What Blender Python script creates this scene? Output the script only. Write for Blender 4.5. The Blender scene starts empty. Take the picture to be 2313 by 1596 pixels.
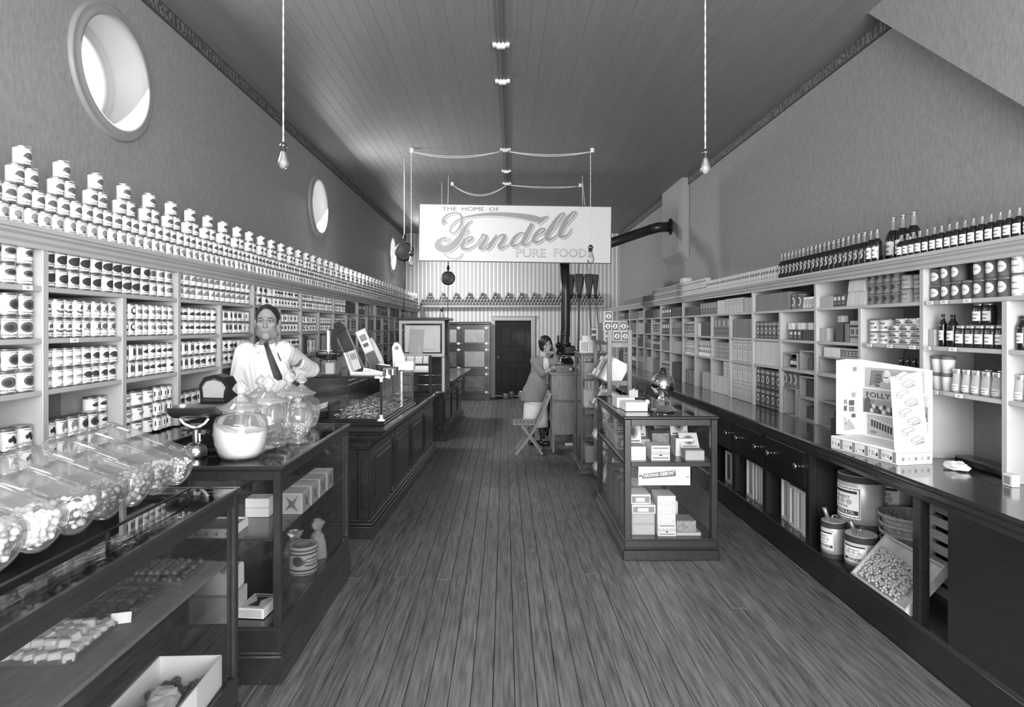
import bpy, math, random
import numpy as np
from mathutils import Matrix, Vector
random.seed(7)
sc = bpy.context.scene
COL = sc.collection
# ---------------------------------------------------------------- camera
F_PX, W_PX, H_PX = 1420.0, 2313.0, 1596.0
CAM_H = 1.75
cam = bpy.data.cameras.new('camera'); cam_o = bpy.data.objects.new('camera', cam); COL.objects.link(cam_o)
cam.sensor_width = 36.0; cam.lens = 36.0*F_PX/W_PX
cam.shift_x = (W_PX/2-1140.0)/W_PX
cam.shift_y = -(H_PX/2-738.0)/W_PX
cam_o.location = (0, 0, CAM_H); cam_o.rotation_euler = (math.pi/2, 0, 0)
cam.clip_start = 0.05; cam.clip_end = 80
sc.camera = cam_o
# ---------------------------------------------------------------- sky and daylight
world = bpy.data.worlds.new('sky'); sc.world = world; world.use_nodes = True
world.node_tree.nodes['Background'].inputs[0].default_value = (.9, .9, .9, 1)
world.node_tree.nodes['Background'].inputs[1].default_value = 1.6
def daylight(name, x, y, z, w, h, energy, rx=90):
    l = bpy.data.lights.new(name, 'AREA'); l.shape = 'RECTANGLE'; l.size = w; l.size_y = h; l.energy = energy
    o = bpy.data.objects.new(name, l); COL.objects.link(o); o.location = (x, y, z); o.rotation_euler = (math.radians(rx), 0, 0)
    return o
# the shop front behind the camera: two display windows, a glazed door and the transom lights
daylight('shop_window_daylight', -1.42, -1.72, 1.75, 1.75, 2.3, 34)
daylight('shop_window_daylight', 1.60, -1.72, 1.75, 1.9, 2.3, 215)
daylight('door_daylight', 0.10, -1.72, 1.65, 0.85, 2.0, 45)
daylight('transom_daylight', 0.20, -1.72, 3.45, 4.6, 0.7, 95)
for wy, we in ((3.95, 15), (8.29, 48), (13.70, 95)):      # daylight through the three round windows of the left wall
    l = bpy.data.lights.new('round_window_daylight', 'AREA'); l.shape = 'DISK'; l.size = .6; l.energy = we
    o = bpy.data.objects.new('round_window_daylight', l); COL.objects.link(o); o.location = (-2.452, wy, 3.34); o.rotation_euler = (0, math.radians(-62), 0)
vs = sc.view_settings
vs.view_transform = 'Standard'; vs.look = 'None'; vs.gamma = 1.0; vs.use_curve_mapping = False
vs.exposure = 0.75
# ================================================================ helpers
PI = math.pi
ORD = ['nearest', 'second', 'third', 'fourth', 'fifth', 'sixth', 'seventh', 'eighth', 'ninth', 'tenth', 'eleventh', 'twelfth', 'thirteenth']
LEV = ['top', 'second', 'third', 'bottom']
def lin(g): return g/12.92 if g <= .04045 else ((g+.055)/1.055)**2.4
_M = {}
def mat(name, g, rough=.55, metal=0.0, spec=.5, noise=0.0, nscale=18.0, stretch=(1,1,1), bump=0.0, coat=0.0, rnd=0.0, emit=0.0, world=True):
    """grey procedural material; noise varies the colour, rnd varies it per object"""
    if name in _M: return _M[name]
    m = bpy.data.materials.new(name); m.use_nodes = True; _M[name] = m
    nt = m.node_tree; bs = nt.nodes['Principled BSDF']; L = nt.links
    v = lin(g); bs.inputs['Base Color'].default_value = (v, v, v, 1)
    bs.inputs['Roughness'].default_value = rough; bs.inputs['Metallic'].default_value = metal
    bs.inputs['Specular IOR Level'].default_value = spec
    if coat: bs.inputs['Coat Weight'].default_value = coat; bs.inputs['Coat Roughness'].default_value = .08
    if emit:
        bs.inputs['Emission Color'].default_value = (1,1,1,1); bs.inputs['Emission Strength'].default_value = emit
    if noise or bump:
        if world:
            tc = nt.nodes.new('ShaderNodeNewGeometry'); src = tc.outputs['Position']
        else:
            tc = nt.nodes.new('ShaderNodeTexCoord'); src = tc.outputs['Object']
        mp = nt.nodes.new('ShaderNodeMapping'); mp.inputs['Scale'].default_value = stretch
        L.new(src, mp.inputs['Vector'])
        if rnd:
            oi0 = nt.nodes.new('ShaderNodeObjectInfo'); mu0 = nt.nodes.new('ShaderNodeMath'); mu0.operation = 'MULTIPLY'; mu0.inputs[1].default_value = 37.0
            L.new(oi0.outputs['Random'], mu0.inputs[0]); L.new(mu0.outputs[0], mp.inputs['Location'])
        nz = nt.nodes.new('ShaderNodeTexNoise'); nz.inputs['Scale'].default_value = nscale; nz.inputs['Detail'].default_value = 5
        L.new(mp.outputs[0], nz.inputs['Vector'])
        mr = nt.nodes.new('ShaderNodeMapRange'); mr.inputs['From Min'].default_value = .3; mr.inputs['From Max'].default_value = .7
        mr.inputs['To Min'].default_value = v*(1-noise); mr.inputs['To Max'].default_value = v*(1+noise)
        L.new(nz.outputs['Fac'], mr.inputs['Value'])
        out = mr.outputs[0]
        if rnd:
            oi = nt.nodes.new('ShaderNodeObjectInfo'); r2 = nt.nodes.new('ShaderNodeMapRange')
            r2.inputs['To Min'].default_value = 1-rnd; r2.inputs['To Max'].default_value = 1+rnd
            L.new(oi.outputs['Random'], r2.inputs['Value'])
            mu = nt.nodes.new('ShaderNodeMath'); mu.operation = 'MULTIPLY'
            L.new(out, mu.inputs[0]); L.new(r2.outputs[0], mu.inputs[1]); out = mu.outputs[0]
        if noise: L.new(out, bs.inputs['Base Color'])
        if bump:
            bp = nt.nodes.new('ShaderNodeBump'); bp.inputs['Strength'].default_value = bump; bp.inputs['Distance'].default_value = .01
            L.new(nz.outputs['Fac'], bp.inputs['Height']); L.new(bp.outputs[0], bs.inputs['Normal'])
    return m
def glass(name, tint=.95, refl=1.0, edge=.25, frost=0.0):
    """thin clear glass: straight-through light plus fresnel reflection"""
    if name in _M: return _M[name]
    m = bpy.data.materials.new(name); m.use_nodes = True; _M[name] = m
    nt = m.node_tree; nt.nodes.clear(); L = nt.links
    o = nt.nodes.new('ShaderNodeOutputMaterial'); tr = nt.nodes.new('ShaderNodeBsdfTransparent'); gl = nt.nodes.new('ShaderNodeBsdfGlossy')
    mx = nt.nodes.new('ShaderNodeMixShader'); lw = nt.nodes.new('ShaderNodeLayerWeight'); mr = nt.nodes.new('ShaderNodeMapRange')
    tr.inputs[0].default_value = (tint, tint, tint, 1); gl.inputs['Roughness'].default_value = .03
    gl.inputs[0].default_value = (.95,.95,.95,1)
    lw.inputs['Blend'].default_value = edge
    mr.inputs['To Min'].default_value = .03*refl; mr.inputs['To Max'].default_value = min(1, .9*refl)
    L.new(lw.outputs['Fresnel'], mr.inputs['Value']); L.new(mr.outputs[0], mx.inputs[0])
    src = tr.outputs[0]
    if frost:
        df = nt.nodes.new('ShaderNodeBsdfDiffuse'); df.inputs[0].default_value = (.8,.8,.8,1); mf = nt.nodes.new('ShaderNodeMixShader'); mf.inputs[0].default_value = frost
        L.new(tr.outputs[0], mf.inputs[1]); L.new(df.outputs[0], mf.inputs[2]); src = mf.outputs[0]
    L.new(src, mx.inputs[1]); L.new(gl.outputs[0], mx.inputs[2]); L.new(mx.outputs[0], o.inputs[0])
    return m
_cs = {}
def circ(n):
    if n not in _cs: _cs[n] = [(math.cos(2*PI*i/n), math.sin(2*PI*i/n)) for i in range(n)]
    return _cs[n]
def T(x=0, y=0, z=0): return Matrix.Translation((x, y, z))
def R(deg, ax='Z'): return Matrix.Rotation(math.radians(deg), 4, ax)
def S(x, y, z): return Matrix.Diagonal((x, y, z, 1))
_tx = {}
def textgeo(s, bold=0.0):
    """flat letters of a string, unit size, centred: (verts, faces)"""
    k = (s, bold)
    if k in _tx: return _tx[k]
    c = bpy.data.curves.new('t', 'FONT'); c.body = s; c.size = 1; c.align_x = 'CENTER'; c.align_y = 'CENTER'; c.resolution_u = 2; c.offset = bold
    o = bpy.data.objects.new('t', c); me = o.to_mesh()
    r = ([tuple(v.co) for v in me.vertices], [tuple(p.vertices) for p in me.polygons])
    o.to_mesh_clear(); bpy.data.objects.remove(o); bpy.data.curves.remove(c)
    _tx[k] = r
    return r
class B:
    """collects shapes into one mesh"""
    def __init__(s): s.v = []; s.f = []; s.mi = []; s.sm = []; s.mats = []
    def m(s, m):
        if m not in s.mats: s.mats.append(m)
        return s.mats.index(m)
    def add(s, vs, fs, m, smooth=False, M=None):
        o = len(s.v); k = s.m(m)
        if M is not None: vs = [tuple(M @ Vector(v)) for v in vs]
        s.v += vs; s.f += [tuple(i+o for i in f) for f in fs]; s.mi += [k]*len(fs); s.sm += [smooth]*len(fs)
        return s
    def box(s, x0, x1, y0, y1, z0, z1, m, M=None, bev=0.0):
        if bev:
            b = min(bev, abs(x1-x0)*.45, abs(y1-y0)*.45, abs(z1-z0)*.45)
            vs = []; idx = {}
            for i, x in enumerate((x0, x1)):
                for j, y in enumerate((y0, y1)):
                    for k, z in enumerate((z0, z1)):
                        dx, dy, dz = (b if i == 0 else -b), (b if j == 0 else -b), (b if k == 0 else -b)
                        for a, p in enumerate(((x, y+dy, z+dz), (x+dx, y, z+dz), (x+dx, y+dy, z))):
                            idx[i, j, k, a] = len(vs); vs.append(p)
            g = lambda i, j, k, a: idx[i, j, k, a]
            fs = [(g(0,0,0,0), g(0,0,1,0), g(0,1,1,0), g(0,1,0,0)), (g(1,0,0,0), g(1,1,0,0), g(1,1,1,0), g(1,0,1,0)),
                  (g(0,0,0,1), g(1,0,0,1), g(1,0,1,1), g(0,0,1,1)), (g(0,1,0,1), g(0,1,1,1), g(1,1,1,1), g(1,1,0,1)),
                  (g(0,0,0,2), g(0,1,0,2), g(1,1,0,2), g(1,0,0,2)), (g(0,0,1,2), g(1,0,1,2), g(1,1,1,2), g(0,1,1,2))]
            for i in (0,1):
                for j in (0,1): fs.append((g(i,j,0,0), g(i,j,1,0), g(i,j,1,1), g(i,j,0,1)))
                for k in (0,1): fs.append((g(i,0,k,0), g(i,1,k,0), g(i,1,k,2), g(i,0,k,2)))
            for j in (0,1):
                for k in (0,1): fs.append((g(0,j,k,1), g(1,j,k,1), g(1,j,k,2), g(0,j,k,2)))
            for i in (0,1):
                for j in (0,1):
                    for k in (0,1): fs.append((g(i,j,k,0), g(i,j,k,1), g(i,j,k,2)))
            return s.add(vs, fs, m, False, M)
        vs = [(x0,y0,z0),(x1,y0,z0),(x1,y1,z0),(x0,y1,z0),(x0,y0,z1),(x1,y0,z1),(x1,y1,z1),(x0,y1,z1)]
        return s.add(vs, [(0,3,2,1),(4,5,6,7),(0,1,5,4),(1,2,6,5),(2,3,7,6),(3,0,4,7)], m, False, M)
    def lathe(s, prof, m, n=20, M=None, smooth=True):
        vs = []; rings = []
        for r, z in prof:
            if r < 1e-6: rings.append([len(vs)]); vs.append((0,0,z))
            else:
                rings.append(list(range(len(vs), len(vs)+n))); vs += [(r*c, r*q, z) for c, q in circ(n)]
        fs = []
        for a, b in zip(rings, rings[1:]):
            for i in range(n):
                j = (i+1) % n
                if len(a) == 1 and len(b) == 1: continue
                if len(a) == 1: fs.append((a[0], b[j], b[i]))
                elif len(b) == 1: fs.append((a[i], a[j], b[0]))
                else: fs.append((a[i], a[j], b[j], b[i]))
        return s.add(vs, fs, m, smooth, M)
    def cyl(s, r, z0, z1, m, n=16, M=None, r1=None, smooth=True):
        r1 = r if r1 is None else r1
        s.lathe([(r, z0), (r1, z1)], m, n, M, smooth)
        a = [(r*c, r*q, z0) for c, q in circ(n)]; b = [(r1*c, r1*q, z1) for c, q in circ(n)]
        s.add(a, [tuple(range(n-1, -1, -1))], m, False, M); s.add(b, [tuple(range(n))], m, False, M)
        return s
    def tube(s, pts, r, m, n=8, cap=True, M=None, closed=False):
        pts = [Vector(p) for p in pts]; k = len(pts); rr = r if isinstance(r, (list, tuple)) else [r]*k
        up = None; vs = []
        for i, p in enumerate(pts):
            if closed: d = pts[(i+1) % k]-pts[i-1]
            else: d = (pts[min(i+1, k-1)]-pts[max(i-1, 0)])
            d.normalize()
            if up is None:
                up = Vector((0,0,1)) if abs(d.z) < .9 else Vector((1,0,0))
            a = d.cross(up)
            if a.length < 1e-5: a = d.cross(Vector((0.3,1,.2)))
            a.normalize(); b = a.cross(d); up = b
            for c, q in circ(n): vs.append(tuple(p+a*(rr[i]*c)+b*(rr[i]*q)))
        fs = []
        for i in range(k if closed else k-1):
            i2 = (i+1) % k
            for j in range(n):
                j2 = (j+1) % n; fs.append((i*n+j, i2*n+j, i2*n+j2, i*n+j2))
        if cap and not closed: fs += [tuple(range(n)), tuple((k-1)*n+j for j in range(n-1, -1, -1))]
        return s.add(vs, fs, m, True, M)
    def prism(s, poly, z0, z1, m, M=None, smooth=False):
        n = len(poly); vs = [(x, y, z0) for x, y in poly]+[(x, y, z1) for x, y in poly]
        fs = [tuple(range(n-1, -1, -1)), tuple(range(n, 2*n))]
        s.add(vs, fs, m, False, M)
        s.add(vs, [(i, (i+1) % n, n+(i+1) % n, n+i) for i in range(n)], m, smooth, M)
        return s
    def profile(s, prof, y0, y1, m, M=None):
        """a moulding: closed (x,z) section run along y"""
        n = len(prof); vs = [(x, y0, z) for x, z in prof]+[(x, y1, z) for x, z in prof]
        return s.add(vs, [tuple(range(n)), tuple(range(2*n-1, n-1, -1))]+[(i, n+i, n+(i+1) % n, (i+1) % n) for i in range(n)], m, False, M)
    def sphere(s, r, m, n=16, k=8, M=None, sq=(1,1,1)):
        s.lathe([(0 if i in (0, k) else r*math.sin(PI*i/k), -r*math.cos(PI*i/k)) for i in range(k+1)], m, n, (M or Matrix()) @ S(*sq))
        return s
    def quad(s, a, b, c, d, m): return s.add([a, b, c, d], [(0,1,2,3)], m)
    def text(s, t, h, m, M, w=None, bold=0.0):
        """letters of cap height h (or squeezed to total width w) in the XY plane of M"""
        vs, fs = textgeo(t, bold)
        if not vs: return s
        kx = ky = h/.70
        if w:
            xs = [v[0] for v in vs]; kx = w/(max(xs)-min(xs))
        return s.add(vs, fs, m, False, M @ S(kx, ky, 1))
    def mesh(s, name):
        me = bpy.data.meshes.new(name); me.from_pydata(s.v, [], s.f)
        for m in s.mats: me.materials.append(m)
        me.polygons.foreach_set('material_index', s.mi); me.polygons.foreach_set('use_smooth', s.sm); me.update()
        return me
    def build(s, name, parent=None, loc=None, rz=0):
        o = bpy.data.objects.new(name, s.mesh(name)); COL.objects.link(o)
        if parent is not None: o.parent = parent
        if loc is not None: o.location = loc
        if rz: o.rotation_euler = (0, 0, rz)
        return o
def tag(o, label, cat, group=None, kind=None):
    o['label'] = label; o['category'] = cat
    if group: o['group'] = group
    if kind: o['kind'] = kind
    return o
def struct(o): o['kind'] = 'structure'; return o
def thing(name, label, cat, loc=(0,0,0), rz=0, group=None):
    o = bpy.data.objects.new(name, None); COL.objects.link(o); o.empty_display_size = .05
    o.location = loc; o.rotation_euler = (0, 0, rz)
    return tag(o, label, cat, group)
def link(name, me, loc=(0,0,0), rz=0, parent=None):
    o = bpy.data.objects.new(name, me); COL.objects.link(o)
    o.location = loc; o.rotation_euler = (0, 0, rz)
    if parent is not None: o.parent = parent
    return o
def dup(o, loc, rz=None, label=None, group=None):
    c = o.copy(); COL.objects.link(c); c.location = loc
    if rz is not None: c.rotation_euler = (0, 0, rz)
    if label: c['label'] = label
    if group: c['group'] = group
    for ch in o.children:
        d = ch.copy(); COL.objects.link(d); d.parent = c
        for g in ch.children:
            e = g.copy(); COL.objects.link(e); e.parent = d
    return c
def px(u, v, Y): return Vector(((u-1140.0)*Y/F_PX, Y, CAM_H-(v-738.0)*Y/F_PX))
# ---------------------------------------------------------------- materials
WHITE = mat('paper_white', .93, .7); PAPER = mat('paper_offwhite', .84, .7); CREAM = mat('paper_grey', .70, .7)
INK = mat('ink_dark', .20, .7); INKG = mat('ink_grey', .52, .7); INKM = mat('ink_mid', .36, .7)
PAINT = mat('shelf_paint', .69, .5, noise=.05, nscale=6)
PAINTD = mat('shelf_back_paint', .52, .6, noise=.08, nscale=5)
TIN = mat('tinplate', .72, .32, .85); TIND = mat('tinplate_dull', .5, .45, .8)
DARKW = mat('dark_varnished_wood', .16, .24, 0, .6, noise=.14, nscale=4, stretch=(4,.8,2.5), coat=.3)
DARKW2 = mat('dark_counter_wood', .16, .16, 0, .7, noise=.2, nscale=5, stretch=(7,.8,4), coat=.5)
BLACKW = mat('ebonised_wood', .10, .3, 0, .6, noise=.3, nscale=9, stretch=(6,1,6), coat=.2)
OAK = mat('oak_wood', .50, .45, 0, .5, noise=.22, nscale=9, stretch=(5,5,.7))
OAKD = mat('aged_oak_wood', .36, .4, 0, .5, noise=.25, nscale=9, stretch=(5,5,.7))
PINE = mat('pine_crate_wood', .60, .6, 0, .4, noise=.09, nscale=10, stretch=(5,.7,5))
IRON = mat('black_iron', .13, .42, .3); IRONP = mat('stovepipe_iron', .24, .35, .6, noise=.2, nscale=6)
CHROME = mat('polished_nickel', .86, .07, 1.0); NICKEL = mat('nickel_trim', .75, .22, 1.0); BRASS = mat('dull_brass', .5, .3, .9)
GLASS = glass('case_glass', .975, .42, .2); TOPG = glass('case_top_glass', .95, 1.0, .33); JARG = glass('jar_glass', .96, .5, .3, .07); LIDG = glass('pressed_glass', .93, .6, .3, .2)
CORD = mat('woven_cord', .82, .8); CERAM = mat('white_porcelain', .92, .25)
# ================================================================ the room
XL, XR, YB, YF, ZC = -2.46, 2.86, 15.63, -1.75, 4.07
WALLP = mat('wallpaper_oatmeal', .55, .75, noise=.13, nscale=55, stretch=(1,1,.35), bump=.05)
FLOORM = mat('floor_board_fir', .39, .42, 0, .5, noise=.48, nscale=7, stretch=(9,.55,1), bump=.12, rnd=.10)
CEILM = mat('ceiling_board_paint', .50, .55, 0, .3, noise=.07, nscale=9, stretch=(9,.4,1), rnd=.035)
GAPM = mat('board_gap', .10, .9)
# floor: a dark bed with separate fir boards
fl = struct(B().box(XL, XR, YF, YB+.5, -.06, -.014, GAPM).build('floor'))
x = XL; bw = .1045
while x < XR-.01:
    y = YF
    L_ = random.uniform(1.5, 4.5)
    while y < YB:
        y1 = min(y+L_, YB)
        if YB-y1 < .8: y1 = YB
        dz = random.uniform(-.0012, .0012)
        B().box(x+.0014, min(x+bw, XR)-.0014, y+.0012, y1-.0012, -.014, dz, FLOORM, bev=.0022).build('plank', fl)
        y = y1; L_ = random.uniform(3.6, 5.2)
    x += bw
# ceiling: narrow boards
ce = struct(B().box(XL, XR, YF, YB, ZC+.012, ZC+.06, GAPM).build('ceiling'))
x = XL; cw = .1065
while x < XR-.01:
    j = random.uniform(4, 12)
    for y0, y1 in ((YF, j), (j, YB)):
        B().box(x+.0004, min(x+cw, XR)-.0004, y0, y1-.0005, ZC+random.uniform(-.0004, .0004), ZC+.012, CEILM, bev=.0012).build('ceiling_board', ce)
    x += cw
# left wall with three round openings
WIN = [(3.95, 3.34, .335), (8.29, 3.34, .335), (13.70, 3.34, .335)]
b = B(); ys = [YF]; q = .55
for wy, wz, r in WIN:
    b.add([(XL, ys[-1], 0), (XL, wy-q, 0), (XL, wy-q, ZC), (XL, ys[-1], ZC)], [(0,1,2,3)], WALLP)
    b.add([(XL, wy-q, 0), (XL, wy+q, 0), (XL, wy+q, wz-q), (XL, wy-q, wz-q)], [(0,1,2,3)], WALLP)
    b.add([(XL, wy-q, wz+q), (XL, wy+q, wz+q), (XL, wy+q, ZC), (XL, wy-q, ZC)], [(0,1,2,3)], WALLP)
    n = 48; vs = []
    for i in range(n):
        a = 2*PI*i/n+PI/4; c, s_ = math.cos(a), math.sin(a); k = q/max(abs(c), abs(s_))
        vs += [(XL, wy+r*c, wz+r*s_), (XL, wy+k*c, wz+k*s_)]
    b.add(vs, [(2*i, 2*i+1, (2*i+3) % (2*n), (2*i+2) % (2*n)) for i in range(n)], WALLP)
    ys.append(wy+q)
b.add([(XL, ys[-1], 0), (XL, YB, 0), (XL, YB, ZC), (XL, ys[-1], ZC)], [(0,1,2,3)], WALLP)
struct(b.build('wall_left'))
RINGM = mat('window_trim_paint', .55, .5, noise=.06, nscale=6); REVM = mat('window_reveal_plaster', .56, .6)
SKYP = mat('bright_window_pane', .9, .4, emit=2.6)
for i, (wy, wz, r) in enumerate(WIN):
    w = bpy.data.objects.new('window_%d' % (i+1), None); COL.objects.link(w); w.location = (XL, wy, wz); struct(w)
    Mx = R(90, 'Y')          # lathe axis along +x
    B().lathe([(r, -.01), (r, .03), (r+.012, .036), (r+.03, .034), (r+.055, .022), (r+.062, .026), (r+.075, .02), (r+.078, 0)], RINGM, 56, Mx).build('trim_ring', w)
    B().lathe([(r, .0), (r-.004, -.02), (r-.012, -.19), (r-.03, -.195), (r-.034, -.21), (r-.055, -.215), (r-.06, -.235)], REVM, 56, Mx).build('reveal', w)
    B().lathe([(0, -.232), (r-.058, -.232)], SKYP, 48, Mx).build('pane', w)
# right wall, back wall with doorway, front wall with shop windows
struct(B().box(XR, XR+.12, YF, YB, 0, ZC, WALLP).build('wall_right'))
m = bpy.data.materials.new('striped_wallpaper'); m.use_nodes = True; nt = m.node_tree; bs = nt.nodes['Principled BSDF']
ge = nt.nodes.new('ShaderNodeNewGeometry'); sx = nt.nodes.new('ShaderNodeSeparateXYZ'); mu = nt.nodes.new('ShaderNodeMath'); mu.operation = 'MULTIPLY'; mu.inputs[1].default_value = 1/.0985
fr = nt.nodes.new('ShaderNodeMath'); fr.operation = 'FRACT'; rp = nt.nodes.new('ShaderNodeValToRGB'); rp.color_ramp.interpolation = 'CONSTANT'
el = rp.color_ramp.elements
for p_, g_ in ((0.0, .92), (.42, .58), (.47, .74), (.90, .56)):
    e = el[0] if p_ == 0 else el.new(p_)
    v = lin(g_); e.position = p_; e.color = (v, v, v, 1)
el.remove(el[-1]) if el[-1].position == 1.0 else None
nt.links.new(ge.outputs['Position'], sx.inputs[0]); nt.links.new(sx.outputs[0], mu.inputs[0]); nt.links.new(mu.outputs[0], fr.inputs[0])
nt.links.new(fr.outputs[0], rp.inputs[0]); nt.links.new(rp.outputs[0], bs.inputs['Base Color']); bs.inputs['Roughness'].default_value = .7
STRIPE = m
DX0, DX1, DZ = -.235, .655, 1.905
b = B()
for x0, x1, z0, z1 in ((XL, DX0, 0, ZC), (DX1, XR, 0, ZC), (DX0, DX1, DZ, ZC)): b.box(x0, x1, YB, YB+.12, z0, z1, STRIPE)
struct(b.build('wall_back'))
DFM = mat('door_frame_paint', .72, .5, noise=.06, nscale=5)
b = B()
b.box(DX0-.10, DX0, YB-.03, YB+.12, 0, DZ+.10, DFM, bev=.006); b.box(DX1, DX1+.10, YB-.03, YB+.12, 0, DZ+.10, DFM, bev=.006)
b.box(DX0-.10, DX1+.10, YB-.035, YB+.12, DZ, DZ+.10, DFM, bev=.006); b.box(DX0-.12, DX1+.12, YB-.05, YB, DZ+.10, DZ+.125, DFM, bev=.005)
struct(b.build('trim_1'))
DOORM = mat('door_stained_wood', .22, .5, 0, .4, noise=.2, nscale=8, stretch=(6,6,.8))
d = bpy.data.objects.new('door_1', None); COL.objects.link(d); d.location = (DX0, YB+.38, 0); struct(d)
W_ = DX1-DX0
B().box(0, W_, 0, .03, 0, DZ+.05, DOORM).build('door_leaf', d)
for (a0, a1, z0, z1) in ((.12, .41, .15, .72), (.49, .78, .15, .72), (.12, .78, .82, 1.12), (.12, .41, 1.22, 1.80), (.49, .78, 1.22, 1.80)):
    b = B(); b.box(a0, a1, -.012, 0, z0, z1, DOORM, bev=.008); b.box(a0+.04, a1-.04, -.022, -.01, z0+.04, z1-.04, DOORM, bev=.008); b.build('panel', d)
B().sphere(.028, CERAM, 12, 8, T(.07, -.035, .98)).build('knob', d)
b = B(); b.box(DX0-.02, DX0, YB+.12, YB+.38, 0, ZC-1.9, DOORM); b.box(DX1, DX1+.02, YB+.12, YB+.38, 0, ZC-1.9, DOORM); b.box(DX0, DX1, YB+.12, YB+.4, DZ, DZ+.1, DOORM)
struct(b.build('wall_passage'))
b = B()
for x0, x1, z0, z1 in ((XL, -2.32, 0, ZC), (-.52, -.34, 0, 3.05), (.54, .62, 0, 3.05), (2.6, XR, 0, ZC), (-2.32, -.52, 0, .58), (.62, 2.6, 0, .58), (-2.32, 2.6, 2.92, 3.08), (-2.32, 2.6, 3.82, ZC), (-.34, .54, 2.68, 2.92)):
    b.box(x0, x1, YF-.1, YF, z0, z1, WALLP)
struct(b.build('wall_front'))
# wallpaper border under the ceiling on both side walls
m = bpy.data.materials.new('scroll_border_paper'); m.use_nodes = True; nt = m.node_tree; bs = nt.nodes['Principled BSDF']
ge = nt.nodes.new('ShaderNodeNewGeometry'); wv = nt.nodes.new('ShaderNodeTexWave'); wv.inputs['Scale'].default_value = 5.5; wv.inputs['Distortion'].default_value = 7; wv.inputs['Detail'].default_value = 1.5; wv.inputs['Detail Scale'].default_value = 4; wv.bands_direction = 'Y'
rp = nt.nodes.new('ShaderNodeValToRGB')
for e, (p_, g_) in zip(rp.color_ramp.elements, ((.35, .27), (.75, .44))):
    e.position = p_; v = lin(g_); e.color = (v, v, v, 1)
nt.links.new(ge.outputs['Position'], wv.inputs['Vector']); nt.links.new(wv.outputs['Fac'], rp.inputs[0]); nt.links.new(rp.outputs[0], bs.inputs['Base Color']); bs.inputs['Roughness'].default_value = .8
BORDER = m; BEDGE = mat('border_edge', .28, .8)
for n_, x0, x1 in ((2, XL, XL+.012), (3, XR-.012, XR)):
    b = B(); b.box(x0, x1, YF, YB, ZC-.10, ZC-.004, BORDER); b.box(x0-.002, x1+.002, YF, YB, ZC-.112, ZC-.098, BEDGE); b.box(x0-.002, x1+.002, YF, YB, ZC-.012, ZC, BEDGE)
    struct(b.build('trim_%d' % n_))
# boxed-in stair rising along the right wall near the front, and the chimney breast
b = B(); q_ = [(4.65, ZC), (YF, ZC), (YF, 2.635), (2.95, 2.635)]
b.add([(2.685, y, z) for y, z in q_]+[(XR, y, z) for y, z in q_], [(0,3,2,1), (0,4,7,3), (3,7,6,2)], WALLP)
o = struct(b.build('wall_stair'))
b = B(); x0 = 2.755
b.add([(x0, 9.76, ZC), (XR, 9.76, ZC), (XR, 9.76, 2.78), (x0, 9.76, 2.93), (x0, 11.0, ZC), (XR, 11.0, ZC), (XR, 11.0, 2.78), (x0, 11.0, 2.93)],
      [(0,3,2,1), (0,4,7,3), (3,7,6,2), (4,5,6,7)], mat('chimney_wallpaper', .60, .75, noise=.1, nscale=30))
struct(b.build('wall_chimney'))
# ================================================================ wall shelving
def shelving(name, label, side, face, back, top_posts, half_posts, ybeg, yend, levels, zbase, skip=()):
    """side -1 left, +1 right; levels = shelf heights; posts (full height) and half posts (below the first shelf)"""
    t = thing(name, label, 'shelving', (face, ybeg, 0))
    f = lambda x: x-face
    s = side
    def bx(b, xa, xb, y0, y1, z0, z1, m=PAINT, bev=.003):
        x0, x1 = sorted((f(xa), f(xb))); b.box(x0, x1, y0-ybeg, y1-ybeg, z0, z1, m, bev=bev); return b
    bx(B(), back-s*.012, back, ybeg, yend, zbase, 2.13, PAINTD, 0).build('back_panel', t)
    for y in top_posts: bx(B(), face, back-s*.012, y-.019, y+.019, zbase, 2.13).build('post', t)
    for y in half_posts: bx(B(), face, back-s*.012, y-.019, y+.019, zbase, levels[0]-.024).build('half_post', t)
    ps = sorted(top_posts); edges = [ybeg]+ps+[yend]
    for z in levels:
        for a, c in zip(edges, edges[1:]):
            bx(B(), face+s*.004, back-s*.012, a+.019 if a in ps else a, c-.019 if c in ps else c, z-.024, z).build('shelf_board', t)
    bx(B(), face+s*.0, back, ybeg, yend, 2.135, 2.19-.012).build('top_board', t)
    prof = [(0, 2.06), (-s*.012, 2.06), (-s*.014, 2.085), (-s*.03, 2.105), (-s*.034, 2.125), (-s*.05, 2.145), (-s*.052, 2.158), (-s*.066, 2.166), (-s*.066, 2.19), (0, 2.19)]
    prof = [(0, 2.10), (-s*.010, 2.10), (-s*.012, 2.118), (-s*.026, 2.130), (-s*.030, 2.146), (-s*.046, 2.156), (-s*.048, 2.166), (-s*.060, 2.170), (-s*.060, 2.19), (0, 2.19)]
    B().profile(prof, 0, yend-ybeg, PAINT).build('cornice', t)
    bx(B(), face, back, ybeg, yend, 2.176, 2.19, PAINT, 0).build('top_ledge', t)
    bx(B(), face, face+s*.02, ybeg, yend, 2.10, 2.14, PAINT, 0).build('frieze', t)
    return t
LFX, LBX = -2.10, -2.455
LPOST = [1.66, 2.878, 4.06, 5.28, 6.51, 7.76, 9.02, 10.26, 11.5, 12.74, 13.98, 15.2]
LHALF = [2.27, 3.475, 4.66, 5.89, 7.13, 8.39, 9.64, 10.88, 12.1, 13.36]
LZ = [1.934, 1.697, 1.460]; LZB = 1.115
lsh = shelving('wall_shelving', 'long cream painted shelving filled with cans along wall with round windows', -1, LFX, LBX, LPOST, LHALF, 1.0, YB-.32, LZ, LZB)
RFX, RBX = 2.535, 2.855
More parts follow.
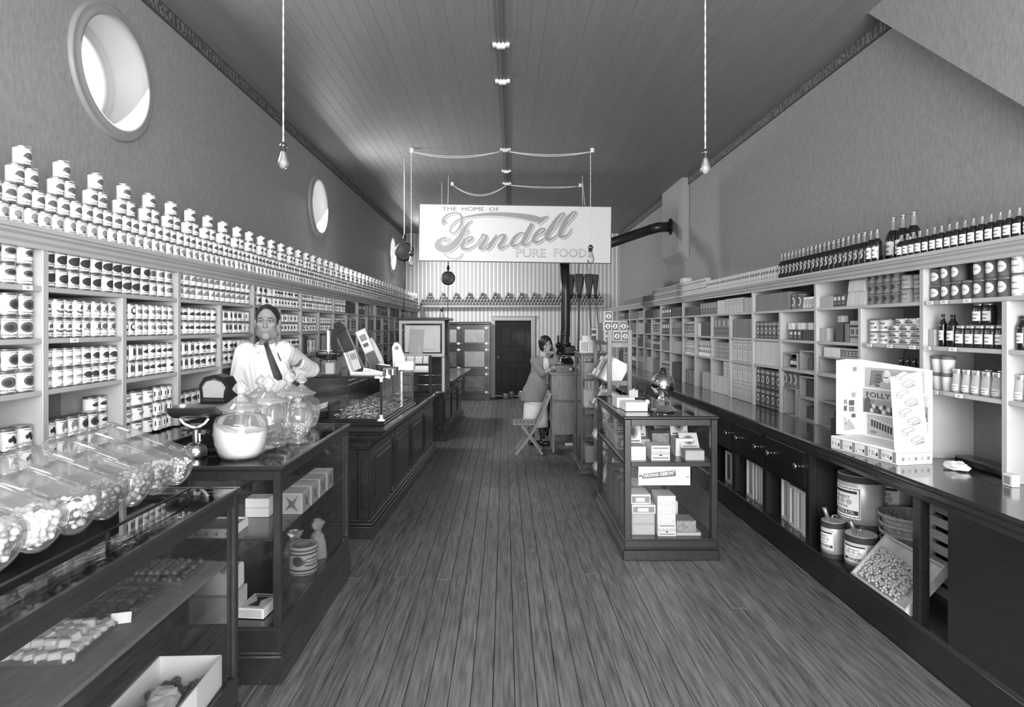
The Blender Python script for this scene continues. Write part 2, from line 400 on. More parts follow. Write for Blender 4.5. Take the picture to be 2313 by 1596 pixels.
RPOST = [2.53, 3.825, 5.135, 6.44, 8.98, 10.25, 11.5, 12.8, 14.1]
RHALF = [3.19, 4.494, 5.797, 7.09, 7.725, 8.39, 9.65, 10.88, 12.1, 13.4]
RZ = [1.905, 1.635, 1.378]; RZB = .955
rsh = shelving('wall_shelving', 'long cream painted shelving above dark counter with boxes, bottles and jars', 1, RFX, RBX, RPOST, RHALF, 1.0, YB-.32, RZ, RZB)
# small paper price tickets on shelf edges
TK = mat('ticket_card', .9, .7)
def ticket(x, y, z, s, txt):
    b = B(); b.box(-.0015, .0015, -.028, .028, -.011, .011, TK)
    b.text(txt, .011, INK, T(.0022, 0, 0) @ R(90, 'Z') @ R(90, 'X')); o = b.build('price_ticket', None, (x, y, z), 0 if s < 0 else PI); return o
for i, (y, z, tx, lb) in enumerate(((2.76, 1.922, '20c', 'small price ticket on top shelf edge below pineapple cans'), (3.06, 1.685, '18c', 'small price ticket under lima bean cans'))):
    tag(ticket(LFX+.006, y, z, -1, tx), lb, 'ticket')
for i, (y, z, tx, lb) in enumerate(((3.62, 1.893, '25c', 'price ticket below dark tins, middle of the upper right shelf'), (3.44, 1.893, '35c', 'price ticket at right end of the upper right shelf'), (3.74, 1.893, '22c', 'price ticket below dark tins nearest the tall post'),
        (3.76, 1.623, '25c', 'price ticket below bottled sauce on right shelf'), (3.55, 1.623, '35c', 'price ticket below rows of labelled jars'), (4.36, 1.623, '20c', 'price ticket below white coffee tins'), (4.13, 1.623, '10c', 'price ticket below flat oval fish tins'), (3.9, 1.623, '40c', 'price ticket beside tall post, second shelf'),
        (3.7, 1.366, '15c', 'price ticket below mustard jars near post'), (3.5, 1.366, '20c', 'price ticket below mustard jars near picture edge'))):
    tag(ticket(RFX-.006, y, z, 1, tx), lb, 'ticket')
# base of the left shelving: cupboards and a dark ledge
def base_run(y0, y1, lab):
    t = thing('base_cabinet', lab, 'cabinet', (-2.2, y0, 0))
    B().box(-.25, .30, 0, y1-y0, .08, 1.08, DARKW).build('body', t)
    B().box(-.25, .325, -.01, y1-y0+.01, 1.08, 1.107, DARKW2, bev=.006).build('worktop', t)
    B().box(-.25, .26, 0, y1-y0, 0, .08, BLACKW).build('plinth', t)
    n = max(1, round((y1-y0)/.6)); w = (y1-y0)/n
    for i in range(n):
        d = B().box(.30, .318, i*w+.02, (i+1)*w-.02, .12, 1.05, DARKW, bev=.006).build('door', t)
        B().sphere(.018, BRASS, 8, 6, T(.334, (i+1)*w-.07, .75)).build('knob', d)
base_run(1.0, 4.2, 'dark cupboard base with ledge under can shelving beside the scale')
base_run(5.15, YB-.35, 'long dark cupboard base under far can shelving behind the counters')
# ================================================================ tinned goods
def wrapbox(b, R_, a0, a1, z0, z1, m, k=4):
    """a printed strip on the can wall between two angles"""
    vs = []; r = R_
    for i in range(k+1):
        a = a0+(a1-a0)*i/k; vs += [(r*math.cos(a), r*math.sin(a), z0), (r*math.cos(a), r*math.sin(a), z1)]
    b.add(vs, [(2*i, 2*i+2, 2*i+3, 2*i+1) for i in range(k)], m)
def wrapshape(b, R_, xs, lo, hi, m):
    vs = []
    for x, l, h in zip(xs, lo, hi):
        a = x/R_; c, q = math.cos(a), math.sin(a); vs += [(R_*c, R_*q, l), (R_*c, R_*q, h)]
    n = len(xs); b.add(vs, [(2*i, 2*i+2, 2*i+3, 2*i+1) for i in range(n-1)], m)
def wrapell(b, R_, cx, cz, ax, az, m, k=10, half=0):
    xs = [cx-ax*math.cos(PI*i/k) for i in range(k+1)]; d = [az*math.sin(PI*i/k) for i in range(k+1)]
    wrapshape(b, R_, xs, [cz-(0 if half > 0 else t) for t in d], [cz+(0 if half < 0 else t) for t in d], m)
def wraptext(b, R_, s, cx, cz, w, h, m, bold=.022):
    vs, fs = textgeo(s, bold)
    xs = [v[0] for v in vs]; k = w/(max(xs)-min(xs)); kz = h/.7
    out = []
    for v in vs:
        a = (cx+v[0]*k)/R_; out.append((R_*math.cos(a), R_*math.sin(a), cz+v[1]*kz))
    b.add(out, fs, m)
def art(b, st, R_, H, o, full=True):
    """printed picture of one label style, centred at arc offset o"""
    r = R_+.0009; r2 = R_+.0014
    W = R_*1.9
    E = lambda cx, cz, ax, az, m, half=0, rr=r: wrapell(b, rr, o+cx*R_, cz*H, ax*R_, az*H, m, 10, half)
    def X(s, cz, w, h, m=INK):
        if full: wraptext(b, r2, s, o, cz*H, w*R_, h*H, m)
        else: wrapbox(b, r2, (o-w*R_/2)/r2, (o+w*R_/2)/r2, (cz-h*.32)*H, (cz+h*.32)*H, INKG)
    brand = st not in ('maine', 'plain', 'berry', 'powder', 'corned')
    if brand: X('FERNDELL', .815, 1.25, .05, INKM)
    if st == 'apricot':
        E(0, .56, .46, .19, INKG); E(.14, .345, .34, .06, INKM); E(.22, .40, .16, .05, INKM, rr=r2); X('APRICOTS', .2, 1.4, .075)
    elif st == 'pea':
        E(0, .42, .72, .26, INKM, 1); E(.1, .42, .6, .06, INKM, -1); E(.1, .345, .62, .012, INKG); X('JUNE PEAS', .2, 1.3, .07)
    elif st == 'peadark':
        E(0, .45, .72, .24, INK, 1); E(.1, .45, .6, .08, INK, -1); E(.0, .36, .7, .04, INKG); X('JUNE PEAS', .2, 1.3, .06)
    elif st == 'tomato':
        E(0, .50, .72, .235, INK); E(.42, .66, .34, .10, INK); X('TOMATOES', .2, 1.45, .07)
    elif st == 'plum':
        E(0, .52, .62, .2, INKG); E(.1, .52, .3, .2, INKM, rr=r2); X('PLUMS', .2, .9, .065)
    elif st == 'lima':
        E(0, .44, .75, .16, INKM, -1); E(.15, .58, .35, .15, INKM); E(-.25, .46, .2, .07, WHITE, rr=r2); E(.2, .46, .2, .07, WHITE, rr=r2); X('LIMA BEANS', .18, 1.4, .065)
    elif st == 'succ':
        E(.1, .62, .5, .16, INKM); E(-.25, .46, .35, .06, INKM); E(-.25, .46, .2, .025, WHITE, rr=r2); E(.3, .40, .25, .04, INKG); X('SUCCOTASH', .2, 1.4, .06)
    elif st == 'corn':
        E(.05, .47, .75, .12, INKG, 1); E(0, .42, .75, .02, INKG); X('CORN', .16, .8, .06)
    elif st == 'wax':
        E(-.1, .55, .6, .15, INKG); E(.2, .5, .4, .12, INKM, rr=r2); X('WAX BEANS', .2, 1.3, .05)
    elif st == 'hominy':
        E(0, .55, .6, .24, INK); E(0, .58, .36, .14, WHITE, rr=r2); X('HOMINY', .2, 1.0, .05)
    elif st == 'peach':
        E(0, .40, .7, .36, INKG, 1); wrapbox(b, r, -1.4+o/r, 1.4+o/r, .20*H, .235*H, INKM); X('PEACHES', .30, 1.1, .05, WHITE)
    elif st == 'pine':
        E(0, .52, .66, .24, INKM); E(-.15, .5, .35, .14, INK, rr=r2); X('PINEAPPLE', .17, 1.5, .065)
    elif st == 'pineb':
        E(.05, .60, .62, .16, INKM); E(.1, .58, .4, .09, INK, rr=r2); E(0, .44, .7, .02, INKG); X('PINEAPPLE', .2, 1.4, .05)
    elif st == 'asp':
        E(-.25, .55, .18, .26, INK); E(.05, .55, .18, .22, INKM); E(.32, .52, .15, .24, INK); X('OKRA', .17, .8, .05)
    elif st == 'salmon':
        E(0, .52, .7, .10, INK); E(.05, .62, .5, .06, INKM); X('SPINACH', .2, 1.2, .05)
    elif st == 'dark':
        wrapbox(b, r, -1.5+o/r, 1.5+o/r, .34*H, .66*H, INK); X('BEETS', .2, .9, .06)
    elif st == 'berry':
        E(-.3, .5, .2, .1, INK); E(0, .56, .25, .13, INK); E(.22, .44, .25, .12, INK); X('BLACKBERRIES', .2, 1.4, .05); X('FERNDELL', .815, 1.3, .05, INKM)
    elif st == 'maine':
        X('Maine', .78, .95, .12, INKM); E(.1, .46, .42, .14, INKG, 1); E(.1, .46, .3, .10, INKG, -1); E(-1.25, .5, .3, .13, INKM)
    elif st == 'kraut':
        E(.05, .55, .45, .28, INKG); E(.1, .38, .3, .12, WHITE, rr=r2); wrapbox(b, r, -1.0+o/r, 1.0+o/r, .16*H, .19*H, INKM); X('GRAPES', .24, .8, .05)
_can = {}
def canmesh(st, D, H, full=True):
    k = (st, round(D, 4), round(H, 4), full)
    if k in _can: return _can[k]
    R_ = D/2; n = 20 if full else 12
    t = B(); t.lathe([(0, .012*H), (.9*R_, .012*H), (.97*R_, 0), (R_*1.0, .004), (R_*1.0, .03*H), (R_*.975, .05*H), (R_*.975, .95*H), (R_, .97*H), (R_, H-.002), (R_*.96, H), (R_*.9, .975*H), (0, .975*H)], TIN, n)
    l = B() if full else t
    l.lathe([(R_*1.004, .105*H), (R_*1.004, .885*H)], WHITE, n)
    art(l, st, R_*1.004, H, 0, full)
    if full and st not in ('maine',): art(l, st, R_*1.004, H, PI*R_, False)
    r = (t.mesh('can'), l.mesh('paper_label') if full else None)
    _can[k] = r
    return r
KN = {'apricot': 'apricot_can', 'pea': 'pea_can', 'peadark': 'pea_can', 'tomato': 'tomato_can', 'plum': 'plum_can', 'lima': 'lima_bean_can', 'succ': 'succotash_can', 'corn': 'corn_can', 'wax': 'wax_bean_can', 'hominy': 'hominy_can',
      'peach': 'peach_can', 'pine': 'pineapple_can', 'pineb': 'pineapple_can', 'asp': 'okra_can', 'salmon': 'spinach_can', 'dark': 'beet_can', 'berry': 'blackberry_can', 'maine': 'corn_tin', 'kraut': 'grape_can'}
def can(st, x, y, z, D, H, face, label, group, full=True, name=None):
    me, lb = canmesh(st, D, H, full)
    o = link(name or KN[st], me, (x, y, z), face)
    if lb: link('paper_label', lb, parent=o)
    return tag(o, label, 'can', group)
JR = random.Random(3)
# ---- the pyramid display on top of the left shelving
PD, PH, PP = .069, .0885, .0825
y = 2.40; k = 0; XA = -2.13
tops = []
peas = 0
far = B()
while y < YB-.42:
    full = y < 6.6
    bay = 'above the %s shelf bay' % (['picture-edge', 'first full', 'second full', 'third full', 'fourth full', 'fifth full', 'sixth full', 'seventh full', 'eighth full', 'ninth full', 'tenth full', 'farthest'][max(0, min(11, sum(1 for q_ in LPOST if q_ < y)-1))])
    can('apricot', XA+JR.uniform(-.003, .003), y, 2.19, PD, PH, JR.uniform(-.42, -.12), 'white apricot can in the long bottom row, '+bay, 'apricot cans '+bay, full)
    yy = y+PP*.5
    lev = [(1, yy, 'middle row')]
    if k % 3 == 0: lev.append((2, yy+PP*.5, 'pair row'))
    if k % 3 == 1: lev.append((2, yy+PP*.5, 'pair row'))
    if k % 3 == 1: lev.append((3, yy, 'top'))
    for l_, y2, w in lev:
        if l_ == 3: y2 = y+PP*.5
        if l_ == 2: y2 = y+PP
        if peas < 298:
            lab = {1: 'june pea can in unbroken second row, '+bay, 2: 'june pea can paired under a pyramid peak, '+bay, 3: 'white june pea can crowning a pyramid, '+bay}[l_]
            can('pea', XA+JR.uniform(-.003, .003), y2, 2.19+l_*PH, PD, PH, JR.uniform(-.35, -.05), lab, {1: 'second row pea cans ', 2: 'paired pea cans ', 3: 'crowning pea cans '}[l_]+bay, full)
            peas += 1
        else:
            R_ = PD/2; far.lathe([(0, 0), (R_, 0), (R_, PH), (0, PH)], WHITE, 10, T(XA, y2, 2.19+l_*PH)); wrapell(far, R_+.001, 0, .5*PH, .7*R_, .2*PH, INKM, 6)
            n0 = len(far.v)-14
            far.v[n0:] = [(a+XA, b_+y2, c+2.19+l_*PH) for a, b_, c in far.v[n0:]]
    y += PP; k += 1
o = far.build('pea_cans_far'); tag(o, 'far end of the pea can pyramids near the striped wall', 'cans', None, 'stuff')
# ---- rows on the left shelves
def row(y0, y1, z, kinds, D=None, H=.0915, high=2, x=None, full=True, where='', n=None):
    n = n or sum(c for _, c in kinds); p = (y1-y0)/n; D = D or min(p*.985, .1)
    seq = [k for k, c in kinds for _ in range(c)]
    for i, st in enumerate(seq):
        for h in range(high):
            yy = y0+p*(i+.5)+JR.uniform(-.1, .1)*(p-D)
            xx = (LFX-.018-D/2 if x is None else x)+JR.uniform(-.006, .004)
            nm = KN[st].replace('_', ' ')
            can(st, xx, yy, z+h*H, D, H, JR.uniform(-.38, .06), 'white %s with %s, %s' % (nm, DESC[st], where), '%ss, %s' % (nm, where), full)
DESC = {'apricot': 'round fruit picture', 'pea': 'grey mound picture', 'peadark': 'dark mound picture', 'tomato': 'big dark tomato picture', 'plum': 'striped plum picture', 'lima': 'bean basket picture', 'succ': 'leaf picture',
        'corn': 'faint pointed picture', 'wax': 'crossed bean picture', 'hominy': 'dark ring picture', 'peach': 'grey cone picture', 'pine': 'big dark fruit picture', 'pineb': 'small fruit picture', 'asp': 'upright pod picture', 'salmon': 'thin dark picture',
        'dark': 'black band picture', 'berry': 'black berry picture', 'maine': 'script lettering', 'kraut': 'grape picture'}
P = 0.019
# bay nearest the picture edge
row(2.30, 2.859, 1.934, [('pineb', 6)], .088, .0905, 2, where='top shelf at picture edge')
row(2.29, 2.859, 1.697, [('pine', 6)], .092, .100, 2, where='second shelf at picture edge')
row(2.29, 2.859, 1.460, [('pine', 6)], .092, .098, 2, where='third shelf at picture edge')
row(2.29, 2.859, 1.115, [('berry', 3), ('salmon', 1), ('berry', 2)], .085, .098, 2, where='bottom shelf at picture edge')
# first full bay
row(2.90, 4.04, 1.934, [('tomato', 10), ('plum', 3)], None, .0905, 2, where='top shelf of first full bay')
row(2.90, 3.456, 1.697, [('lima', 4), ('succ', 4)], None, .093, 2, where='second shelf left of half post')
row(3.494, 4.04, 1.697, [('hominy', 2), ('wax', 6)], None, .093, 2, where='second shelf right of half post')
row(2.90, 3.456, 1.460, [('corn', 4), ('peadark', 4)], None, .0945, 2, where='third shelf left of half post')
row(3.494, 4.04, 1.460, [('asp', 3), ('salmon', 5)], None, .0945, 2, where='third shelf right of half post')
row(2.92, 3.30, 1.115, [('berry', 1), ('kraut', 2), ('pine', 2)], .082, .098, 2, where='bottom shelf behind jars')
row(3.30, 3.456, 1.115, [('salmon', 2)], .07, .088, 3, x=-2.20, where='bottom shelf corner of first bay')
row(3.50, 3.83, 1.115, [('maine', 3)], .105, .088, 3, where='bottom shelf behind the scale')
row(3.83, 4.04, 1.115, [('dark', 3)], .066, .09, 3, where='bottom shelf beside full post')
# second bay
row(4.08, 5.26, 1.934, [('peach', 13)], None, .0905, 2, where='top shelf of second bay')
row(4.08, 4.64, 1.697, [('salmon', 7)], None, .092, 2, where='second shelf of second bay, near half')
row(4.68, 5.26, 1.697, [('asp', 5), ('dark', 2)], None, .092, 2, where='second shelf of second bay, far half')
row(4.08, 4.64, 1.460, [('asp', 3), ('peadark', 4)], None, .097, 2, where='third shelf of second bay, near half')
row(4.68, 5.26, 1.460, [('peadark', 4), ('corn', 3)], None, .097, 2, where='third shelf of second bay, far half')
row(4.10, 4.64, 1.115, [('peadark', 3), ('dark', 3)], None, .1, 2, where='bottom shelf of second bay')
# third bay
row(5.30, 5.66, 1.934, [('pine', 3)], .075, .0905, 2, where='top shelf of third bay, near end')
row(5.80, 6.49, 1.934, [('berry', 8)], None, .0905, 2, where='top shelf of third bay, far end')
row(5.91, 6.49, 1.697, [('dark', 6)], None, .092, 2, full=False, where='second shelf behind the shopkeeper')
row(5.30, 5.87, 1.697, [('dark', 6)], None, .092, 2, full=False, where='second shelf near the shopkeeper')
row(5.91, 6.49, 1.460, [('peadark', 7)], None, .09, 2, full=False, where='third shelf beside the shopkeeper')
row(6.53, 7.74, 1.934, [('wax', 5), ('corn', 9)], None, .0905, 2, full=False, where='top shelf of fourth bay')
row(6.53, 7.11, 1.697, [('hominy', 3), ('dark', 3)], None, .085, 2, full=False, where='second shelf of fourth bay')
row(7.15, 7.74, 1.697, [('corn', 7)], None, .085, 2, full=False, where='second shelf of fourth bay, far half')
row(6.75, 7.10, 1.460, [('kraut', 3)], .085, .16, 1, full=False, where='third shelf of fourth bay')
row(7.78, 8.4, 1.934, [('corn', 8)], None, .0905, 2, full=False, where='top shelf of fifth bay')
row(7.78, 8.36, 1.697, [('wax', 7)], None, .085, 2, full=False, where='second shelf of fifth bay')
# a can standing in front of the row near the shopkeeper, and cans on the far striped wall
row(5.70, 5.80, 1.934, [('maine', 1)], .09, .09, 2, x=-2.17, where='loose stack by the gap')
# ================================================================ showcases, jars and counters on the left
def pane(x0, x1, y0, y1, z0, z1, m=GLASS):
    return B().box(x0, x1, y0, y1, z0, z1, m)
def showcase(name, label, x0, x1, y0, y1, h, base, shelves, ends=True, post=.036, wood=DARKW, shelfm=None, topwood=.024):
    t = thing(name, label, 'showcase', (x0, y0, 0)); W, D = x1-x0, y1-y0; p = post
    b = B(); b.box(-.012, W+.012, -.012, D+.012, 0, base*.5, wood, bev=.006); b.box(0, W, 0, D, base*.5, base-.012, wood, bev=.004); b.box(-.008, W+.008, -.008, D+.008, base*.5, base*.5+.018, wood, bev=.005)
    b.build('base', t)
    B().box(.004, W-.004, .004, D-.004, base-.012, base, wood).build('deck', t)
    for xx in (0, W-p):
        for yy in (0, D-p): B().box(xx, xx+p, yy, yy+p, base, h-topwood, wood, bev=.004).build('corner_post', t)
    b = B(); o_ = .012
    p2 = .016
    b.box(-o_, W+o_, -o_, p2, h-topwood, h, wood, bev=.007); b.box(-o_, W+o_, D-p2, D+o_, h-topwood, h, wood, bev=.007)
    b.box(-o_, p2, p2, D-p2, h-topwood, h, wood, bev=.007); b.box(W-p2, W+o_, p2, D-p2, h-topwood, h, wood, bev=.007)
    b.build('top_frame', t)
    b = B()
    for yy in (0, D-p): b.box(p, W-p, yy+.004, yy+p-.004, h-topwood-.05, h-topwood, wood, bev=.003)
    for xx in (0, W-p): b.box(xx+.004, xx+p-.004, p, D-p, h-topwood-.05, h-topwood, wood, bev=.003)
    b.build('upper_rail', t)
    pane(p2-.002, W-p2+.002, p2-.002, D-p2+.002, h-.010, h-.003, TOPG).build('top_glass', t)
    g = .014
    pane(p, W-p, g, g+.005, base, h-topwood-.05).build('end_glass', t); pane(p, W-p, D-g-.005, D-g, base, h-topwood-.05).build('end_glass', t)
    pane(W-g-.005, W-g, p, D-p, base, h-topwood-.05).build('front_glass', t); pane(g, g+.005, p, D-p, base, h-topwood-.05).build('back_glass', t)
    for z, xa, xb in shelves: B().box(xa, xb, .02, D-.02, z-.014, z, shelfm or wood, bev=.003).build('shelf', t)
    return t
CASEB = showcase('glass_showcase', 'dark wood glass showcase with globe candy jars on top', -1.68, -1.10, 3.08, 4.44, 1.07, .28, [(.705, .06, .545)], shelfm=DARKW)
SHM = mat('case_shelf_felt', .42, .7, noise=.12, nscale=30)
CASEA = showcase('glass_showcase', 'dark wood glass showcase of chocolates topped with tilted candy jars', -1.75, -1.13, .85, 2.67, 1.07, .28, [(.763, .05, .585)], shelfm=SHM)
# ---- tilted cylinder jars on the near showcase
def candy(name, label, pts, r, m, n=6, k=4, sq=(1,1,1), loc=(0,0,0), mats=None, square=0):
    b = B()
    for i, p in enumerate(pts):
        s_ = JR.uniform(.85, 1.12)
        if square:
            q_ = r*s_; b.box(-q_*sq[0], q_*sq[0], -q_*sq[1], q_*sq[1], -q_*sq[2], q_*sq[2], mats[i % len(mats)], T(*p) @ R(JR.uniform(-square, square)) @ R(JR.uniform(-square, square)*.5, 'X'), bev=r*.28); continue
        b.sphere(r*s_, (mats[i % len(mats)] if mats else m), n, k, T(*p) @ R(JR.uniform(0, 180)) @ R(JR.uniform(0, 90), 'X'), sq)
    o = b.build(name, None, loc); o['label'] = label; o['category'] = 'candy'; o['kind'] = 'stuff'; return o
TILT = math.radians(19)
jb = B(); RJ = .079
jb.lathe([(0, .004), (.05, .002), (.068, .010), (.077, .028), (RJ, .05), (RJ, .30), (.074, .318), (.066, .326)], JARG, 28)
jbm = jb.mesh('glass_body')
jr = B(); jr.lathe([(.064, .322), (.066, .318), (.073, .320), (.077, .326), (.077, .352), (.072, .358), (.066, .356), (.064, .322)], JARG, 28); jrm = jr.mesh('neck_band')
rail = B(); rail.tube([(-1.265, 1.45, 1.1015), (-1.265, 2.53, 1.1015)], .005, IRON, 8); [rail.box(-1.27, -1.26, y_, y_+.01, 1.0705, 1.10, IRON) for y_ in (1.46, 2.0, 2.51)]; rail.box(-1.58, -1.55, 1.45, 2.53, 1.0705, 1.215, BLACKW, bev=.004); rail.box(-1.55, -1.27, 1.46, 1.48, 1.0705, 1.085, BLACKW); rail.box(-1.55, -1.27, 2.50, 2.52, 1.0705, 1.085, BLACKW)
tag(rail.build('jar_rack'), 'low black rack holding tilted candy jars on near showcase', 'rack')
CW = mat('candy_white', .9, .35); CG = mat('candy_grey', .5, .3); CD = mat('candy_dark', .24, .3); CL = mat('candy_light', .74, .35)
jdat = [(1.585, [CW, CL, CG], .011, 'pale mixed candies, largest and nearest to the picture edge'), (1.735, [CW, CW, CL], .0125, 'white lump candies, second from picture edge'), (1.885, [CW, CL, CD, CW], .0115, 'light and dark mixed candies, third from picture edge'), (2.03, [CD, CG, CD], .0105, 'dark round candies, the darkest of the tilted jars'), (2.18, [CG, CL, CG], .0105, 'grey round balls, fifth from picture edge'), (2.33, [CG, CG, CL, CD], .0095, 'small grey beads, second from the scale'), (2.468, [CW, CW, CW, CL], .006, 'fine white candies, nearest to the scale')]
for y, ms, cr, lb in jdat:
    M = T(-1.245, y, 1.192) @ Matrix.Rotation(TILT-PI/2, 4, 'Y')
    t = thing('candy_jar', 'tilted glass candy jar with %s' % lb, 'jar', (0,0,0), 0, 'tilted candy jars'); t.matrix_world = M
    link('glass_body', jbm, parent=t); link('neck_band', jrm, parent=t)
    pts = []; tries = 0
    while len(pts) < (300 if cr < .008 else 190) and tries < 40000:
        tries += 1
        a, q_, h_ = JR.uniform(-.07, .07), JR.uniform(-.07, .07), JR.uniform(.012, .26)
        lim = .074-cr if h_ > .04 else .074-cr-(.04-h_)*.9
        if a*a+q_*q_ > lim**2: continue
        w = M @ Vector((a, q_, h_))
        if w.z > 1.205+.25*max(0, .06-(h_-.1)*.6) : continue
        if a*a+q_*q_ < (lim-.022)**2 and w.z < 1.18 and h_ > .05: continue
        if any((a-p[0])**2+(q_-p[1])**2+(h_-p[2])**2 < (cr*1.45)**2 for p in pts[-60:]): continue
        pts.append((a, q_, h_))
    candy('loose_candy', 'loose candies inside the tilted jar of '+lb.split(',')[0], [tuple(M @ Vector(p)) for p in pts], cr, None, 7, 5, mats=ms)
# ---- trays of chocolates and boxes inside the near showcase
def tray(y, x, w, d, rz, lb, lab2, ms, r, sq, n, square=0):
    t = B(); M = T(x, y, .764) @ R(rz); t.box(-w/2, w/2, -d/2, d/2, 0, .004, TIND, M)
    for s_ in (-1, 1): t.box(-w/2, w/2, s_*d/2-.003, s_*d/2+.003, 0, .014, TIND, M); t.box(s_*w/2-.003, s_*w/2+.003, -d/2, d/2, 0, .014, TIND, M)
    tag(t.build('candy_tray'), lb, 'tray', 'candy trays')
    pts = []
    nx, ny = n
    for i in range(nx):
        for j in range(ny):
            for l_ in range(2 if 0 < i < nx-1 and 0 < j < ny-1 else 1):
                pts.append(tuple(M @ Vector((-w/2+w*(i+.5)/nx+JR.uniform(-.004, .004), -d/2+d*(j+.5)/ny+JR.uniform(-.004, .004), .004+r*sq[2]+l_*r*1.2))))
    candy('chocolates', lab2, pts, r, None, 8, 5, sq, mats=ms, square=square)
CHOC = mat('dark_chocolate', .20, .3); CHOC2 = mat('brown_chocolate', .30, .35); WAXP = mat('waxed_wrapper', .74, .4)
tray(2.50, -1.36, .24, .21, 3, 'tray of glossy round dark chocolates at far end of the case', 'glossy round dark chocolates on the far tray', [CHOC, CHOC2], .0145, (1,1,.8), (8, 7))
tray(2.225, -1.39, .25, .24, 3, 'tray of square dark chocolates in middle of the case', 'square dark chocolates on the middle tray', [CHOC, CHOC, CHOC2], .0125, (1,1,.7), (8, 7), 6)
tray(1.95, -1.40, .25, .24, 2, 'tray of paper wrapped sweets nearest to the picture edge', 'pale paper wrapped sweets on the near tray', [WAXP, CREAM, WAXP], .017, (1.15,.9,.75), (7, 6), 50)
b = B(); b.box(-.03, .03, -.0015, .0015, 0, .034, WHITE, R(-18, 'X')); tag(b.build('price_card', None, (-1.275, 2.088, .765), .3), 'small white price card standing before middle chocolate tray', 'card')
b = B(); b.box(-.055, .055, -.06, .06, 0, .010, CREAM, bev=.003); b.box(-.058, .058, -.064, .064, .010, .012, WHITE); tag(b.build('wrapped_bar', None, (-1.50, 2.46, .765), -.3), 'flat candy bar packet beside far chocolate tray', 'packet')
b = B(); b.lathe([(.0, -.07), (.016, -.07), (.018, 0), (.016, .07), (0, .07)], PAPER, 10, T(0, 0, .018) @ R(72, 'Z') @ R(90, 'Y')); tag(b.build('paper_roll', None, (-1.50, 2.06, .764), .9), 'crumpled roll of pale paper by near sweets tray', 'paper')
def openbox(name, lab, loc, w, d, h, rz=0, m=PAPER, fill=None, fl=.6, pr=None, cat='box', group=None):
    t = B(); k = .004
    t.box(-w/2, w/2, -d/2, d/2, 0, k, m)
    for s_ in (-1, 1): t.box(-w/2, w/2, s_*(d/2-k/2)-k/2, s_*(d/2-k/2)+k/2, k, h, m); t.box(s_*(w/2-k/2)-k/2, s_*(w/2-k/2)+k/2, -d/2+k, d/2-k, k, h, m)
    if fill: t.box(-w/2+k, w/2-k, -d/2+k, d/2-k, h*fl-.004, h*fl, fill)
    if pr:
        for i in range(6):
            x_ = -w/2+w*(i+.5)/6; t.box(x_-.006, x_+.006, -d/2-.0012, -d/2, h*.25, h*.6, INKG, R(0)); 
    o = t.build(name, None, loc, rz); tag(o, lab, cat, group); return o
openbox('candy_box', 'big white open box with paper at bottom of near showcase', (-1.275, 2.37, .283), .25, .40, .125, .04, WHITE)
candy('dark_sweets', 'dark sweets lying in the big white box', [(-1.275+JR.uniform(-.1, .1), 2.37+JR.uniform(-.17, .17), .303+JR.uniform(0, .03)) for _ in range(110)], .017, CHOC, 7, 5)
b = B(); b.sphere(.06, WHITE, 14, 6, T(0, 0, .012), (.9, 1.7, .22)); b.v = [(x+JR.uniform(-.008, .008), y+JR.uniform(-.008, .008), z+JR.uniform(-.004, .004)) for x, y, z in b.v]; b.sm = [False]*len(b.sm); tag(b.build('paper_scoop', None, (-1.26, 2.32, .365), .5), 'white paper scoop lying on dark sweets in open box', 'scoop')
# ---- goods inside the second showcase
openbox('candy_box', 'flat open box with printed leaf border seen through glass', (-1.50, 3.21, .706), .30, .2, .045, 0, PAPER, INKG, .8, True)
def carton(name, lab, loc, w, d, h, rz=0, m=PAPER, cat='box', group=None, art_=None, bev=.002):
    b = B(); b.box(-w/2, w/2, -d/2, d/2, 0, h, m, bev=bev)
    if art_: art_(b, w, d, h)
    return tag(b.build(name, None, loc, rz), lab, cat, group)
def art_fig(b, w, d, h):
    for sx, sy, rz_, ww in ((1, 0, 90, d), (0, -1, 0, w)):
        M = (T(w/2+.0008, 0, 0) @ R(90) if sx else T(0, -d/2-.0008, 0)) @ R(90, 'X')
        b.box(-ww*.46, ww*.46, h*.05, h*.95, 0, .0004, CREAM, M)
        b.prism([(-ww*.3, h*.15), (-ww*.1, h*.5), (-ww*.25, h*.85), (ww*.05, h*.6), (ww*.3, h*.9), (ww*.15, h*.45), (ww*.32, h*.12), (0, h*.35)], .0004, .0008, INKM, M)
for i in range(4): carton('cracker_carton', 'light carton with dark figure print, %s in the row of four' % ('nearest', 'second', 'third', 'farthest')[i], (-1.19, 3.58+i*.165, .706), .12, .145, .115, 0, PAPER, 'box', 'cartons in the second showcase', art_fig)
for i in range(2): carton('cracker_carton', 'plain light carton, %s of two stacked left of figured cartons' % ('lower', 'upper')[i], (-1.36, 3.5, .706+.052*i), .13, .10, .05, 0, PAPER, 'box', 'plain cartons in the second showcase')
b = B(); b.box(-.10, .10, -.08, .08, 0, .12, PAPER, bev=.01)
for i in range(8): b.sphere(.045, WAXP, 8, 5, T(-.07+.02*i, JR.uniform(-.05, .05), .118), (1, 1, .35))
tag(b.build('wrapped_package', None, (-1.45, 3.19, .285+.13), .05), 'package wrapped in waxed paper near end glass of second case', 'package')
carton('package_box', 'low plain box under the waxed paper package', (-1.45, 3.19, .284), .22, .18, .128, .05, CREAM, 'box')
b = B(); b.box(-.07, .07, -.09, .09, 0, .05, PAPER, bev=.002); b.box(-.06, .06, -.0015-.09, -.09, .006, .044, CREAM); M = T(0, 0, .0505); b.box(-.06, .06, -.08, .08, 0, .0006, CREAM, M)
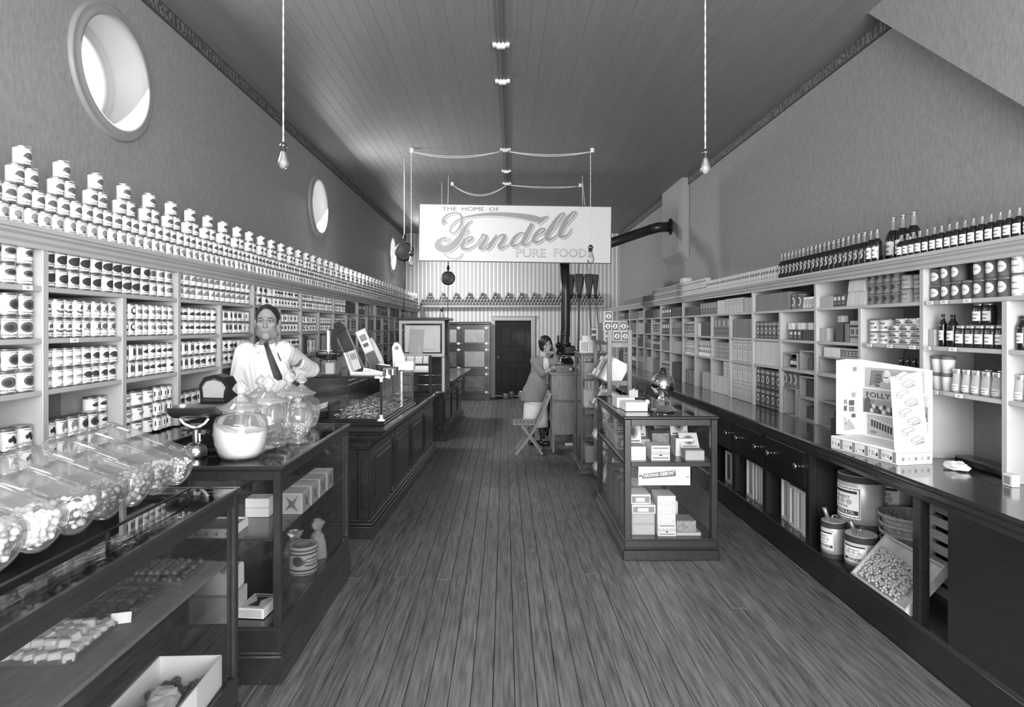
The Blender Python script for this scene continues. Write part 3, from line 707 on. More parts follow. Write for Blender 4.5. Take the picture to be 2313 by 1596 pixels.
b.prism([(-.03, -.06), (.03, -.06), (.01, 0), (.035, .05), (-.035, .05), (-.01, 0)], .0006, .0012, INK, M); b.prism([(-.05, .055), (.05, .055), (.05, .072), (-.05, .072)], .0006, .0012, INKM, M)
tag(b.build('figured_box', None, (-1.27, 3.25, .284), -.1), 'flat light box with dark figure on lid, at case bottom', 'box')
# gingersnap tin
b = B(); R_ = .082; H_ = .165
b.lathe([(0, .004), (R_*.98, 0), (R_, .006), (R_, H_-.004), (R_*.97, H_), (R_*.93, H_-.006), (0, H_-.006)], CREAM, 28)
for z0, z1, m_ in ((.006, .014, INKM), (.024, .034, INK), (.118, .128, INK), (.138, .150, INKM)): b.lathe([(R_+.0006, z0), (R_+.0006, z1)], m_, 28)
for da in (0,):
    wrapell(b, R_+.0008, -.045, .085, .035, .03, INK); wrapell(b, R_+.0009, .045, .075, .062, .026, INKM)
    wraptext(b, R_+.0014, 'AMERICAN', .045, .085, .085, .010, WHITE); wraptext(b, R_+.0014, 'GINGER SNAPS', .045, .068, .10, .010, WHITE)
b.lathe([(.05, H_-.004), (.05, H_+.001), (.046, H_+.001)], INKM, 24)
o = b.build('cookie_tin', None, (-1.21, 3.78, .283), math.radians(-65)); tag(o, 'striped round ginger snap tin on floor of second showcase', 'tin')
def bag(name, lab, loc, w, h, m, rz=0):
    b = B(); b.lathe([(0, 0), (w*.48, .0), (w*.52, h*.2), (w*.5, h*.42), (w*.4, h*.58), (w*.18, h*.70), (w*.24, h*.8), (w*.36, h*.92), (w*.34, h)], m, 11, S(1, .7, 1)); 
    for i, v in enumerate(b.v): b.v[i] = (v[0]+JR.uniform(-.1, .1)*w, v[1]+JR.uniform(-.1, .1)*w, max(0, v[2]+JR.uniform(-.03, .03)*h*(v[2] > .01)))
    b.sm = [False]*len(b.sm)
    return tag(b.build(name, None, loc, rz), lab, 'bag')
BAGM = glass('waxed_bag', .85, .5, .3, .38)
bag('candy_bag', 'twisted waxed candy bag just behind the ginger snap tin', (-1.185, 4.0, .283), .10, .24, BAGM)
bag('candy_bag', 'short crumpled candy bag left of the ginger snap tin', (-1.33, 4.0, .283), .13, .17, BAGM)
# ---- globe jars with lids on the second showcase
def globe_jar(lab, x, y, sc_=1.0, fillm=None, fl=.5, z=1.0705, group='lidded candy jars'):
    t = thing('candy_jar', lab, 'jar', (x, y, z), 0, group)
    pr = [(0, .006), (.088, .004), (.098, .008), (.112, .03), (.128, .075), (.136, .125), (.134, .17), (.124, .205), (.118, .215), (.100, .222), (.088, .228), (.088, .25)]
    k = sc_
    B().lathe([(r*k, h*k) for r, h in pr], JARG, 32).build('glass_body', t)
    l = B().lathe([(r*k, h*k) for r, h in ((.104, .252), (.104, .262), (.098, .266), (.080, .275), (.055, .292), (.034, .310), (.026, .318))], LIDG, 32).build('lid', t)
    kn = B(); kn.lathe([(r*k, h*k) for r, h in ((.018, .316), (.015, .330), (.026, .338), (.040, .350), (.041, .360), (.030, .378), (.014, .396), (.003, .408), (0, .409))], LIDG, 20)
    kn.build('knob', l)
    return t
globe_jar('wide glass jar of white sugar candy, nearest of the lidded jars', -1.375, 3.275, 1.0)
# white heap
b = B(); n = 28; prof = [(0, .008), (.085, .008), (.108, .032), (.123, .075), (.131, .125), (.130, .135)]
rings = []; vs = []; fs = []
b.lathe(prof, CW, n)
vs = [(0, 0, .128)]
for j, rr in enumerate((.05, .09, .127)):
    for i in range(n):
        a = 2*PI*i/n; vs.append((rr*math.cos(a), rr*math.sin(a), (.140 if j == 2 else .132)+JR.uniform(-.004, .004)+.042*max(0, math.cos(a-PI*1.12))**2*(rr/.13)))
for i in range(n):
    j = (i+1) % n; fs.append((0, 1+i, 1+j))
    for q_ in (0, 1): fs.append((1+q_*n+i, 1+(q_+1)*n+i, 1+(q_+1)*n+j, 1+q_*n+j))
for k_ in range(n):   # top of the wall follows the heap
    pass
b.add(vs, fs, CW, True)
top = vs[1+2*n:]; b.add([(.130*c, .130*s_, .135) for c, s_ in circ(n)]+top, [(i, (i+1) % n, n+(i+1) % n, n+i) for i in range(n)], CW, True)
o = b.build('sugar_candy', None, (-1.375, 3.275, 1.0715)); o['label'] = 'heap of white sugar candy filling the nearest lidded jar'; o['category'] = 'candy'; o['kind'] = 'stuff'
globe_jar('glass jar of wrapped bars behind the white candy jar', -1.345, 3.575, 1.0)
CARM = mat('caramel_wrapper', .42, .35, noise=.2, nscale=40)
b = B()
for i in range(46):
    a, rr, h_ = JR.uniform(0, 6.28), .085*JR.random()**.5, JR.uniform(.015, .11)
    b.box(-.028, .028, -.014, .014, -.006, .006, CARM, T(-1.345+rr*math.cos(a), 3.575+rr*math.sin(a), 1.075+h_) @ R(JR.uniform(0, 180)) @ R(JR.uniform(-40, 40), 'X') @ R(JR.uniform(-40, 40), 'Y'), bev=.002)
o = b.build('caramel_bars', None); o['label'] = 'wrapped caramel bars piled inside the second lidded jar'; o['category'] = 'candy'; o['kind'] = 'stuff'
globe_jar('glass jar with round lid, third in the row of lidded jars', -1.325, 3.875, 1.02)
globe_jar('small clear jar left of the row, behind the white candy jar', -1.585, 3.78, .88)
globe_jar('small clear jar between row and shopkeeper', -1.56, 4.03, .92)
globe_jar('small clear jar at far end of the case, by his hand', -1.37, 4.24, .9)
candy('small_candies', 'pale candies in bottom of the third lidded jar', [(-1.33+rr*math.cos(a), 3.88+rr*math.sin(a), 1.082+JR.uniform(0, .06)) for rr, a in ((.09*JR.random()**.5, JR.uniform(0, 6.28)) for _ in range(120))], .012, CL, 7, 5)
t = thing('footed_jar', 'footed glass candy jar with pinched waist near showcase edge', 'jar', (-1.215, 3.70, 1.0705))
B().lathe([(0, .003), (.062, .002), (.064, .006), (.050, .02), (.036, .04), (.034, .05), (.05, .07), (.075, .10), (.086, .14), (.082, .175), (.060, .205), (.048, .212)], JARG, 28).build('glass_body', t)
B().lathe([(.052, .213), (.052, .220), (.030, .232), (.012, .238), (.020, .248), (.016, .262), (0, .266)], LIDG, 24).build('lid', t)
candy('seed_candies', 'fine pale candies in the footed jar', [(-1.215+rr*math.cos(a), 3.70+rr*math.sin(a), 1.128+h_) for rr, a, h_ in ((.05*JR.random()**.5, JR.uniform(0, 6.28), JR.uniform(0, .05)) for _ in range(160))], .008, CL, 6, 4)
# ---- the pan scale on the second showcase
SC = thing('counter_scale', 'counter scale with oblong brass scoop and fan dial beside candy jars', 'scale', (-1.625, 3.31, 1.0705))
B().lathe([(0, 0), (.052, 0), (.056, .006), (.056, .03), (.048, .055), (.034, .068), (.016, .073), (.012, .078)], NICKEL, 24).build('bell_base', SC)
b = B(); b.cyl(.012, .07, .085, NICKEL, 12); b.cyl(.017, .085, .14, NICKEL, 14); b.cyl(.030, .14, .147, IRON, 14); b.build('column', SC)
b = B(); b.tube([(-.075, -.02, .20), (-.055, -.02, .175), (-.02, -.01, .155), (0, 0, .15)], .0065, CERAM, 8); b.tube([(.075, -.02, .20), (.055, -.02, .175), (.025, -.01, .158), (0, 0, .15)], .0065, CERAM, 8)
b.box(-.07, .08, -.006, .006, .128, .14, IRON); b.box(-.075, -.045, -.012, .012, .115, .135, NICKEL, bev=.003); b.box(.03, .055, -.012, .012, .115, .14, NICKEL, bev=.003); b.build('beam', SC)
b = B(); vs = []; nu, nv = 18, 9
for i in range(nu+1):
    u_ = -1+2*i/nu; half = .085*(1-.16*u_*u_) if u_ < .75 else .085*(1-.16*u_*u_)*(1-(u_-.75)*1.6); dep = .062*(1-.35*max(0, u_)**2); tip = .03*max(0, u_-.3)**1.5
    if u_ < -.8: half *= 1-(-.8-u_)*2.2; dep *= 1-(-.8-u_)*2.0
    for j in range(nv+1):
        a = PI*j/nv; vs.append((u_*.165+.02, -half*math.cos(a), .262-dep*math.sin(a)+tip))
b.add(vs, [(i*(nv+1)+j, (i+1)*(nv+1)+j, (i+1)*(nv+1)+j+1, i*(nv+1)+j+1) for i in range(nu) for j in range(nv)], BRASS, True); b.build('scoop', SC)
b = B(); M = T(.02, .22, 0) @ R(-8); pl = [(-.07, .0), (.06, .0), (.085, .30), (.085, .36), (.06, .40), (.0, .415), (-.06, .40), (-.09, .355), (-.085, .30)]
b.prism(pl, -.045, .045, IRON, M @ R(90, 'X')); b.build('dial_housing', SC)
b = B(); fan = [(-.065, .285), (.06, .285), (.068, .345), (.045, .378), (0, .39), (-.048, .378), (-.07, .345)]
b.prism(fan, .045, .048, mat('dial_face', .62, .4), M @ R(90, 'X')); b.prism([(-.067, .268), (.06, .268), (.061, .282), (-.066, .282)], .045, .0485, BRASS, M @ R(90, 'X'))
b.tube([(x_, -.049, z_) for x_, z_ in fan+fan[:1]], .004, BRASS, 6, M=M); b.build('dial', SC)
b = B(); b.tube([(.05, 0, .13), (.075, .06, .09), (.07, .12, .05), (.04, .18, .03)], .006, IRON, 6); b.tube([(.02, .0, .075), (.02, .0, .12)], .004, CERAM, 6); b.box(-.03, .07, .10, .25, 0, .02, IRON, bev=.006); b.build('linkage', SC)
# ---- panelled counters further down the room (turned a little towards the aisle)
CROT = -math.radians(2.2)
def counter(lab, x, y, length, zt=.93):
    t = thing('store_counter', lab, 'counter', (x, y, 0), CROT); Lc = length; D = .62
    b = B(); b.box(-D, 0, 0, Lc, 0, .10, DARKW, bev=.006); b.box(-D, -.012, .012, Lc-.012, .10, .125, DARKW, bev=.01); b.box(-D, -.025, .025, Lc-.025, .125, .15, DARKW, bev=.01); b.build('plinth', t)
    B().box(-D, -.05, .05, Lc-.05, .15, zt-.12, DARKW).build('body', t)
    b = B()
    for z0, z1, o_ in ((zt-.20, zt-.175, -.03), (zt-.135, zt-.115, .0), (zt-.115, zt-.09, .03), (zt-.09, zt-.06, .075)): b.box(-D, o_, -o_, Lc+o_, z0, z1, DARKW, bev=.008)
    b.build('cornice', t)
    b = B(); b.box(-D-.02, .125, -.125, Lc+.125, zt-.035, zt, DARKW2, bev=.014); b.box(-D, .10, -.10, Lc+.10, zt-.06, zt-.035, DARKW2, bev=.01); b.build('worktop', t)
    n = max(2, round(Lc/.85)); w = (Lc-.1)/n
    for i in range(n):
        y0 = .05+i*w
        b = B(); b.box(-.052, -.028, y0-.0, y0+.09, .15, zt-.2, DARKW, bev=.006); b.box(-.03, -.018, y0+.025, y0+.065, .25, zt-.3, DARKW, bev=.008); b.build('pilaster', t)
        b = B(); b.box(-.052, -.04, y0+.13, y0+w-.04, .2, zt-.25, DARKW, bev=.008); b.box(-.046, -.030, y0+.18, y0+w-.09, .25, zt-.30, DARKW, bev=.012); b.build('panel', t)
    b = B(); b.box(-.14, -.05, .022, .052, .15, zt-.2, DARKW, bev=.006); b.box(-.115, -.075, .012, .03, .25, zt-.3, DARKW, bev=.008); b.build('pilaster', t)
    b = B(); b.box(-D+.05, -.2, .03, .052, .2, zt-.25, DARKW, bev=.01); b.box(-D+.11, -.26, .018, .04, .26, zt-.31, DARKW, bev=.01); b.build('panel', t)
    return t
CC = counter('dark panelled counter carrying glass candy case and tall showcase', -1.08, 5.18, 3.55)
CDx = counter('dark panelled counter at the far end with paper cutter on top', -.905, 9.62, 2.75)
# glass case on the counter
cx0, cy0 = -1.08, 5.18
def onC(x, y, z=.93): 
    v = R(-2.2) @ Vector((x, y, 0)); return (cx0+v.x, cy0+v.y, z)
PC = thing('candy_case', 'low glass case of loose candy on the panelled counter', 'showcase', onC(-.655, .08, .93), CROT)
W, D, H0, H1 = .70, 1.42, .05, .405
b = B(); b.box(-.03, W+.03, -.03, D+.03, 0, .018, DARKW2, bev=.006); b.box(-.015, W+.015, -.015, D+.015, .018, .035, DARKW2, bev=.006); b.box(0, W, 0, D, .035, H0, DARKW2, bev=.003); b.build('base', PC)
for xx, yy in ((0, 0), (W, 0), (0, D), (W, D)): b = B(); b.box(xx-.008, xx+.008, yy-.008, yy+.008, H0, H1-.01, BLACKW); b.build('corner_bar', PC)
b = B()
for xx, yy, sx, sy in ((0, 0, 1, 1), (W, 0, -1, 1), (0, D, 1, -1), (W, D, -1, -1)):
    b.box(xx-.012*sx, xx+.05*sx, yy-.012*sy, yy+.012*sy, H1-.016, H1+.003, CERAM, bev=.003); b.box(xx-.012, xx+.012, yy-.012, yy+.012, H1-.045, H1+.003, CERAM, bev=.003)
b.lathe([(.034, .036), (.034, .044), (.018, .052), (.013, .06), (.013, .085)], CERAM, 16, T(W, 0, 0)); b.build('corner_fitting', PC)
b = B()
for xx in (0, W): b.box(xx-.008, xx+.008, 0, D, H1-.014, H1, BLACKW, bev=.003)
for yy in (0, D): b.box(0, W, yy-.008, yy+.008, H1-.014, H1, BLACKW, bev=.003)
b.build('top_frame', PC)
pane(.008, W-.008, .008, D-.008, H1-.008, H1-.002).build('top_glass', PC)
pane(.008, W-.008, -.002, .003, H0, H1-.012).build('end_glass', PC); pane(.008, W-.008, D-.003, D+.002, H0, H1-.012).build('end_glass', PC)
pane(W-.003, W+.002, .008, D-.008, H0, H1-.012).build('front_glass', PC)
B().box(-.006, .006, .008, D-.008, H0, H1-.012, DARKW).build('back_board', PC)
b = B(); b.box(.24, .26, .02, .32, H0, H0+.12, DARKW); b.box(W-.002, W+.006, D*.6-.004, D*.6+.004, H0, H1-.012, NICKEL); b.build('divider', PC)
b = B(); 
for i in range(420):
    p = Vector((JR.uniform(.28, .67), JR.uniform(.03, 1.3), H0+.006+JR.random()**2*.05)); b.box(-.018, .018, -.004, .004, -.004, .004, CL if JR.random() < .5 else CG, Matrix(PC.matrix_basis) @ T(*p) @ R(JR.uniform(0, 180)) @ R(JR.uniform(-25, 25), 'Y'))
o = b.build('stick_candy'); o['label'] = 'loose short candy sticks spread over floor of glass candy case'; o['category'] = 'candy'; o['kind'] = 'stuff'
b = B()
for i in range(5): b.tube([(0, 0, .004+.008*i), (.05, .01*i, .02+.008*i), (.11, .0, .015+.01*i), (.2, .005, .05+.008*i)], .005, CL, 6, M=Matrix(PC.matrix_basis) @ T(.03, .05, H0+.05))
b.box(.02, .23, .03, .16, H0+.002, H0+.055, DARKW, Matrix(PC.matrix_basis)); o = b.build('candy_ropes'); tag(o, 'twisted candy ropes on a block at left of glass candy case', 'candy')
# ================================================================ right counter
RC = thing('store_counter', 'long dark counter with drawers and open cubbies under the boxed goods', 'counter', (2.15, 1.2, 0))
Y0, Y1 = 1.2, 14.6
B().box(-.035, .70, 0, Y1-Y0, .925, .955, DARKW2, bev=.012).build('worktop', RC)
b = B(); b.profile([(0, .86), (-.006, .86), (-.01, .885), (-.022, .90), (-.024, .925), (0, .925)], 0, Y1-Y0, DARKW); b.build('edge_moulding', RC)
B().box(0, .03, 0, Y1-Y0, .86, .926, DARKW).build('apron', RC)
B().box(0, .02, 0, Y1-Y0, 0, .185, BLACKW, bev=.003).build('toe_board', RC)
B().box(-.005, .70, 0, Y1-Y0, .185, .21, DARKW, bev=.004).build('bottom_shelf', RC)
B().box(.685, .70, 0, Y1-Y0, .21, .925, BLACKW).build('back_board', RC)
posts = [3.28, 4.456, 5.20, 5.89, 6.60, 7.30, 8.0, 8.7, 9.4, 10.1, 10.8, 11.5, 12.2, 12.9, 13.6]
for y in posts:
    B().box(-.004, .05, y-.03-Y0, y+.03-Y0, .21, .86, BLACKW, bev=.004).build('post', RC)
    if y != 3.28: B().box(.05, .685, y-.012-Y0, y+.012-Y0, .21, .86, BLACKW).build('partition', RC)
B().box(.0, .02, 0, 3.05-Y0, .21, .86, BLACKW).build('front_panel', RC)
B().box(.02, .685, 3.03-Y0, 3.05-Y0, .21, .86, BLACKW).build('partition', RC)
kb = B(); kb.lathe([(.009, 0), (.009, .012), (.021, .018), (.025, .026), (.021, .034), (0, .038)], CHROME, 14, R(-90, 'Y')); kbm = kb.mesh('knob')
for a, c in zip(posts[1:], posts[2:]):
    d = B(); d.box(-.008, .012, a+.035-Y0, c-.035-Y0, .60, .855, BLACKW, bev=.006); d.box(.012, .5, a+.05-Y0, c-.05-Y0, .61, .80, BLACKW); d = d.build('drawer', RC)
    for yy in (a+.13, c-.13): link('knob', kbm, (-.008, yy-Y0, .735), 0, d)
    B().box(.0, .03, a+.03-Y0, c-.03-Y0, .575, .60, BLACKW).build('drawer_rail', RC)
def solo(b, name, loc, rz, lab, cat, group=None): return tag(b.build(name, None, loc, rz), lab, cat, group)
# ---- goods in the cubbies
def crate(lab, y, w, h, x=2.20, m=PINE, z=.21):
    b = B(); D = .32; f = .022
    b.box(.012, D, -w/2, w/2, 0, h, m)
    b.box(0, .014, -w/2, -w/2+f, 0, h, PAPER); b.box(0, .014, w/2-f, w/2, 0, h, PAPER); b.box(0, .014, -w/2+f, w/2-f, h-f, h, PAPER); b.box(0, .014, -w/2+f, w/2-f, 0, f, PAPER)
    return solo(b, 'carton', (x, y, z), 0, lab, 'box', 'cartons under the counter')
CRM = mat('carton_board', .62, .7, noise=.1, nscale=20)
crate('light framed carton beside wide cubby post, under knobbed drawer', 4.575, .15, .325, 2.20, CRM); crate('narrow carton, second in the nearest drawer cubby', 4.74, .10, .315, 2.22, CRM); crate('narrow carton, third in the nearest drawer cubby', 4.86, .10, .315, 2.22, CRM); crate('dark edged carton at far side of nearest drawer cubby', 5.03, .13, .33, 2.24, CREAM)
crate('narrow light carton, first in the second drawer cubby', 5.30, .09, .33, 2.22, CRM); crate('narrow light carton, second in the second drawer cubby', 5.42, .09, .335, 2.22, CRM); crate('narrow light carton, third in the second drawer cubby', 5.53, .09, .34, 2.22, CRM); crate('wide light carton at far side of the second drawer cubby', 5.70, .15, .35, 2.22, CREAM)
crate('light carton in cubby behind the cigar case', 6.05, .12, .33, 2.22, CRM); crate('dark carton in cubby behind the cigar case', 6.25, .16, .30, 2.22, INKM)
# lard pails and spouted cans
PAILT = mat('pail_tin', .74, .38, .35, noise=.1, nscale=14)
def pail(lab, x, y, z, R_, H, spout=False, face=-2.5, group=None, lid=.12):
    t = thing('syrup_can', lab, 'can', (x, y, z), face, group)
    b = B(); b.lathe([(0, 0), (R_, 0), (R_, H), (R_*.96, H+.004), (R_*.9, H+.002), (0, H+.02 if spout else H+.002)], PAILT, 28); b.build('tin_body', t)
    B().lathe([(R_+.002, 0), (R_+.002, H*.13)], INK, 28).build('dark_band', t); B().lathe([(R_+.002, H*(1-lid)), (R_+.002, H)], INK, 28).build('dark_band', t)
    b = B(); r = R_+.0015
    wrapbox(b, r, -1.0, .75, H*.22, H*.80, WHITE, 10); r += .0006
    for z0, z1 in ((.76, .775), (.24, .255)): wrapbox(b, r, -.97, .72, H*z0, H*z1, INK, 8)
    wrapbox(b, r, .69, .72, H*.25, H*.77, INK, 1); wrapbox(b, r, -.8, .6, H*.68, H*.73, INK, 8); wrapbox(b, r, -.8, .66, H*.29, H*.37, INK, 8)
    wraptext(b, r, 'FINEST', 0-.1*R_, H*.60, .8*R_, H*.05, INKM); [wrapell(b, r+.0002*i_, (-.45+.35*i_)*R_, H*.52, .15*R_, H*.05, CREAM) for i_ in range(3)]; wraptext(b, r, 'FUDGE', -.1*R_, H*.43, .6*R_, H*.04, INKM); wraptext(b, r+.0006, 'GOULD & CO.', 0, H*.33, 1.0*R_, H*.05, WHITE); b.build('paper_label', t)
    if spout:
        b = B(); b.tube([(R_*.35, -R_*.2, H), (R_*.5, -R_*.35, H+.05), (R_*.62, -R_*.45, H+.085)], [.014, .013, .015], TIN, 10); b.build('spout', t)
        b = B(); b.tube([(-R_*.5, 0, H+.01), (-R_*.45, .0, H+.03), (0, 0, H+.035), (R_*.2, .0, H+.02)], .006, TIN, 8); b.build('handle', t)
    return t
carton('pail_block', 'low dark wooden block under the big tin pails', (2.50, 4.27, .21), .44, .34, .185, 0, BLACKW, 'block')
pail('big tin pail with framed label on the block under the counter', 2.42, 4.27, .396, .142, .36, False, -2.85)
pail('second tin pail, half hidden behind the counter post', 2.69, 4.36, .396, .13, .36, False, -2.5)
pail('small spouted syrup can, left of the two on cubby floor', 2.215, 4.24, .2105, .073, .235, True, -2.75, None, .16)
pail('larger spouted syrup can, right of the two on cubby floor', 2.285, 4.03, .2105, .095, .215, True, -2.45, None, .2)
BSK = mat('basket_splint', .58, .6, noise=.2, nscale=25)
b = B()
for i in range(4):
    z_ = .0+i*.055
    b.lathe([(.11+.012*i, z_), (.155+.004*i, z_+.09)], BSK, 20)
    for q_ in range(20):
        a = 2*PI*q_/20; b.box(-.012, .012, -.002, .002, 0, .09, BSK, T((.135+.008*i)*math.cos(a), (.135+.008*i)*math.sin(a), z_) @ R(math.degrees(a)+90) @ R(-22, 'X'))
    b.lathe([(.158+.004*i, z_+.07), (.166+.004*i, z_+.07), (.168+.004*i, z_+.092), (.158+.004*i, z_+.092)], BSK, 24)
b.lathe([(0, .18), (.155, .19)], BSK, 20)
solo(b, 'splint_basket', (2.565, 3.98, .312), 0, 'nested splint baskets behind the tilted nut tray', 'basket')
carton('basket_block', 'low dark crate under the nested splint baskets', (2.57, 3.98, .21), .22, .22, .101, 0, BLACKW, 'crate')
NT = thing('nut_tray', 'tilted wooden tray of nuts leaning in open cubby', 'tray', (2.175, 3.36, .212)); NT.rotation_euler = (0, -math.radians(48), 0)
PINL = mat('light_tray_wood', .70, .55, noise=.15, nscale=9, stretch=(2,2,2))
B().box(0, .30, 0, .50, 0, .012, PINL).build('tray_floor', NT)
B().box(-.012, 0, -.012, .512, 0, .05, PINL).build('long_side', NT); B().box(.30, .312, -.012, .512, 0, .05, PINL).build('long_side', NT)
B().box(0, .30, -.012, 0, 0, .05, PINL).build('short_side', NT); B().box(0, .30, .50, .512, 0, .05, PINL).build('short_side', NT)
NUT = mat('nut_shell', .66, .5, noise=.25, nscale=60)
M = Matrix.Translation(NT.location) @ R(-48, 'Y')
pts = []
while len(pts) < 190:
    a, c = JR.uniform(.012, .22), JR.uniform(.10, .49)
    if a > .22-.3*max(0, .2-c): continue
    if all((a-p[0])**2+(c-p[1])**2 > .0125**2 for p in pts): pts.append((a, c, .026+JR.uniform(0, .006)))
candy('nuts', 'pale round nuts lying in the tilted wooden tray', [tuple(M @ Vector(p)) for p in pts], .0115, NUT, 7, 5)['category'] = 'nuts'
b = B()
for i in range(7): b.box(0, .012, -.165, .165, i*.078, i*.078+.05, PINE)
for yy in (-.165, .14): b.box(.012, .03, yy, yy+.025, 0, .53, PINE)
b.box(.03, .25, -.165, .165, 0, .01, PINE); b.box(.23, .25, -.165, .165, 0, .53, PINE)
solo(b, 'slatted_crate', (2.50, 3.55, .21), 0, 'slatted wooden crate behind the counter post', 'crate')
# ---- folding game display on the counter
FD = thing('counter_display', 'folding cardboard game display reading FOLLY on the counter', 'display', (2.145, 4.135, .9555), math.atan2(-.534, .11))
# local x runs along the front edge towards the camera, local y to the aisle side is negative
w, d, h = .545, .235, .082
b = B(); b.box(0, w, 0, d, 0, h, WHITE, bev=.003)
DR = mat('print_lightgrey', .66, .7)
for i in range(5):
    x0 = .01+i*.105; M = T(x0, -.0006, 0) @ R(90, 'X')
    b.box(0, .10, .008, .072, 0, .0004, DR, M); b.box(.003, .072, .012, .068, .0004, .0008, PAPER, M); b.box(.076, .098, .010, .070, .0004, .0009, INKG, M)
    for q_ in range(6): b.box(.006+.01*q_, .010+.01*q_, .018+JR.random()*.03, .024+JR.random()*.03, .0008, .0012, INKM, M)
    b.prism([(.06, .02), (.072, .028), (.068, .045), (.056, .04)], .0009, .0013, INK, M)
for i in range(5):
    M = T(w+.0006, .012+i*.043, 0) @ R(90) @ R(90, 'X'); b.box(0, .038, .008, .072, 0, .0004, DR, M); b.box(.003, .035, .010, .066, .0004, .0008, PAPER, M); b.box(.010, .028, .025, .045, .0008, .0012, DR if i % 2 else INKG, M)
for i in range(6): b.box(.01, w-.02, .02+i*.035, .024+i*.035, h, h+.0006, DR)
bo = b.build('tray_box', FD)
CARD = WHITE
def bentcard(pts, zs, th=.004):
    """card from a plan polyline with its own bottom and top heights"""
    b = B(); n = len(pts); vs = []
    for (x, y), (z0, z1) in zip(pts, zs): vs += [(x, y, z0), (x, y, z1)]
    nrm = []
    for i in range(n):
        a = Vector(pts[max(i-1, 0)]); c = Vector(pts[min(i+1, n-1)]); t_ = (c-a).normalized(); nrm.append((-t_.y, t_.x))
    for (x, y), (z0, z1), (nx, ny) in zip(pts, zs, nrm): vs += [(x+nx*th, y+ny*th, z0), (x+nx*th, y+ny*th, z1)]
    fs = []
    for i in range(n-1):
        fs += [(2*i, 2*i+2, 2*i+3, 2*i+1), (2*n+2*i, 2*n+2*i+1, 2*n+2*i+3, 2*n+2*i+2), (2*i+1, 2*i+3, 2*n+2*i+3, 2*n+2*i+1), (2*i, 2*n+2*i, 2*n+2*i+2, 2*i+2)]
    fs += [(0, 1, 2*n+1, 2*n), (2*n-2, 4*n-2, 4*n-1, 2*n-1)]
    return b.add(vs, fs, CARD)
zt = .578
# centre card stands along the rear edge; its printed face looks to the aisle (-y)
b = bentcard([(0, d-.006), (w, d-.006)], [(h, zt), (h, zt-.035)])
Mc = T(0, d-.0068, 0) @ R(90, 'X')
def frame(x0, x1, z0, z1, m): b.box(x0, x1, z0, z1, 0, .0005, m, Mc)
frame(.035, .50, .40, .53, CREAM); frame(.02, .52, .235, .39, INKG); frame(.055, .52, .092, .225, CREAM)
for i in range(9): b.prism([(.075+i*.012, .41+.004*i), (.082+i*.012, .41+.004*i), (.10+i*.013, .515), (.092+i*.013, .515)], .0005, .0009, INKM, Mc)
for cx, cz, r in ((.215, .48, .032), (.30, .455, .024), (.41, .48, .03)): b.prism([(cx+r*1.1*c, cz+r*1.3*s_) for c, s_ in circ(14)], .0005, .0009, WHITE, Mc); [b.box(cx+JR.uniform(-r, r)*.7-.004, cx+JR.uniform(-r, r)*.7+.004, cz-.01, cz-.004, .0009, .0012, INKM, Mc) for _ in range(3)]
for i in range(4): b.box(.12+.004*i, .16+.004*i, .41+.022*i, .425+.022*i, .0005, .001, INKM, Mc)
b.text('FOLLY', .032, INK, Mc @ T(.145, .352, .0011), .20, .015)
b.box(.02, .52, .325, .39, .0005, .0007, CREAM, Mc)
for i in range(7): b.box(.12, .42, .318-.008*i, .321-.008*i, .0006, .0009, CREAM, Mc)
for i in range(16): 
    cx = .05+i*.03; r = .012; b.prism([(cx+r*c, .272+r*1.2*s_+.006*(i % 3)) for c, s_ in circ(8)], .0006, .001+.0001*i, INK if i % 2 else PAPER, Mc)
for i in range(14): b.prism([(.06+i*.033-.016, .24), (.06+i*.033+.016, .24), (.06+i*.033+.008, .265), (.06+i*.033-.008, .265)], .0006, .0009+.0001*i, (INK, PAPER, INKM)[i % 3], Mc)
b.prism([(.03, .24), (.08, .24), (.085, .32), (.06, .345), (.035, .31)], .0006, .0012, INKM, Mc)
for i in range(8): b.box(.09+.022*i, .104+.022*i, .15-.004*i, .195-.004*i, .0005, .001, INK, Mc); b.box(.093+.022*i, .101+.022*i, .195-.004*i, .205-.004*i, .0005, .001, WHITE, Mc)
b.prism([(.315+.033*c, .165+.045*s_) for c, s_ in circ(16)], .0005, .001, WHITE, Mc); b.prism([(.315+.012*c, .165+.03*s_) for c, s_ in circ(10)], .001, .0013, INKM, Mc); b.box(.37, .43, .11, .2, .0005, .001, PAPER, Mc)
b.prism([(.11+.03*c, .115+.01*s_) for c, s_ in circ(12)], .0005, .001, INKG, Mc)
b.build('centre_card', FD)
# left wing, towards the back of the shop
b = bentcard([(.0, d-.006), (-.004, d*.5), (.012, .03)], [(h, zt), (h, zt+.004), (h+.01, zt-.004)], .003)
Ml = T(.004, d-.02, 0) @ R(-90) @ R(90, 'X')
for (x0, x1, z0, z1, m_) in ((.02, .05, .50, .53, INKG), (.02, .16, .36, .50, PAPER), (.03, .06, .33, .36, DR), (.12, .15, .35, .40, INKM), (.04, .08, .275, .31, INKM), (.095, .13, .285, .315, INKG), (.04, .08, .235, .268, INKG), (.095, .13, .24, .275, INKM), (.03, .06, .195, .22, INKM), (.10, .16, .15, .2, DR)): b.box(x0, x1, z0, z1, .0008, .0012, m_, Ml)
b.prism([(.10+.03*c, .2+.03*s_) for c, s_ in circ(14)], .0012, .0016, WHITE, Ml); b.prism([(.03, .12), (.16, .10), (.08, .19)], .0008, .0012, DR, Ml)
b.build('left_wing', FD)
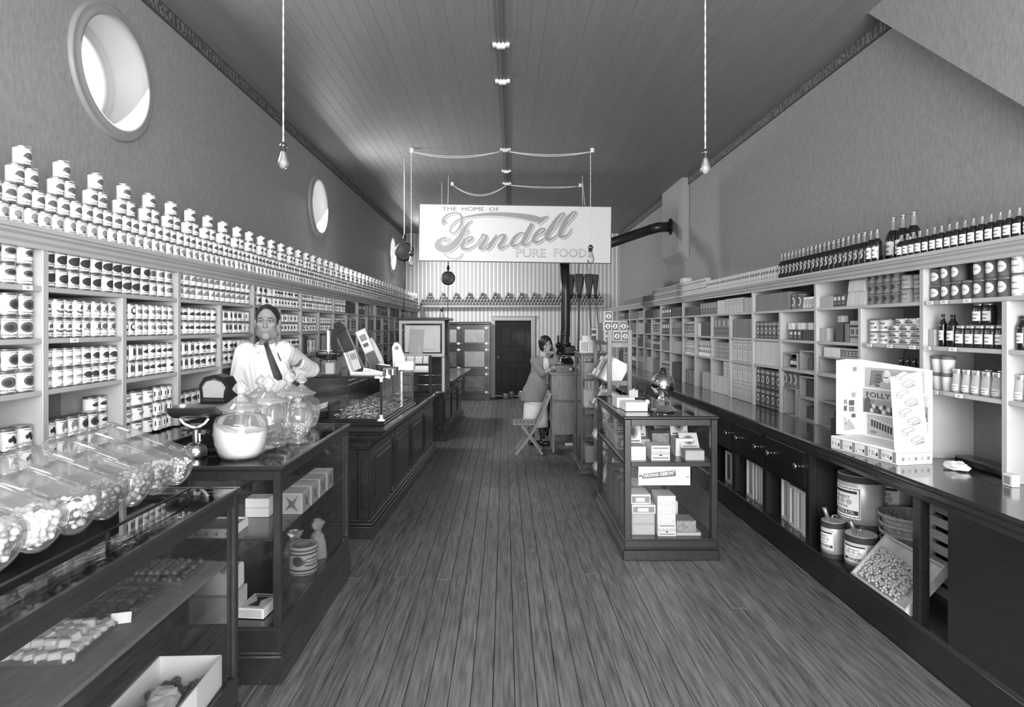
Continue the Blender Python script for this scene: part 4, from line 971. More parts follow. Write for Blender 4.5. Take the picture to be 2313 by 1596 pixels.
# right wing at the camera end: leans and curls, showing drawn boxes towards the camera
b = B(); n = 10; vs = []; wr = .215
for i in range(n+1):
    t_ = i/n; z_ = h+.0+t_*(zt-.075-h); lean = -.045*math.sin(t_*PI*.5)-.05*t_
    for y_ in (d-.012, d-.012-wr): 
        off = (.02*(1-t_)**2 if y_ < .1 else 0)
        vs.append((w-.015+lean*.55, y_+off*(-1) , z_+(0.03*t_ if y_ > .1 else 0)))
vs2 = [(x+.004, y, z) for x, y, z in vs]; m_ = len(vs)
fs = [(2*i, 2*i+1, 2*i+3, 2*i+2) for i in range(n)]+[(m_+2*i, m_+2*i+2, m_+2*i+3, m_+2*i+1) for i in range(n)]+[(2*i, 2*i+2, m_+2*i+2, m_+2*i) for i in range(n)]+[(2*i+1, m_+2*i+1, m_+2*i+3, 2*i+3) for i in range(n)]+[(2*n, 2*n+1, m_+2*n+1, m_+2*n)]
b.add(vs+vs2, fs, CARD, False)
def wing(px_, pz): 
    t_ = (pz-h)/(zt-.075-h); return (w-.015+.0055+(-.045*math.sin(t_*PI*.5)-.05*t_)*.55, d-.012-wr+px_, pz+.03*t_*(px_/wr))
def wpoly(pl, m_, e=0.0):
    vs = [wing(*p) for p in pl]; b.add([(x+e, y, z) for x, y, z in vs], [tuple(range(len(vs)))], m_)
for i in range(8):
    cx = (.075, .115, .07, .125, .08, .13, .085, .14)[i]; cz = .50-.052*i; f = 1 if i % 2 == 0 else -1
    wpoly([(cx-.045, cz-.012), (cx-.012, cz-.026), (cx+.045, cz-.008+.01*f), (cx+.045, cz+.012), (cx+.012, cz+.024), (cx-.045, cz+.006)], INKG, .0)
    wpoly([(cx-.041, cz+.003), (cx-.01, cz-.008), (cx+.041, cz+.009), (cx+.012, cz+.02)], PAPER, .0005)
    wpoly([(cx-.041, cz-.010), (cx-.014, cz-.021), (cx-.013, cz-.011), (cx-.041, cz-.001)], WHITE, .0005); wpoly([(cx-.008, cz-.021), (cx+.041, cz-.006), (cx+.041, cz+.005), (cx-.008, cz-.011)], CREAM, .0005)
b.build('right_wing', FD)
b = B(); b.sphere(.055, PAPER, 12, 8, T(0, 0, .022), (1.0, 1.4, .38)); b.v = [(x+JR.uniform(-.008, .008), y+JR.uniform(-.008, .008), max(0, z+JR.uniform(-.008, .008))) for x, y, z in b.v]; b.sm = [False]*len(b.sm); solo(b, 'crumpled_paper', (2.52, 3.50, .957), 0, 'crumpled paper on counter behind the game display', 'paper')
b = B(); b.box(-.05, .05, -.25, .25, 0, .05, BLACKW, bev=.01); solo(b, 'dark_tray', (2.67, 3.42, .956), 0, 'long black tray on counter below the open wall panel', 'tray')
b = B(); b.box(-.04, .0, -.03, .03, 0, .06, PAPER, bev=.002); b.box(-.042, -.04, -.02, .02, .01, .05, INKG); solo(b, 'small_carton', (2.55, 3.14, .956), 0, 'small light carton on counter at picture edge', 'box')
b = B(); b.cyl(.032, 0, .14, INK, 12); b.cyl(.012, .14, .20, INK, 10); solo(b, 'dark_bottle', (2.36, 4.48, .956), 0, 'tall black bottle just behind the game display', 'bottle')
b = B(); b.cyl(.036, 0, .17, INK, 12); solo(b, 'dark_tin', (2.44, 4.42, .956), 0, 'black tin beside the black bottle behind game display', 'tin')
# ================================================================ goods on the right shelves (all meshes face -x, origin at front bottom centre)
BXD = mat('box_dark', .27, .6); BXM = mat('box_mid', .46, .65, noise=.06, nscale=30); BXL = mat('box_light', .66, .65); BXP = mat('box_pale', .77, .65); DKGL = mat('dark_bottle_glass', .10, .12, 0, .7); JAM = mat('jar_contents_dark', .16, .25, 0, .6); MUST = mat('jar_contents_pale', .66, .35)
BNECK = mat('bottle_neck_glass', .50, .12, 0, .7)
_g = {}
def fm(b, w, h): return R(-90) @ R(90, 'X')          # maps (x right, y up) onto a face looking to -x
def gbox(st, w, h, d):
    k = (st, w, h, d)
    if k in _g: return _g[k]
    base = {'plain': BXM, 'dark': BXD, 'light': BXL, 'pale': BXP, 'rice': BXD, 'flakes': BXL, 'foil': mat('foil_packet', .70, .3, .5), 'band': BXM, 'soap': BXP, 'label': BXM, 'dark2': BXD, 'white': PAPER, 'wood': PINE, 'stripe': BXL}[st]
    b = B(); b.box(0, d, -w/2, w/2, 0, h, base, bev=.0015); M = T(-.0006, 0, 0) @ R(-90) @ R(90, 'X')
    # M maps local (x,y,z): x -> -y world, y -> z, z -> -x
    q = lambda x0, x1, y0, y1, m, e=0: b.box(x0*w, x1*w, y0*h, y1*h, e, e+.0004, m, M)
    if st == 'rice':
        b.prism([(.3*w*c, h*.46+.2*h*s_) for c, s_ in circ(14)], 0, .0006, PAPER, M); b.prism([(.2*w*c, h*.46+.13*h*s_) for c, s_ in circ(12)], .0006, .001, INKM, M); q(-.42, .42, .76, .9, CREAM); q(-.4, .4, .08, .16, INKG); b.text('RICE', h*.08, INK, M @ T(0, h*.83, .0008), w*.6)
    elif st == 'flakes':
        q(-.46, .46, .03, .97, BXP); b.text("Kellogg's", h*.08, INKM, M @ T(0, h*.85, .0008), w*.8); b.text('CORN', h*.07, INKM, M @ T(0, h*.68, .0008), w*.6); b.text('FLAKES', h*.07, INKM, M @ T(0, h*.57, .0008), w*.75)
        for i in range(4): q(-.36, .36, .14+.08*i, .17+.08*i, BXL, .0006)
    elif st == 'band': q(-.45, .45, .40, .48, INKM); q(-.45, .45, .14, .24, INKM); q(-.2, .2, .55, .9, BXL)
    elif st == 'label': q(-.4, .4, .3, .7, PAPER); q(-.3, .3, .42, .5, INKM, .0005); q(-.3, .3, .55, .6, INKM, .0005)
    elif st == 'soap': b.prism([(-.4*w, .48*h), (.4*w, .62*h), (.4*w, .78*h), (-.4*w, .64*h)], 0, .0005, INKM, M); q(-.3, .35, .18, .25, INKG)
    elif st == 'stripe': q(-.5, .5, .70, .8, INK); q(-.5, .5, .2, .3, INKM); q(-.3, .3, .38, .62, INKM)
    elif st == 'dark2': q(-.35, .35, .5, .8, PAPER); q(-.3, .3, .2, .35, INKG)
    elif st == 'foil':
        for i in range(3): q(-.5, .5, .2+.25*i, .24+.25*i, CREAM)
    _g[k] = b.mesh('box'); return _g[k]
def gtin(st, D, H):
    k = ('tin', st, D, H)
    if k in _g: return _g[k]
    R_ = D/2; b = B(); body = {'oval': INKM, 'paper': PAPER, 'coffee': WHITE, 'grey': BXM, 'dell': BXL, 'lith': BXM}[st]
    b.lathe([(0, 0), (R_*.97, 0), (R_, .004), (R_, H-.01), (R_*1.02, H-.01), (R_*1.02, H), (0, H)], body, 20, T(R_, 0, 0)); b.lathe([(R_*1.022, H-.011), (R_*1.022, H), (R_*.98, H+.0006), (0, H+.0006)], TIND, 20, T(R_, 0, 0))
    c = B()
    if st == 'oval': wrapell(c, R_+.0008, 0, H*.5, R_*.8, H*.28, PAPER, 10); wraptext(c, R_+.0014, 'COCOA', 0, H*.5, R_*.9, H*.08, INKM)
    elif st == 'paper': wrapbox(c, R_+.0008, -1.2, 1.2, H*.12, H*.85, WHITE, 8); wraptext(c, R_+.0014, 'Pure', 0, H*.6, R_*.8, H*.1, INKM); wrapbox(c, R_+.0014, -.6, .6, H*.3, H*.36, INKG)
    elif st == 'coffee': wraptext(c, R_+.0008, 'Ferndell', -.1*R_, H*.62, R_*1.3, H*.16, INK); wrapbox(c, R_+.0008, -.6, .8, H*.22, H*.38, INKM, 6); wraptext(c, R_+.0014, 'COFFEE', .1*R_, H*.3, R_*.9, H*.1, WHITE)
    elif st == 'dell': wraptext(c, R_+.0008, 'Ferndell', 0, H*.62, R_*1.4, H*.17, INKM); wrapbox(c, R_+.0008, -.8, .8, H*.2, H*.36, INKG, 6)
    elif st == 'lith': wrapell(c, R_+.0008, 0, H*.5, R_*.6, H*.3, BXP, 10); wrapell(c, R_+.0014, 0, H*.5, R_*.4, H*.2, INKM, 10)
    elif st == 'grey': wrapell(c, R_+.0008, 0, H*.5, R_*.5, H*.2, INK, 8)
    b.add(c.v, [tuple(f) for f in c.f], WHITE) if False else None
    o = len(b.v); b.v += [(x, y, z) for x, y, z in c.v]
    for f, mi in zip(c.f, c.mi): b.f.append(tuple(i+o for i in f)); b.mi.append(b.m(c.mats[mi])); b.sm.append(False)
    for i in range(o, len(b.v)): x, y, z = b.v[i]; b.v[i] = (R_-x, -y, z)
    _g[k] = b.mesh('tin'); return _g[k]
def gbottle(st, D, H):
    k = ('bot', st, D, H)
    if k in _g: return _g[k]
    R_ = D/2; b = B(); C = T(R_, 0, 0)
    if st in ('beer', 'juice', 'sauce', 'big'):
        sh = {'beer': .48, 'juice': .52, 'sauce': .62, 'big': .50}[st]
        b.lathe([(0, 0), (R_*.95, 0), (R_, .006), (R_, H*sh), (R_*.9, H*(sh+.08)), (R_*.5, H*(sh+.20))], DKGL, 14, C); b.lathe([(R_*.5, H*(sh+.20)), (R_*.36, H*(sh+.27)), (R_*.34, H*.93)], BNECK if st != 'sauce' else DKGL, 14, C)
        b.lathe([(R_*.38, H*.92), (R_*.40, H*.95), (R_*.46, H*.96), (R_*.46, H), (0, H)], TIN if st != 'sauce' else IRON, 12, C)
        lb = {'beer': (.16, .36), 'juice': (.12, .46), 'sauce': (.2, .5), 'big': (.14, .44)}[st]
    elif st == 'jar':
        b.lathe([(0, 0), (R_*.94, 0), (R_, .006), (R_, H*.76), (R_*.86, H*.84), (R_*.8, H*.87)], JAM, 16, C); b.lathe([(R_*.84, H*.86), (R_*.86, H*.99), (R_*.8, H), (0, H)], TIN, 16, C); lb = (.18, .6)
    elif st == 'mustard':
        b.lathe([(0, 0), (R_*.8, 0), (R_*.9, .01), (R_, H*.3), (R_*.85, H*.62), (R_*.8, H*.72), (R_*.8, H*.8)], MUST, 16, C); b.lathe([(R_*.84, H*.8), (R_*.86, H*.97), (R_*.8, H), (0, H)], TIN, 16, C); lb = (.08, .34)
    elif st == 'tub':
        b.lathe([(0, 0), (R_*.8, 0), (R_*.95, H*.8)], PAPER, 16, C); b.lathe([(R_*.98, H*.8), (R_, H*.97), (R_*.9, H), (0, H)], INKM, 16, C); lb = None
    if lb:
        c = B(); z0, z1 = lb; rr = R_+.001 if st != 'mustard' else R_*.99
        if st == 'beer': wrapell(c, rr, 0, H*.27, R_*.65, H*.11, CREAM, 10); wrapell(c, rr+.0006, 0, H*.27, R_*.35, H*.06, INKM, 8)
        else:
            wrapbox(c, rr, -1.0, 1.0, H*z0, H*z1, WHITE if st in ('juice', 'jar', 'big') else PAPER, 8)
            tx = {'juice': 'GRAPE', 'jar': 'PLYMOUTH ROCK', 'big': 'Cider', 'mustard': 'Mustard', 'sauce': 'SAUCE'}[st]
            wraptext(c, rr+.0008, tx, 0, H*(z0+(z1-z0)*.66), R_*1.35, H*(z1-z0)*.17, INK)
            wrapbox(c, rr+.0008, -.45, .45, H*(z0+(z1-z0)*.2), H*(z0+(z1-z0)*.34), INKG, 4)
        o = len(b.v); b.v += [(R_-x, -y, z) for x, y, z in c.v]
        for f, mi in zip(c.f, c.mi): b.f.append(tuple(i+o for i in f)); b.mi.append(b.m(c.mats[mi])); b.sm.append(False)
    _g[k] = b.mesh('bottle'); return _g[k]
def rrow(me, name, y0, n, pitch, z, lab, cat, high=1, dz=0, x=None, jit=.004, group=None, rz=0.0, skip=()):
    for i in range(n):
        for h_ in range(high):
            if (i, h_) in skip: continue
            tag(link(name, me, ((RFX+.025 if x is None else x)+JR.uniform(0, jit), y0+pitch*(i+.5), z+h_*dz), rz+JR.uniform(-.02, .02)), lab, cat, group or ((lab[:60]) if n*high > 1 else None))
# --- nearest bay (right of the tall post): upper shelf
rrow(gtin('oval', .078, .105), 'cocoa_tin', 3.21, 6, .085, 1.905, 'dark cocoa tin with white oval on upper shelf by picture edge', 'tin', 2, .106, skip=((3, 1),))
rrow(gtin('oval', .095, .095), 'cocoa_tin', 3.715, 1, .1, 1.905, 'squat dark cocoa tin beside the tall post, upper shelf', 'tin', 2, .096)
rrow(gtin('paper', .082, .115), 'malt_tin', 3.03, 2, .09, 1.905, 'tall tin with white paper wrap at picture edge, upper shelf', 'tin', 2, .116)
# second shelf
rrow(gbox('light', .055, .10, .05), 'spice_tin', 3.745, 1, .06, 1.635, 'small light square tin by tall post, second shelf', 'tin')
rrow(gbottle('sauce', .042, .19), 'sauce_bottle', 3.68, 1, .05, 1.635, 'slim dark sauce bottle with light label, second shelf', 'bottle')
rrow(gbottle('sauce', .062, .185), 'sauce_bottle', 3.60, 1, .07, 1.635, 'wide dark sauce bottle with light label, second shelf', 'bottle')
rrow(gbottle('jar', .066, .125), 'preserve_jar', 3.24, 5, .072, 1.635, 'dark preserve jar with white label in the front jar row', 'jar')
rrow(gbottle('jar', .066, .125), 'preserve_jar', 3.36, 3, .072, 1.635, 'dark preserve jar in the row behind, second shelf', 'jar', x=RFX+.11)
rrow(gbottle('jar', .066, .125), 'preserve_jar', 3.385, 2, .073, 1.761, 'dark preserve jar standing on top of the jar rows', 'jar', x=RFX+.07)
rrow(gbottle('sauce', .05, .17), 'sauce_bottle', 3.05, 3, .06, 1.635, 'dark bottle at picture edge, second shelf', 'bottle')
# third shelf
rrow(gbottle('mustard', .066, .135), 'mustard_jar', 3.05, 7, .072, 1.378, 'pale mustard jar with tin cap in front row, third shelf', 'jar')
rrow(gbottle('mustard', .066, .135), 'mustard_jar', 3.56, 1, .07, 1.378, 'tallest mustard jar, at inner end of front row', 'jar')
rrow(gbottle('mustard', .066, .135), 'mustard_jar', 3.1, 5, .09, 1.378+.0, 'pale mustard jar half hidden in back row, third shelf', 'jar', x=RFX+.14)
rrow(gbottle('tub', .075, .10), 'jelly_tub', 3.64, 2, .082, 1.378, 'white jelly tub with dark lid, lower tier by tall post', 'tub')
rrow(gbottle('tub', .075, .10), 'jelly_tub', 3.64, 2, .082, 1.479, 'white jelly tub with dark lid, upper tier by tall post', 'tub')
rrow(gbottle('tub', .075, .10), 'jelly_tub', 3.72, 1, .082, 1.58-.0005, 'white jelly tub topping the tub stack', 'tub') if False else None
rrow(gbox('plain', .09, .16, .12), 'grey_carton', 2.56, 4, .11, 1.905, 'plain grey carton past the tall wrapped tins, upper shelf edge', 'box'); rrow(gbox('light', .09, .15, .12), 'light_carton', 2.57, 4, .11, 1.635, 'light carton past the edge bottles, second shelf', 'box'); rrow(gbox('band', .09, .16, .12), 'banded_box', 2.57, 4, .11, 1.378, 'banded box past the edge jars, third shelf', 'box')
# --- bay between the two tall posts: upper shelf, full width
rrow(gtin('dell', .092, .086), 'white_tin', 3.88, 1, .095, 1.905, 'white tin with script, stacked at near end of upper shelf', 'tin', 2, .087)
rrow(gtin('paper', .088, .075), 'white_tin', 3.975, 1, .09, 1.905, 'short white tin at inner side of upper shelf', 'tin') if False else None
rrow(gtin('dell', .10, .09), 'script_tin', 4.0, 1, .1, 1.905, 'light tin with script label, right column of tin stack', 'tin', 2, .091)
rrow(gtin('grey', .082, .072), 'grey_tin', 4.11, 4, .088, 1.905, 'plain light tin with dark spot in three high stack', 'tin', 3, .073)
def gbag(w, h, d):
    k = ('bag', w, h)
    if k not in _g:
        b = B(); b.add([(0, -w/2, 0), (0, w/2, 0), (d, w/2, 0), (d, -w/2, 0), (0+.01, -w*.48, h*.8), (.01, w*.48, h*.8), (d*.7, w*.48, h*.8), (d*.7, -w*.48, h*.8), (d*.35, -w*.45, h), (d*.35, w*.45, h)],
              [(0,1,5,4), (1,2,6,5), (2,3,7,6), (3,0,4,7), (4,5,9,8), (7,8,9,6), (5,6,9), (7,4,8), (3,2,1,0)], BXP); _g[k] = b.mesh('bag')
    return _g[k]
rrow(gbag(.075, .11, .06), 'paper_bag', 4.475, 3, .08, 1.905, 'pale paper packet in lower tier on upper shelf', 'packet')
rrow(gbag(.07, .10, .06), 'paper_bag', 4.5, 3, .075, 2.0155, 'pale paper packet in upper tier on upper shelf', 'packet') if False else None
rrow(gbag(.07, .10, .06), 'paper_bag', 4.50, 3, .072, 1.905+.105, 'pale paper packet lying on other packets, upper shelf', 'packet', x=RFX+.035)
rrow(gbox('dark2', .05, .095, .06), 'dark_packet', 4.73, 3, .056, 1.905, 'dark packet with light label beside paper packets', 'packet')
rrow(gbox('light', .05, .085, .06), 'slim_packet', 4.91, 4, .052, 1.905, 'slim light packet by second tall post, upper shelf', 'packet')
# second shelf, near half
rrow(gtin('coffee', .115, .085), 'coffee_tin', 4.22, 2, .122, 1.635, 'white coffee tin with script name, stacked two high', 'tin', 2, .0855)
def gsard():
    k = 'sard'
    if k not in _g:
        b = B(); pl = [(.05*c, .062*s_) for c, s_ in circ(20)]; b.prism(pl, 0, .042, TIN, T(.05, 0, 0), True); b.prism([(x*1.01, y*1.01) for x, y in pl], .006, .036, PAPER, T(.05, 0, 0), True); b.box(-.0025, .002, -.035, .035, .010, .022, INKM); b.box(-.0025, .002, -.02, .03, .026, .032, INKM); _g[k] = b.mesh('sardine')
    return _g[k]
rrow(gsard(), 'oval_tin', 3.87, 3, .115, 1.635, 'flat oval fish tin in stacks beside coffee tins', 'tin', 3, .0425)
rrow(gsard(), 'oval_tin', 3.93, 2, .115, 1.635+.1275, 'flat oval fish tin on top of the fish tin stacks', 'tin')
rrow(gbox('dark', .05, .13, .05), 'dark_tin_box', 3.845, 1, .05, 1.635, 'upright dark tin box against the tall post', 'tin', x=RFX+.002) if False else None
# third shelf near half: dark bottles and jars
rrow(gbottle('jar', .07, .115), 'dark_jar', 4.17, 4, .076, 1.378, 'dark jar with tin lid on third shelf behind display', 'jar')
rrow(gbottle('sauce', .055, .175), 'ketchup_bottle', 3.87, 4, .065, 1.378, 'dark ketchup bottle on third shelf beside tall post', 'bottle')
# second shelf, far half
rrow(gbox('light', .06, .105, .05), 'light_carton', 4.99, 2, .066, 1.635, 'small light carton at far end of second shelf compartment', 'box')
rrow(gbox('stripe', .07, .16, .07), 'striped_box', 4.52, 2, .075, 1.635, 'patterned box at near end of second shelf compartment', 'box')
rrow(gbox('dark', .085, .15, .08), 'square_tin', 4.78, 1, .09, 1.635, 'dark square tin with stacked small tin on top', 'tin'); rrow(gbox('light', .06, .05, .05), 'small_tin', 4.79, 1, .06, 1.7855, 'small light tin on top of dark square tin', 'tin', x=RFX+.03)
rrow(gbox('plain', .05, .14, .06), 'tall_packet', 4.685, 1, .055, 1.635, 'plain tall packet beside the dark square tin', 'packet')
# third shelf, far half: packets on wooden boxes
def woodbox(lab, y, z, w, h, d=.22, x=None, group='open wooden boxes on the shelves'):
    b = B(); k = .01
    b.box(0, d, -w/2, w/2, 0, k, PINE); b.box(0, d, -w/2, w/2, h-k, h, PINE); b.box(0, d, -w/2, -w/2+k, k, h-k, PINE); b.box(0, d, w/2-k, w/2, k, h-k, PINE); b.box(d-k, d, -w/2+k, w/2-k, k, h-k, PINE)
    return solo(b, 'wooden_box', (RFX+.02 if x is None else x, y, z), 0, lab, 'box', group)
woodbox('open wooden box standing on edge, third shelf, near side', 4.66, 1.378, .29, .135); woodbox('open wooden box standing on edge, third shelf, far side', 4.97, 1.378, .27, .135)
rrow(gbox('stripe', .042, .075, .05), 'starch_packet', 4.52, 6, .046, 1.5135, 'small printed packet lined up on wooden box', 'packet'); rrow(gbox('white', .042, .075, .05), 'white_packet', 4.82, 5, .046, 1.5135, 'small white packet lined up on wooden box', 'packet')
woodbox('open wooden box on counter under third shelf, behind display', 4.66, .957, .29, .17, .2); woodbox('open wooden box on counter beside second tall post', 4.97, .957, .27, .2)
rrow(gbottle('sauce', .06, .19), 'dark_bottle', 4.53, 4, .07, 1.129, 'dark bottle on the wooden box behind display', 'bottle')
# --- third bay, upper shelf
rrow(gtin('lith', .10, .135), 'glass_canister', 5.42, 2, .115, 1.905, 'patterned round canister on upper shelf between bottles and books', 'canister')
rrow(gbottle('mustard', .045, .10), 'spice_bottle', 5.17, 5, .05, 1.905, 'small pale spice bottle clustered by second tall post', 'bottle'); rrow(gbottle('mustard', .045, .10), 'spice_bottle', 5.19, 3, .05, 2.0055, 'small spice bottle perched on the bottle cluster', 'bottle') if False else None
rrow(gbox('plain', .145, .165, .2), 'large_carton', 5.66, 5, .152, 1.905, 'large plain grey carton on upper shelf, third bay', 'box')
# third bay near half
rrow(gbox('dark', .032, .09, .05), 'dark_bottle_pack', 5.16, 5, .05, 1.635, 'dark narrow packet at near side of second shelf', 'packet'); rrow(gbox('dark2', .06, .09, .05), 'labelled_packet', 5.43, 3, .075, 1.635, 'dark packet with white label, second shelf', 'packet'); rrow(gbox('white', .09, .06, .05), 'white_carton', 5.2, 3, .19, 1.7255, 'white carton on top of dark packets', 'box', x=RFX+.04)
woodbox('pale open wooden box on third shelf with dark bottles', 5.63, 1.378, .27, .14); woodbox('taller open wooden box on third shelf by second tall post', 5.31, 1.378, .27, .17)
rrow(gbottle('sauce', .05, .115), 'small_bottle', 5.55, 3, .055, 1.389, 'small dark bottle inside pale wooden box', 'bottle', x=RFX+.05); carton('dark_block', 'small dark block inside the taller wooden box', (RFX+.1, 5.36, 1.389), .06, .08, .09, 0, INKM, 'block')
woodbox('open wooden box on counter, third bay, near one', 5.32, .957, .30, .19); woodbox('tall open wooden box on counter with dark goods', 5.31, 1.148, .28, .18)
woodbox('plain wooden box end facing out on counter, third bay', 5.64, .957, .25, .25)
rrow(gtin('lith', .085, .15), 'tall_canister', 5.51, 3, .095, 1.208, 'tall patterned canister standing on wooden boxes', 'canister')
carton('dark_tins', 'dark block of goods inside box on counter', (RFX+.12, 5.32, .968), .1, .2, .1, 0, INK, 'tin')
carton('dark_goods', 'dark goods inside tall open box on counter', (RFX+.12, 5.31, 1.159), .12, .2, .14, 0, INK, 'tin')
# third bay far half
rrow(gbox('rice', .088, .17, .12), 'rice_box', 5.83, 6, .096, 1.635, 'dark box with white oval on second shelf, third bay', 'box')
rrow(gbox('pale', .105, .235, .14), 'tall_pale_box', 5.83, 5, .117, 1.378, 'tall plain pale box on third shelf, third bay', 'box')
rrow(gbox('rice', .098, .19, .13), 'rice_box', 5.83, 5, .116, 1.145, 'dark box with white oval in upper tier above counter', 'box'); rrow(gbox('rice', .098, .185, .13), 'rice_box', 5.83, 5, .116, .957, 'dark box with white oval standing on the counter', 'box')
# --- fourth bay
rrow(gbox('light', .12, .15, .18), 'light_carton', 6.47, 2, .13, 1.905, 'light carton by third tall post on upper shelf', 'box'); rrow(gbox('flakes', .085, .165, .08), 'cereal_box', 6.76, 6, .09, 1.905, 'light cereal box with script name on upper shelf', 'box'); rrow(gbox('pale', .12, .16, .15), 'pale_carton', 7.32, 2, .13, 1.905, 'pale plain carton on upper shelf beside cereal', 'box')
rrow(gbox('band', .1, .15, .12), 'banded_box', 7.6, 6, .107, 1.905, 'grey box with dark band on upper shelf', 'box'); rrow(gbox('dark', .10, .12, .12), 'dark_box', 8.27, 6, .11, 1.905, 'dark box at far end of upper shelf run', 'box')
rrow(gbox('plain', .14, .20, .16), 'grey_carton', 6.47, 4, .15, 1.635, 'plain grey carton on second shelf, fourth bay', 'box')
rrow(gbox('flakes', .135, .235, .08), 'corn_flakes_box', 6.47, 4, .15, 1.378, 'corn flakes box on third shelf, fourth bay', 'box')
rrow(gbox('flakes', .135, .205, .08), 'corn_flakes_box', 6.47, 4, .15, .957, 'corn flakes box in lower tier on the counter', 'box'); rrow(gbox('flakes', .135, .205, .08), 'corn_flakes_box', 6.47, 4, .15, 1.163, 'corn flakes box in upper tier above the counter', 'box')
rrow(gbox('band', .14, .215, .12), 'banded_box', 7.12, 4, .147, 1.635, 'grey box with lettered band on second shelf', 'box'); rrow(gbox('foil', .06, .19, .1), 'foil_packet', 7.12, 9, .065, 1.378, 'shiny ribbed foil packet on third shelf', 'packet')
rrow(gbox('flakes', .11, .21, .1), 'cereal_box', 7.12, 2, .12, 1.168, 'cereal box in upper tier near the foil packets', 'box'); rrow(gbox('pale', .13, .21, .1), 'cereal_carton', 7.12, 4, .147, .957, 'pale carton on the counter below foil packets', 'box')
rrow(gbox('dark', .1, .18, .12), 'dark_box', 7.76, 4, .11, 1.635, 'dark tall box on second shelf beyond foil packets', 'box'); rrow(gbox('white', .1, .16, .1), 'white_carton', 8.23, 1, .11, 1.635, 'white carton at end of second shelf run', 'box')
rrow(gtin('coffee', .075, .20), 'paper_cylinder', 7.75, 7, .085, 1.378, 'shiny white round carton on third shelf', 'carton')
rrow(gbox('light', .12, .22, .1), 'light_box', 7.75, 3, .14, .957, 'light box on the counter below round cartons', 'box')
rrow(gbox('stripe', .1, .19, .1), 'striped_box', 8.42, 5, .11, 1.635, 'striped box on second shelf near far posts', 'box'); rrow(gtin('coffee', .085, .095), 'small_tin', 8.41, 6, .092, 1.378, 'small white tin stacked on third shelf', 'tin', 2, .096)
rrow(gbox('plain', .12, .2, .1), 'grey_box', 8.45, 3, .15, .957, 'grey box on the counter near far posts', 'box')
# --- far bays, smaller in view
FK = [('dark', 'dark'), ('plain', 'grey'), ('band', 'banded'), ('stripe', 'striped'), ('light', 'light'), ('dark2', 'labelled dark')]
edges = [9.0, 9.65, 10.25, 10.88, 11.5, 12.1, 12.8, 13.4, 14.1]
for bi, (a, c) in enumerate(zip(edges, edges[1:])):
    for li, (z, hh) in enumerate(((1.905, .14), (1.635, .19), (1.378, .16), (.957, .26))):
        st, nm = FK[(bi*3+li*2+bi//2) % 6] if li else FK[(0, 5, 1, 0, 3, 1, 0, 2)[bi]]
        n = (4, 5, 6, 5)[li]; p = (c-a-.045)/n
        rrow(gbox(st, round(p*.94, 3), hh, .12), nm.replace(' ', '_')+'_far_box', a+.022, n, p, z, '%s box in far shelving above counter, %s bay from striped wall, %s level' % (nm, ORD[7-bi], LEV[li]), 'box', group='far boxes, %s bay %s level' % (ORD[7-bi], LEV[li]))
# --- on top of the right shelving
rrow(gbottle('juice', .055, .142), 'juice_bottle', 2.38, 17, .0605, 2.19, 'short dark bottle with white label along shelf top by picture edge', 'bottle', x=RFX-.045)
rrow(gbottle('juice', .055, .142), 'juice_bottle', 3.41, 5, .0605, 2.19, 'short dark bottle with white label next to the three tall bottles', 'bottle', x=RFX-.045)
rrow(gbottle('big', .09, .30), 'cider_bottle', 3.98, 3, .105, 2.19, 'tall dark bottle, one of three standing above the rest', 'bottle', x=RFX+.04)
rrow(gbottle('juice', .055, .142), 'juice_bottle', 3.72, 5, .0605, 2.19, 'short dark bottle with white label just before the three tall bottles', 'bottle', x=RFX-.045)
rrow(gbottle('juice', .062, .22), 'juice_bottle', 4.22, 2, .07, 2.19, 'medium bottle with white label behind the tall bottles', 'bottle', x=RFX-.045)
rrow(gbottle('beer', .064, .225), 'beer_bottle', 4.37, 20, .069, 2.19, 'dark bottle with small oval label in long shelf-top row', 'bottle', x=RFX-.045)
rrow(gbottle('beer', .064, .225), 'beer_bottle', 4.45, 18, .069, 2.19, 'dark bottle in second shelf-top row against the wall', 'bottle', x=RFX+.04)
rrow(gbox('soap', .062, .125, .06), 'white_packet', 5.76, 30, .068, 2.19, 'white packet in tight row on the shelf top beyond the bottles', 'packet', x=RFX-.03)
rrow(gbox('soap', .062, .085, .06), 'white_packet', 7.82, 16, .068, 2.19, 'shorter white packet in lower tier of shelf-top row', 'packet', 2, .0855, x=RFX-.03)
rrow(gbox('stripe', .066, .09, .06), 'striped_packet', 8.95, 24, .071, 2.19, 'striped packet in two tier row at far shelf top', 'packet', 2, .0905, x=RFX-.03)
carton('shelf_top_carton', 'white carton on top of packets along the shelf top', (RFX+.05, 8.97, 2.372), .12, .16, .07, 0, PAPER, 'box')
rrow(gbox('plain', .08, .11, .06), 'grey_packet', 10.8, 28, .088, 2.19, 'grey packet along the farthest shelf top', 'packet', x=RFX-.03)
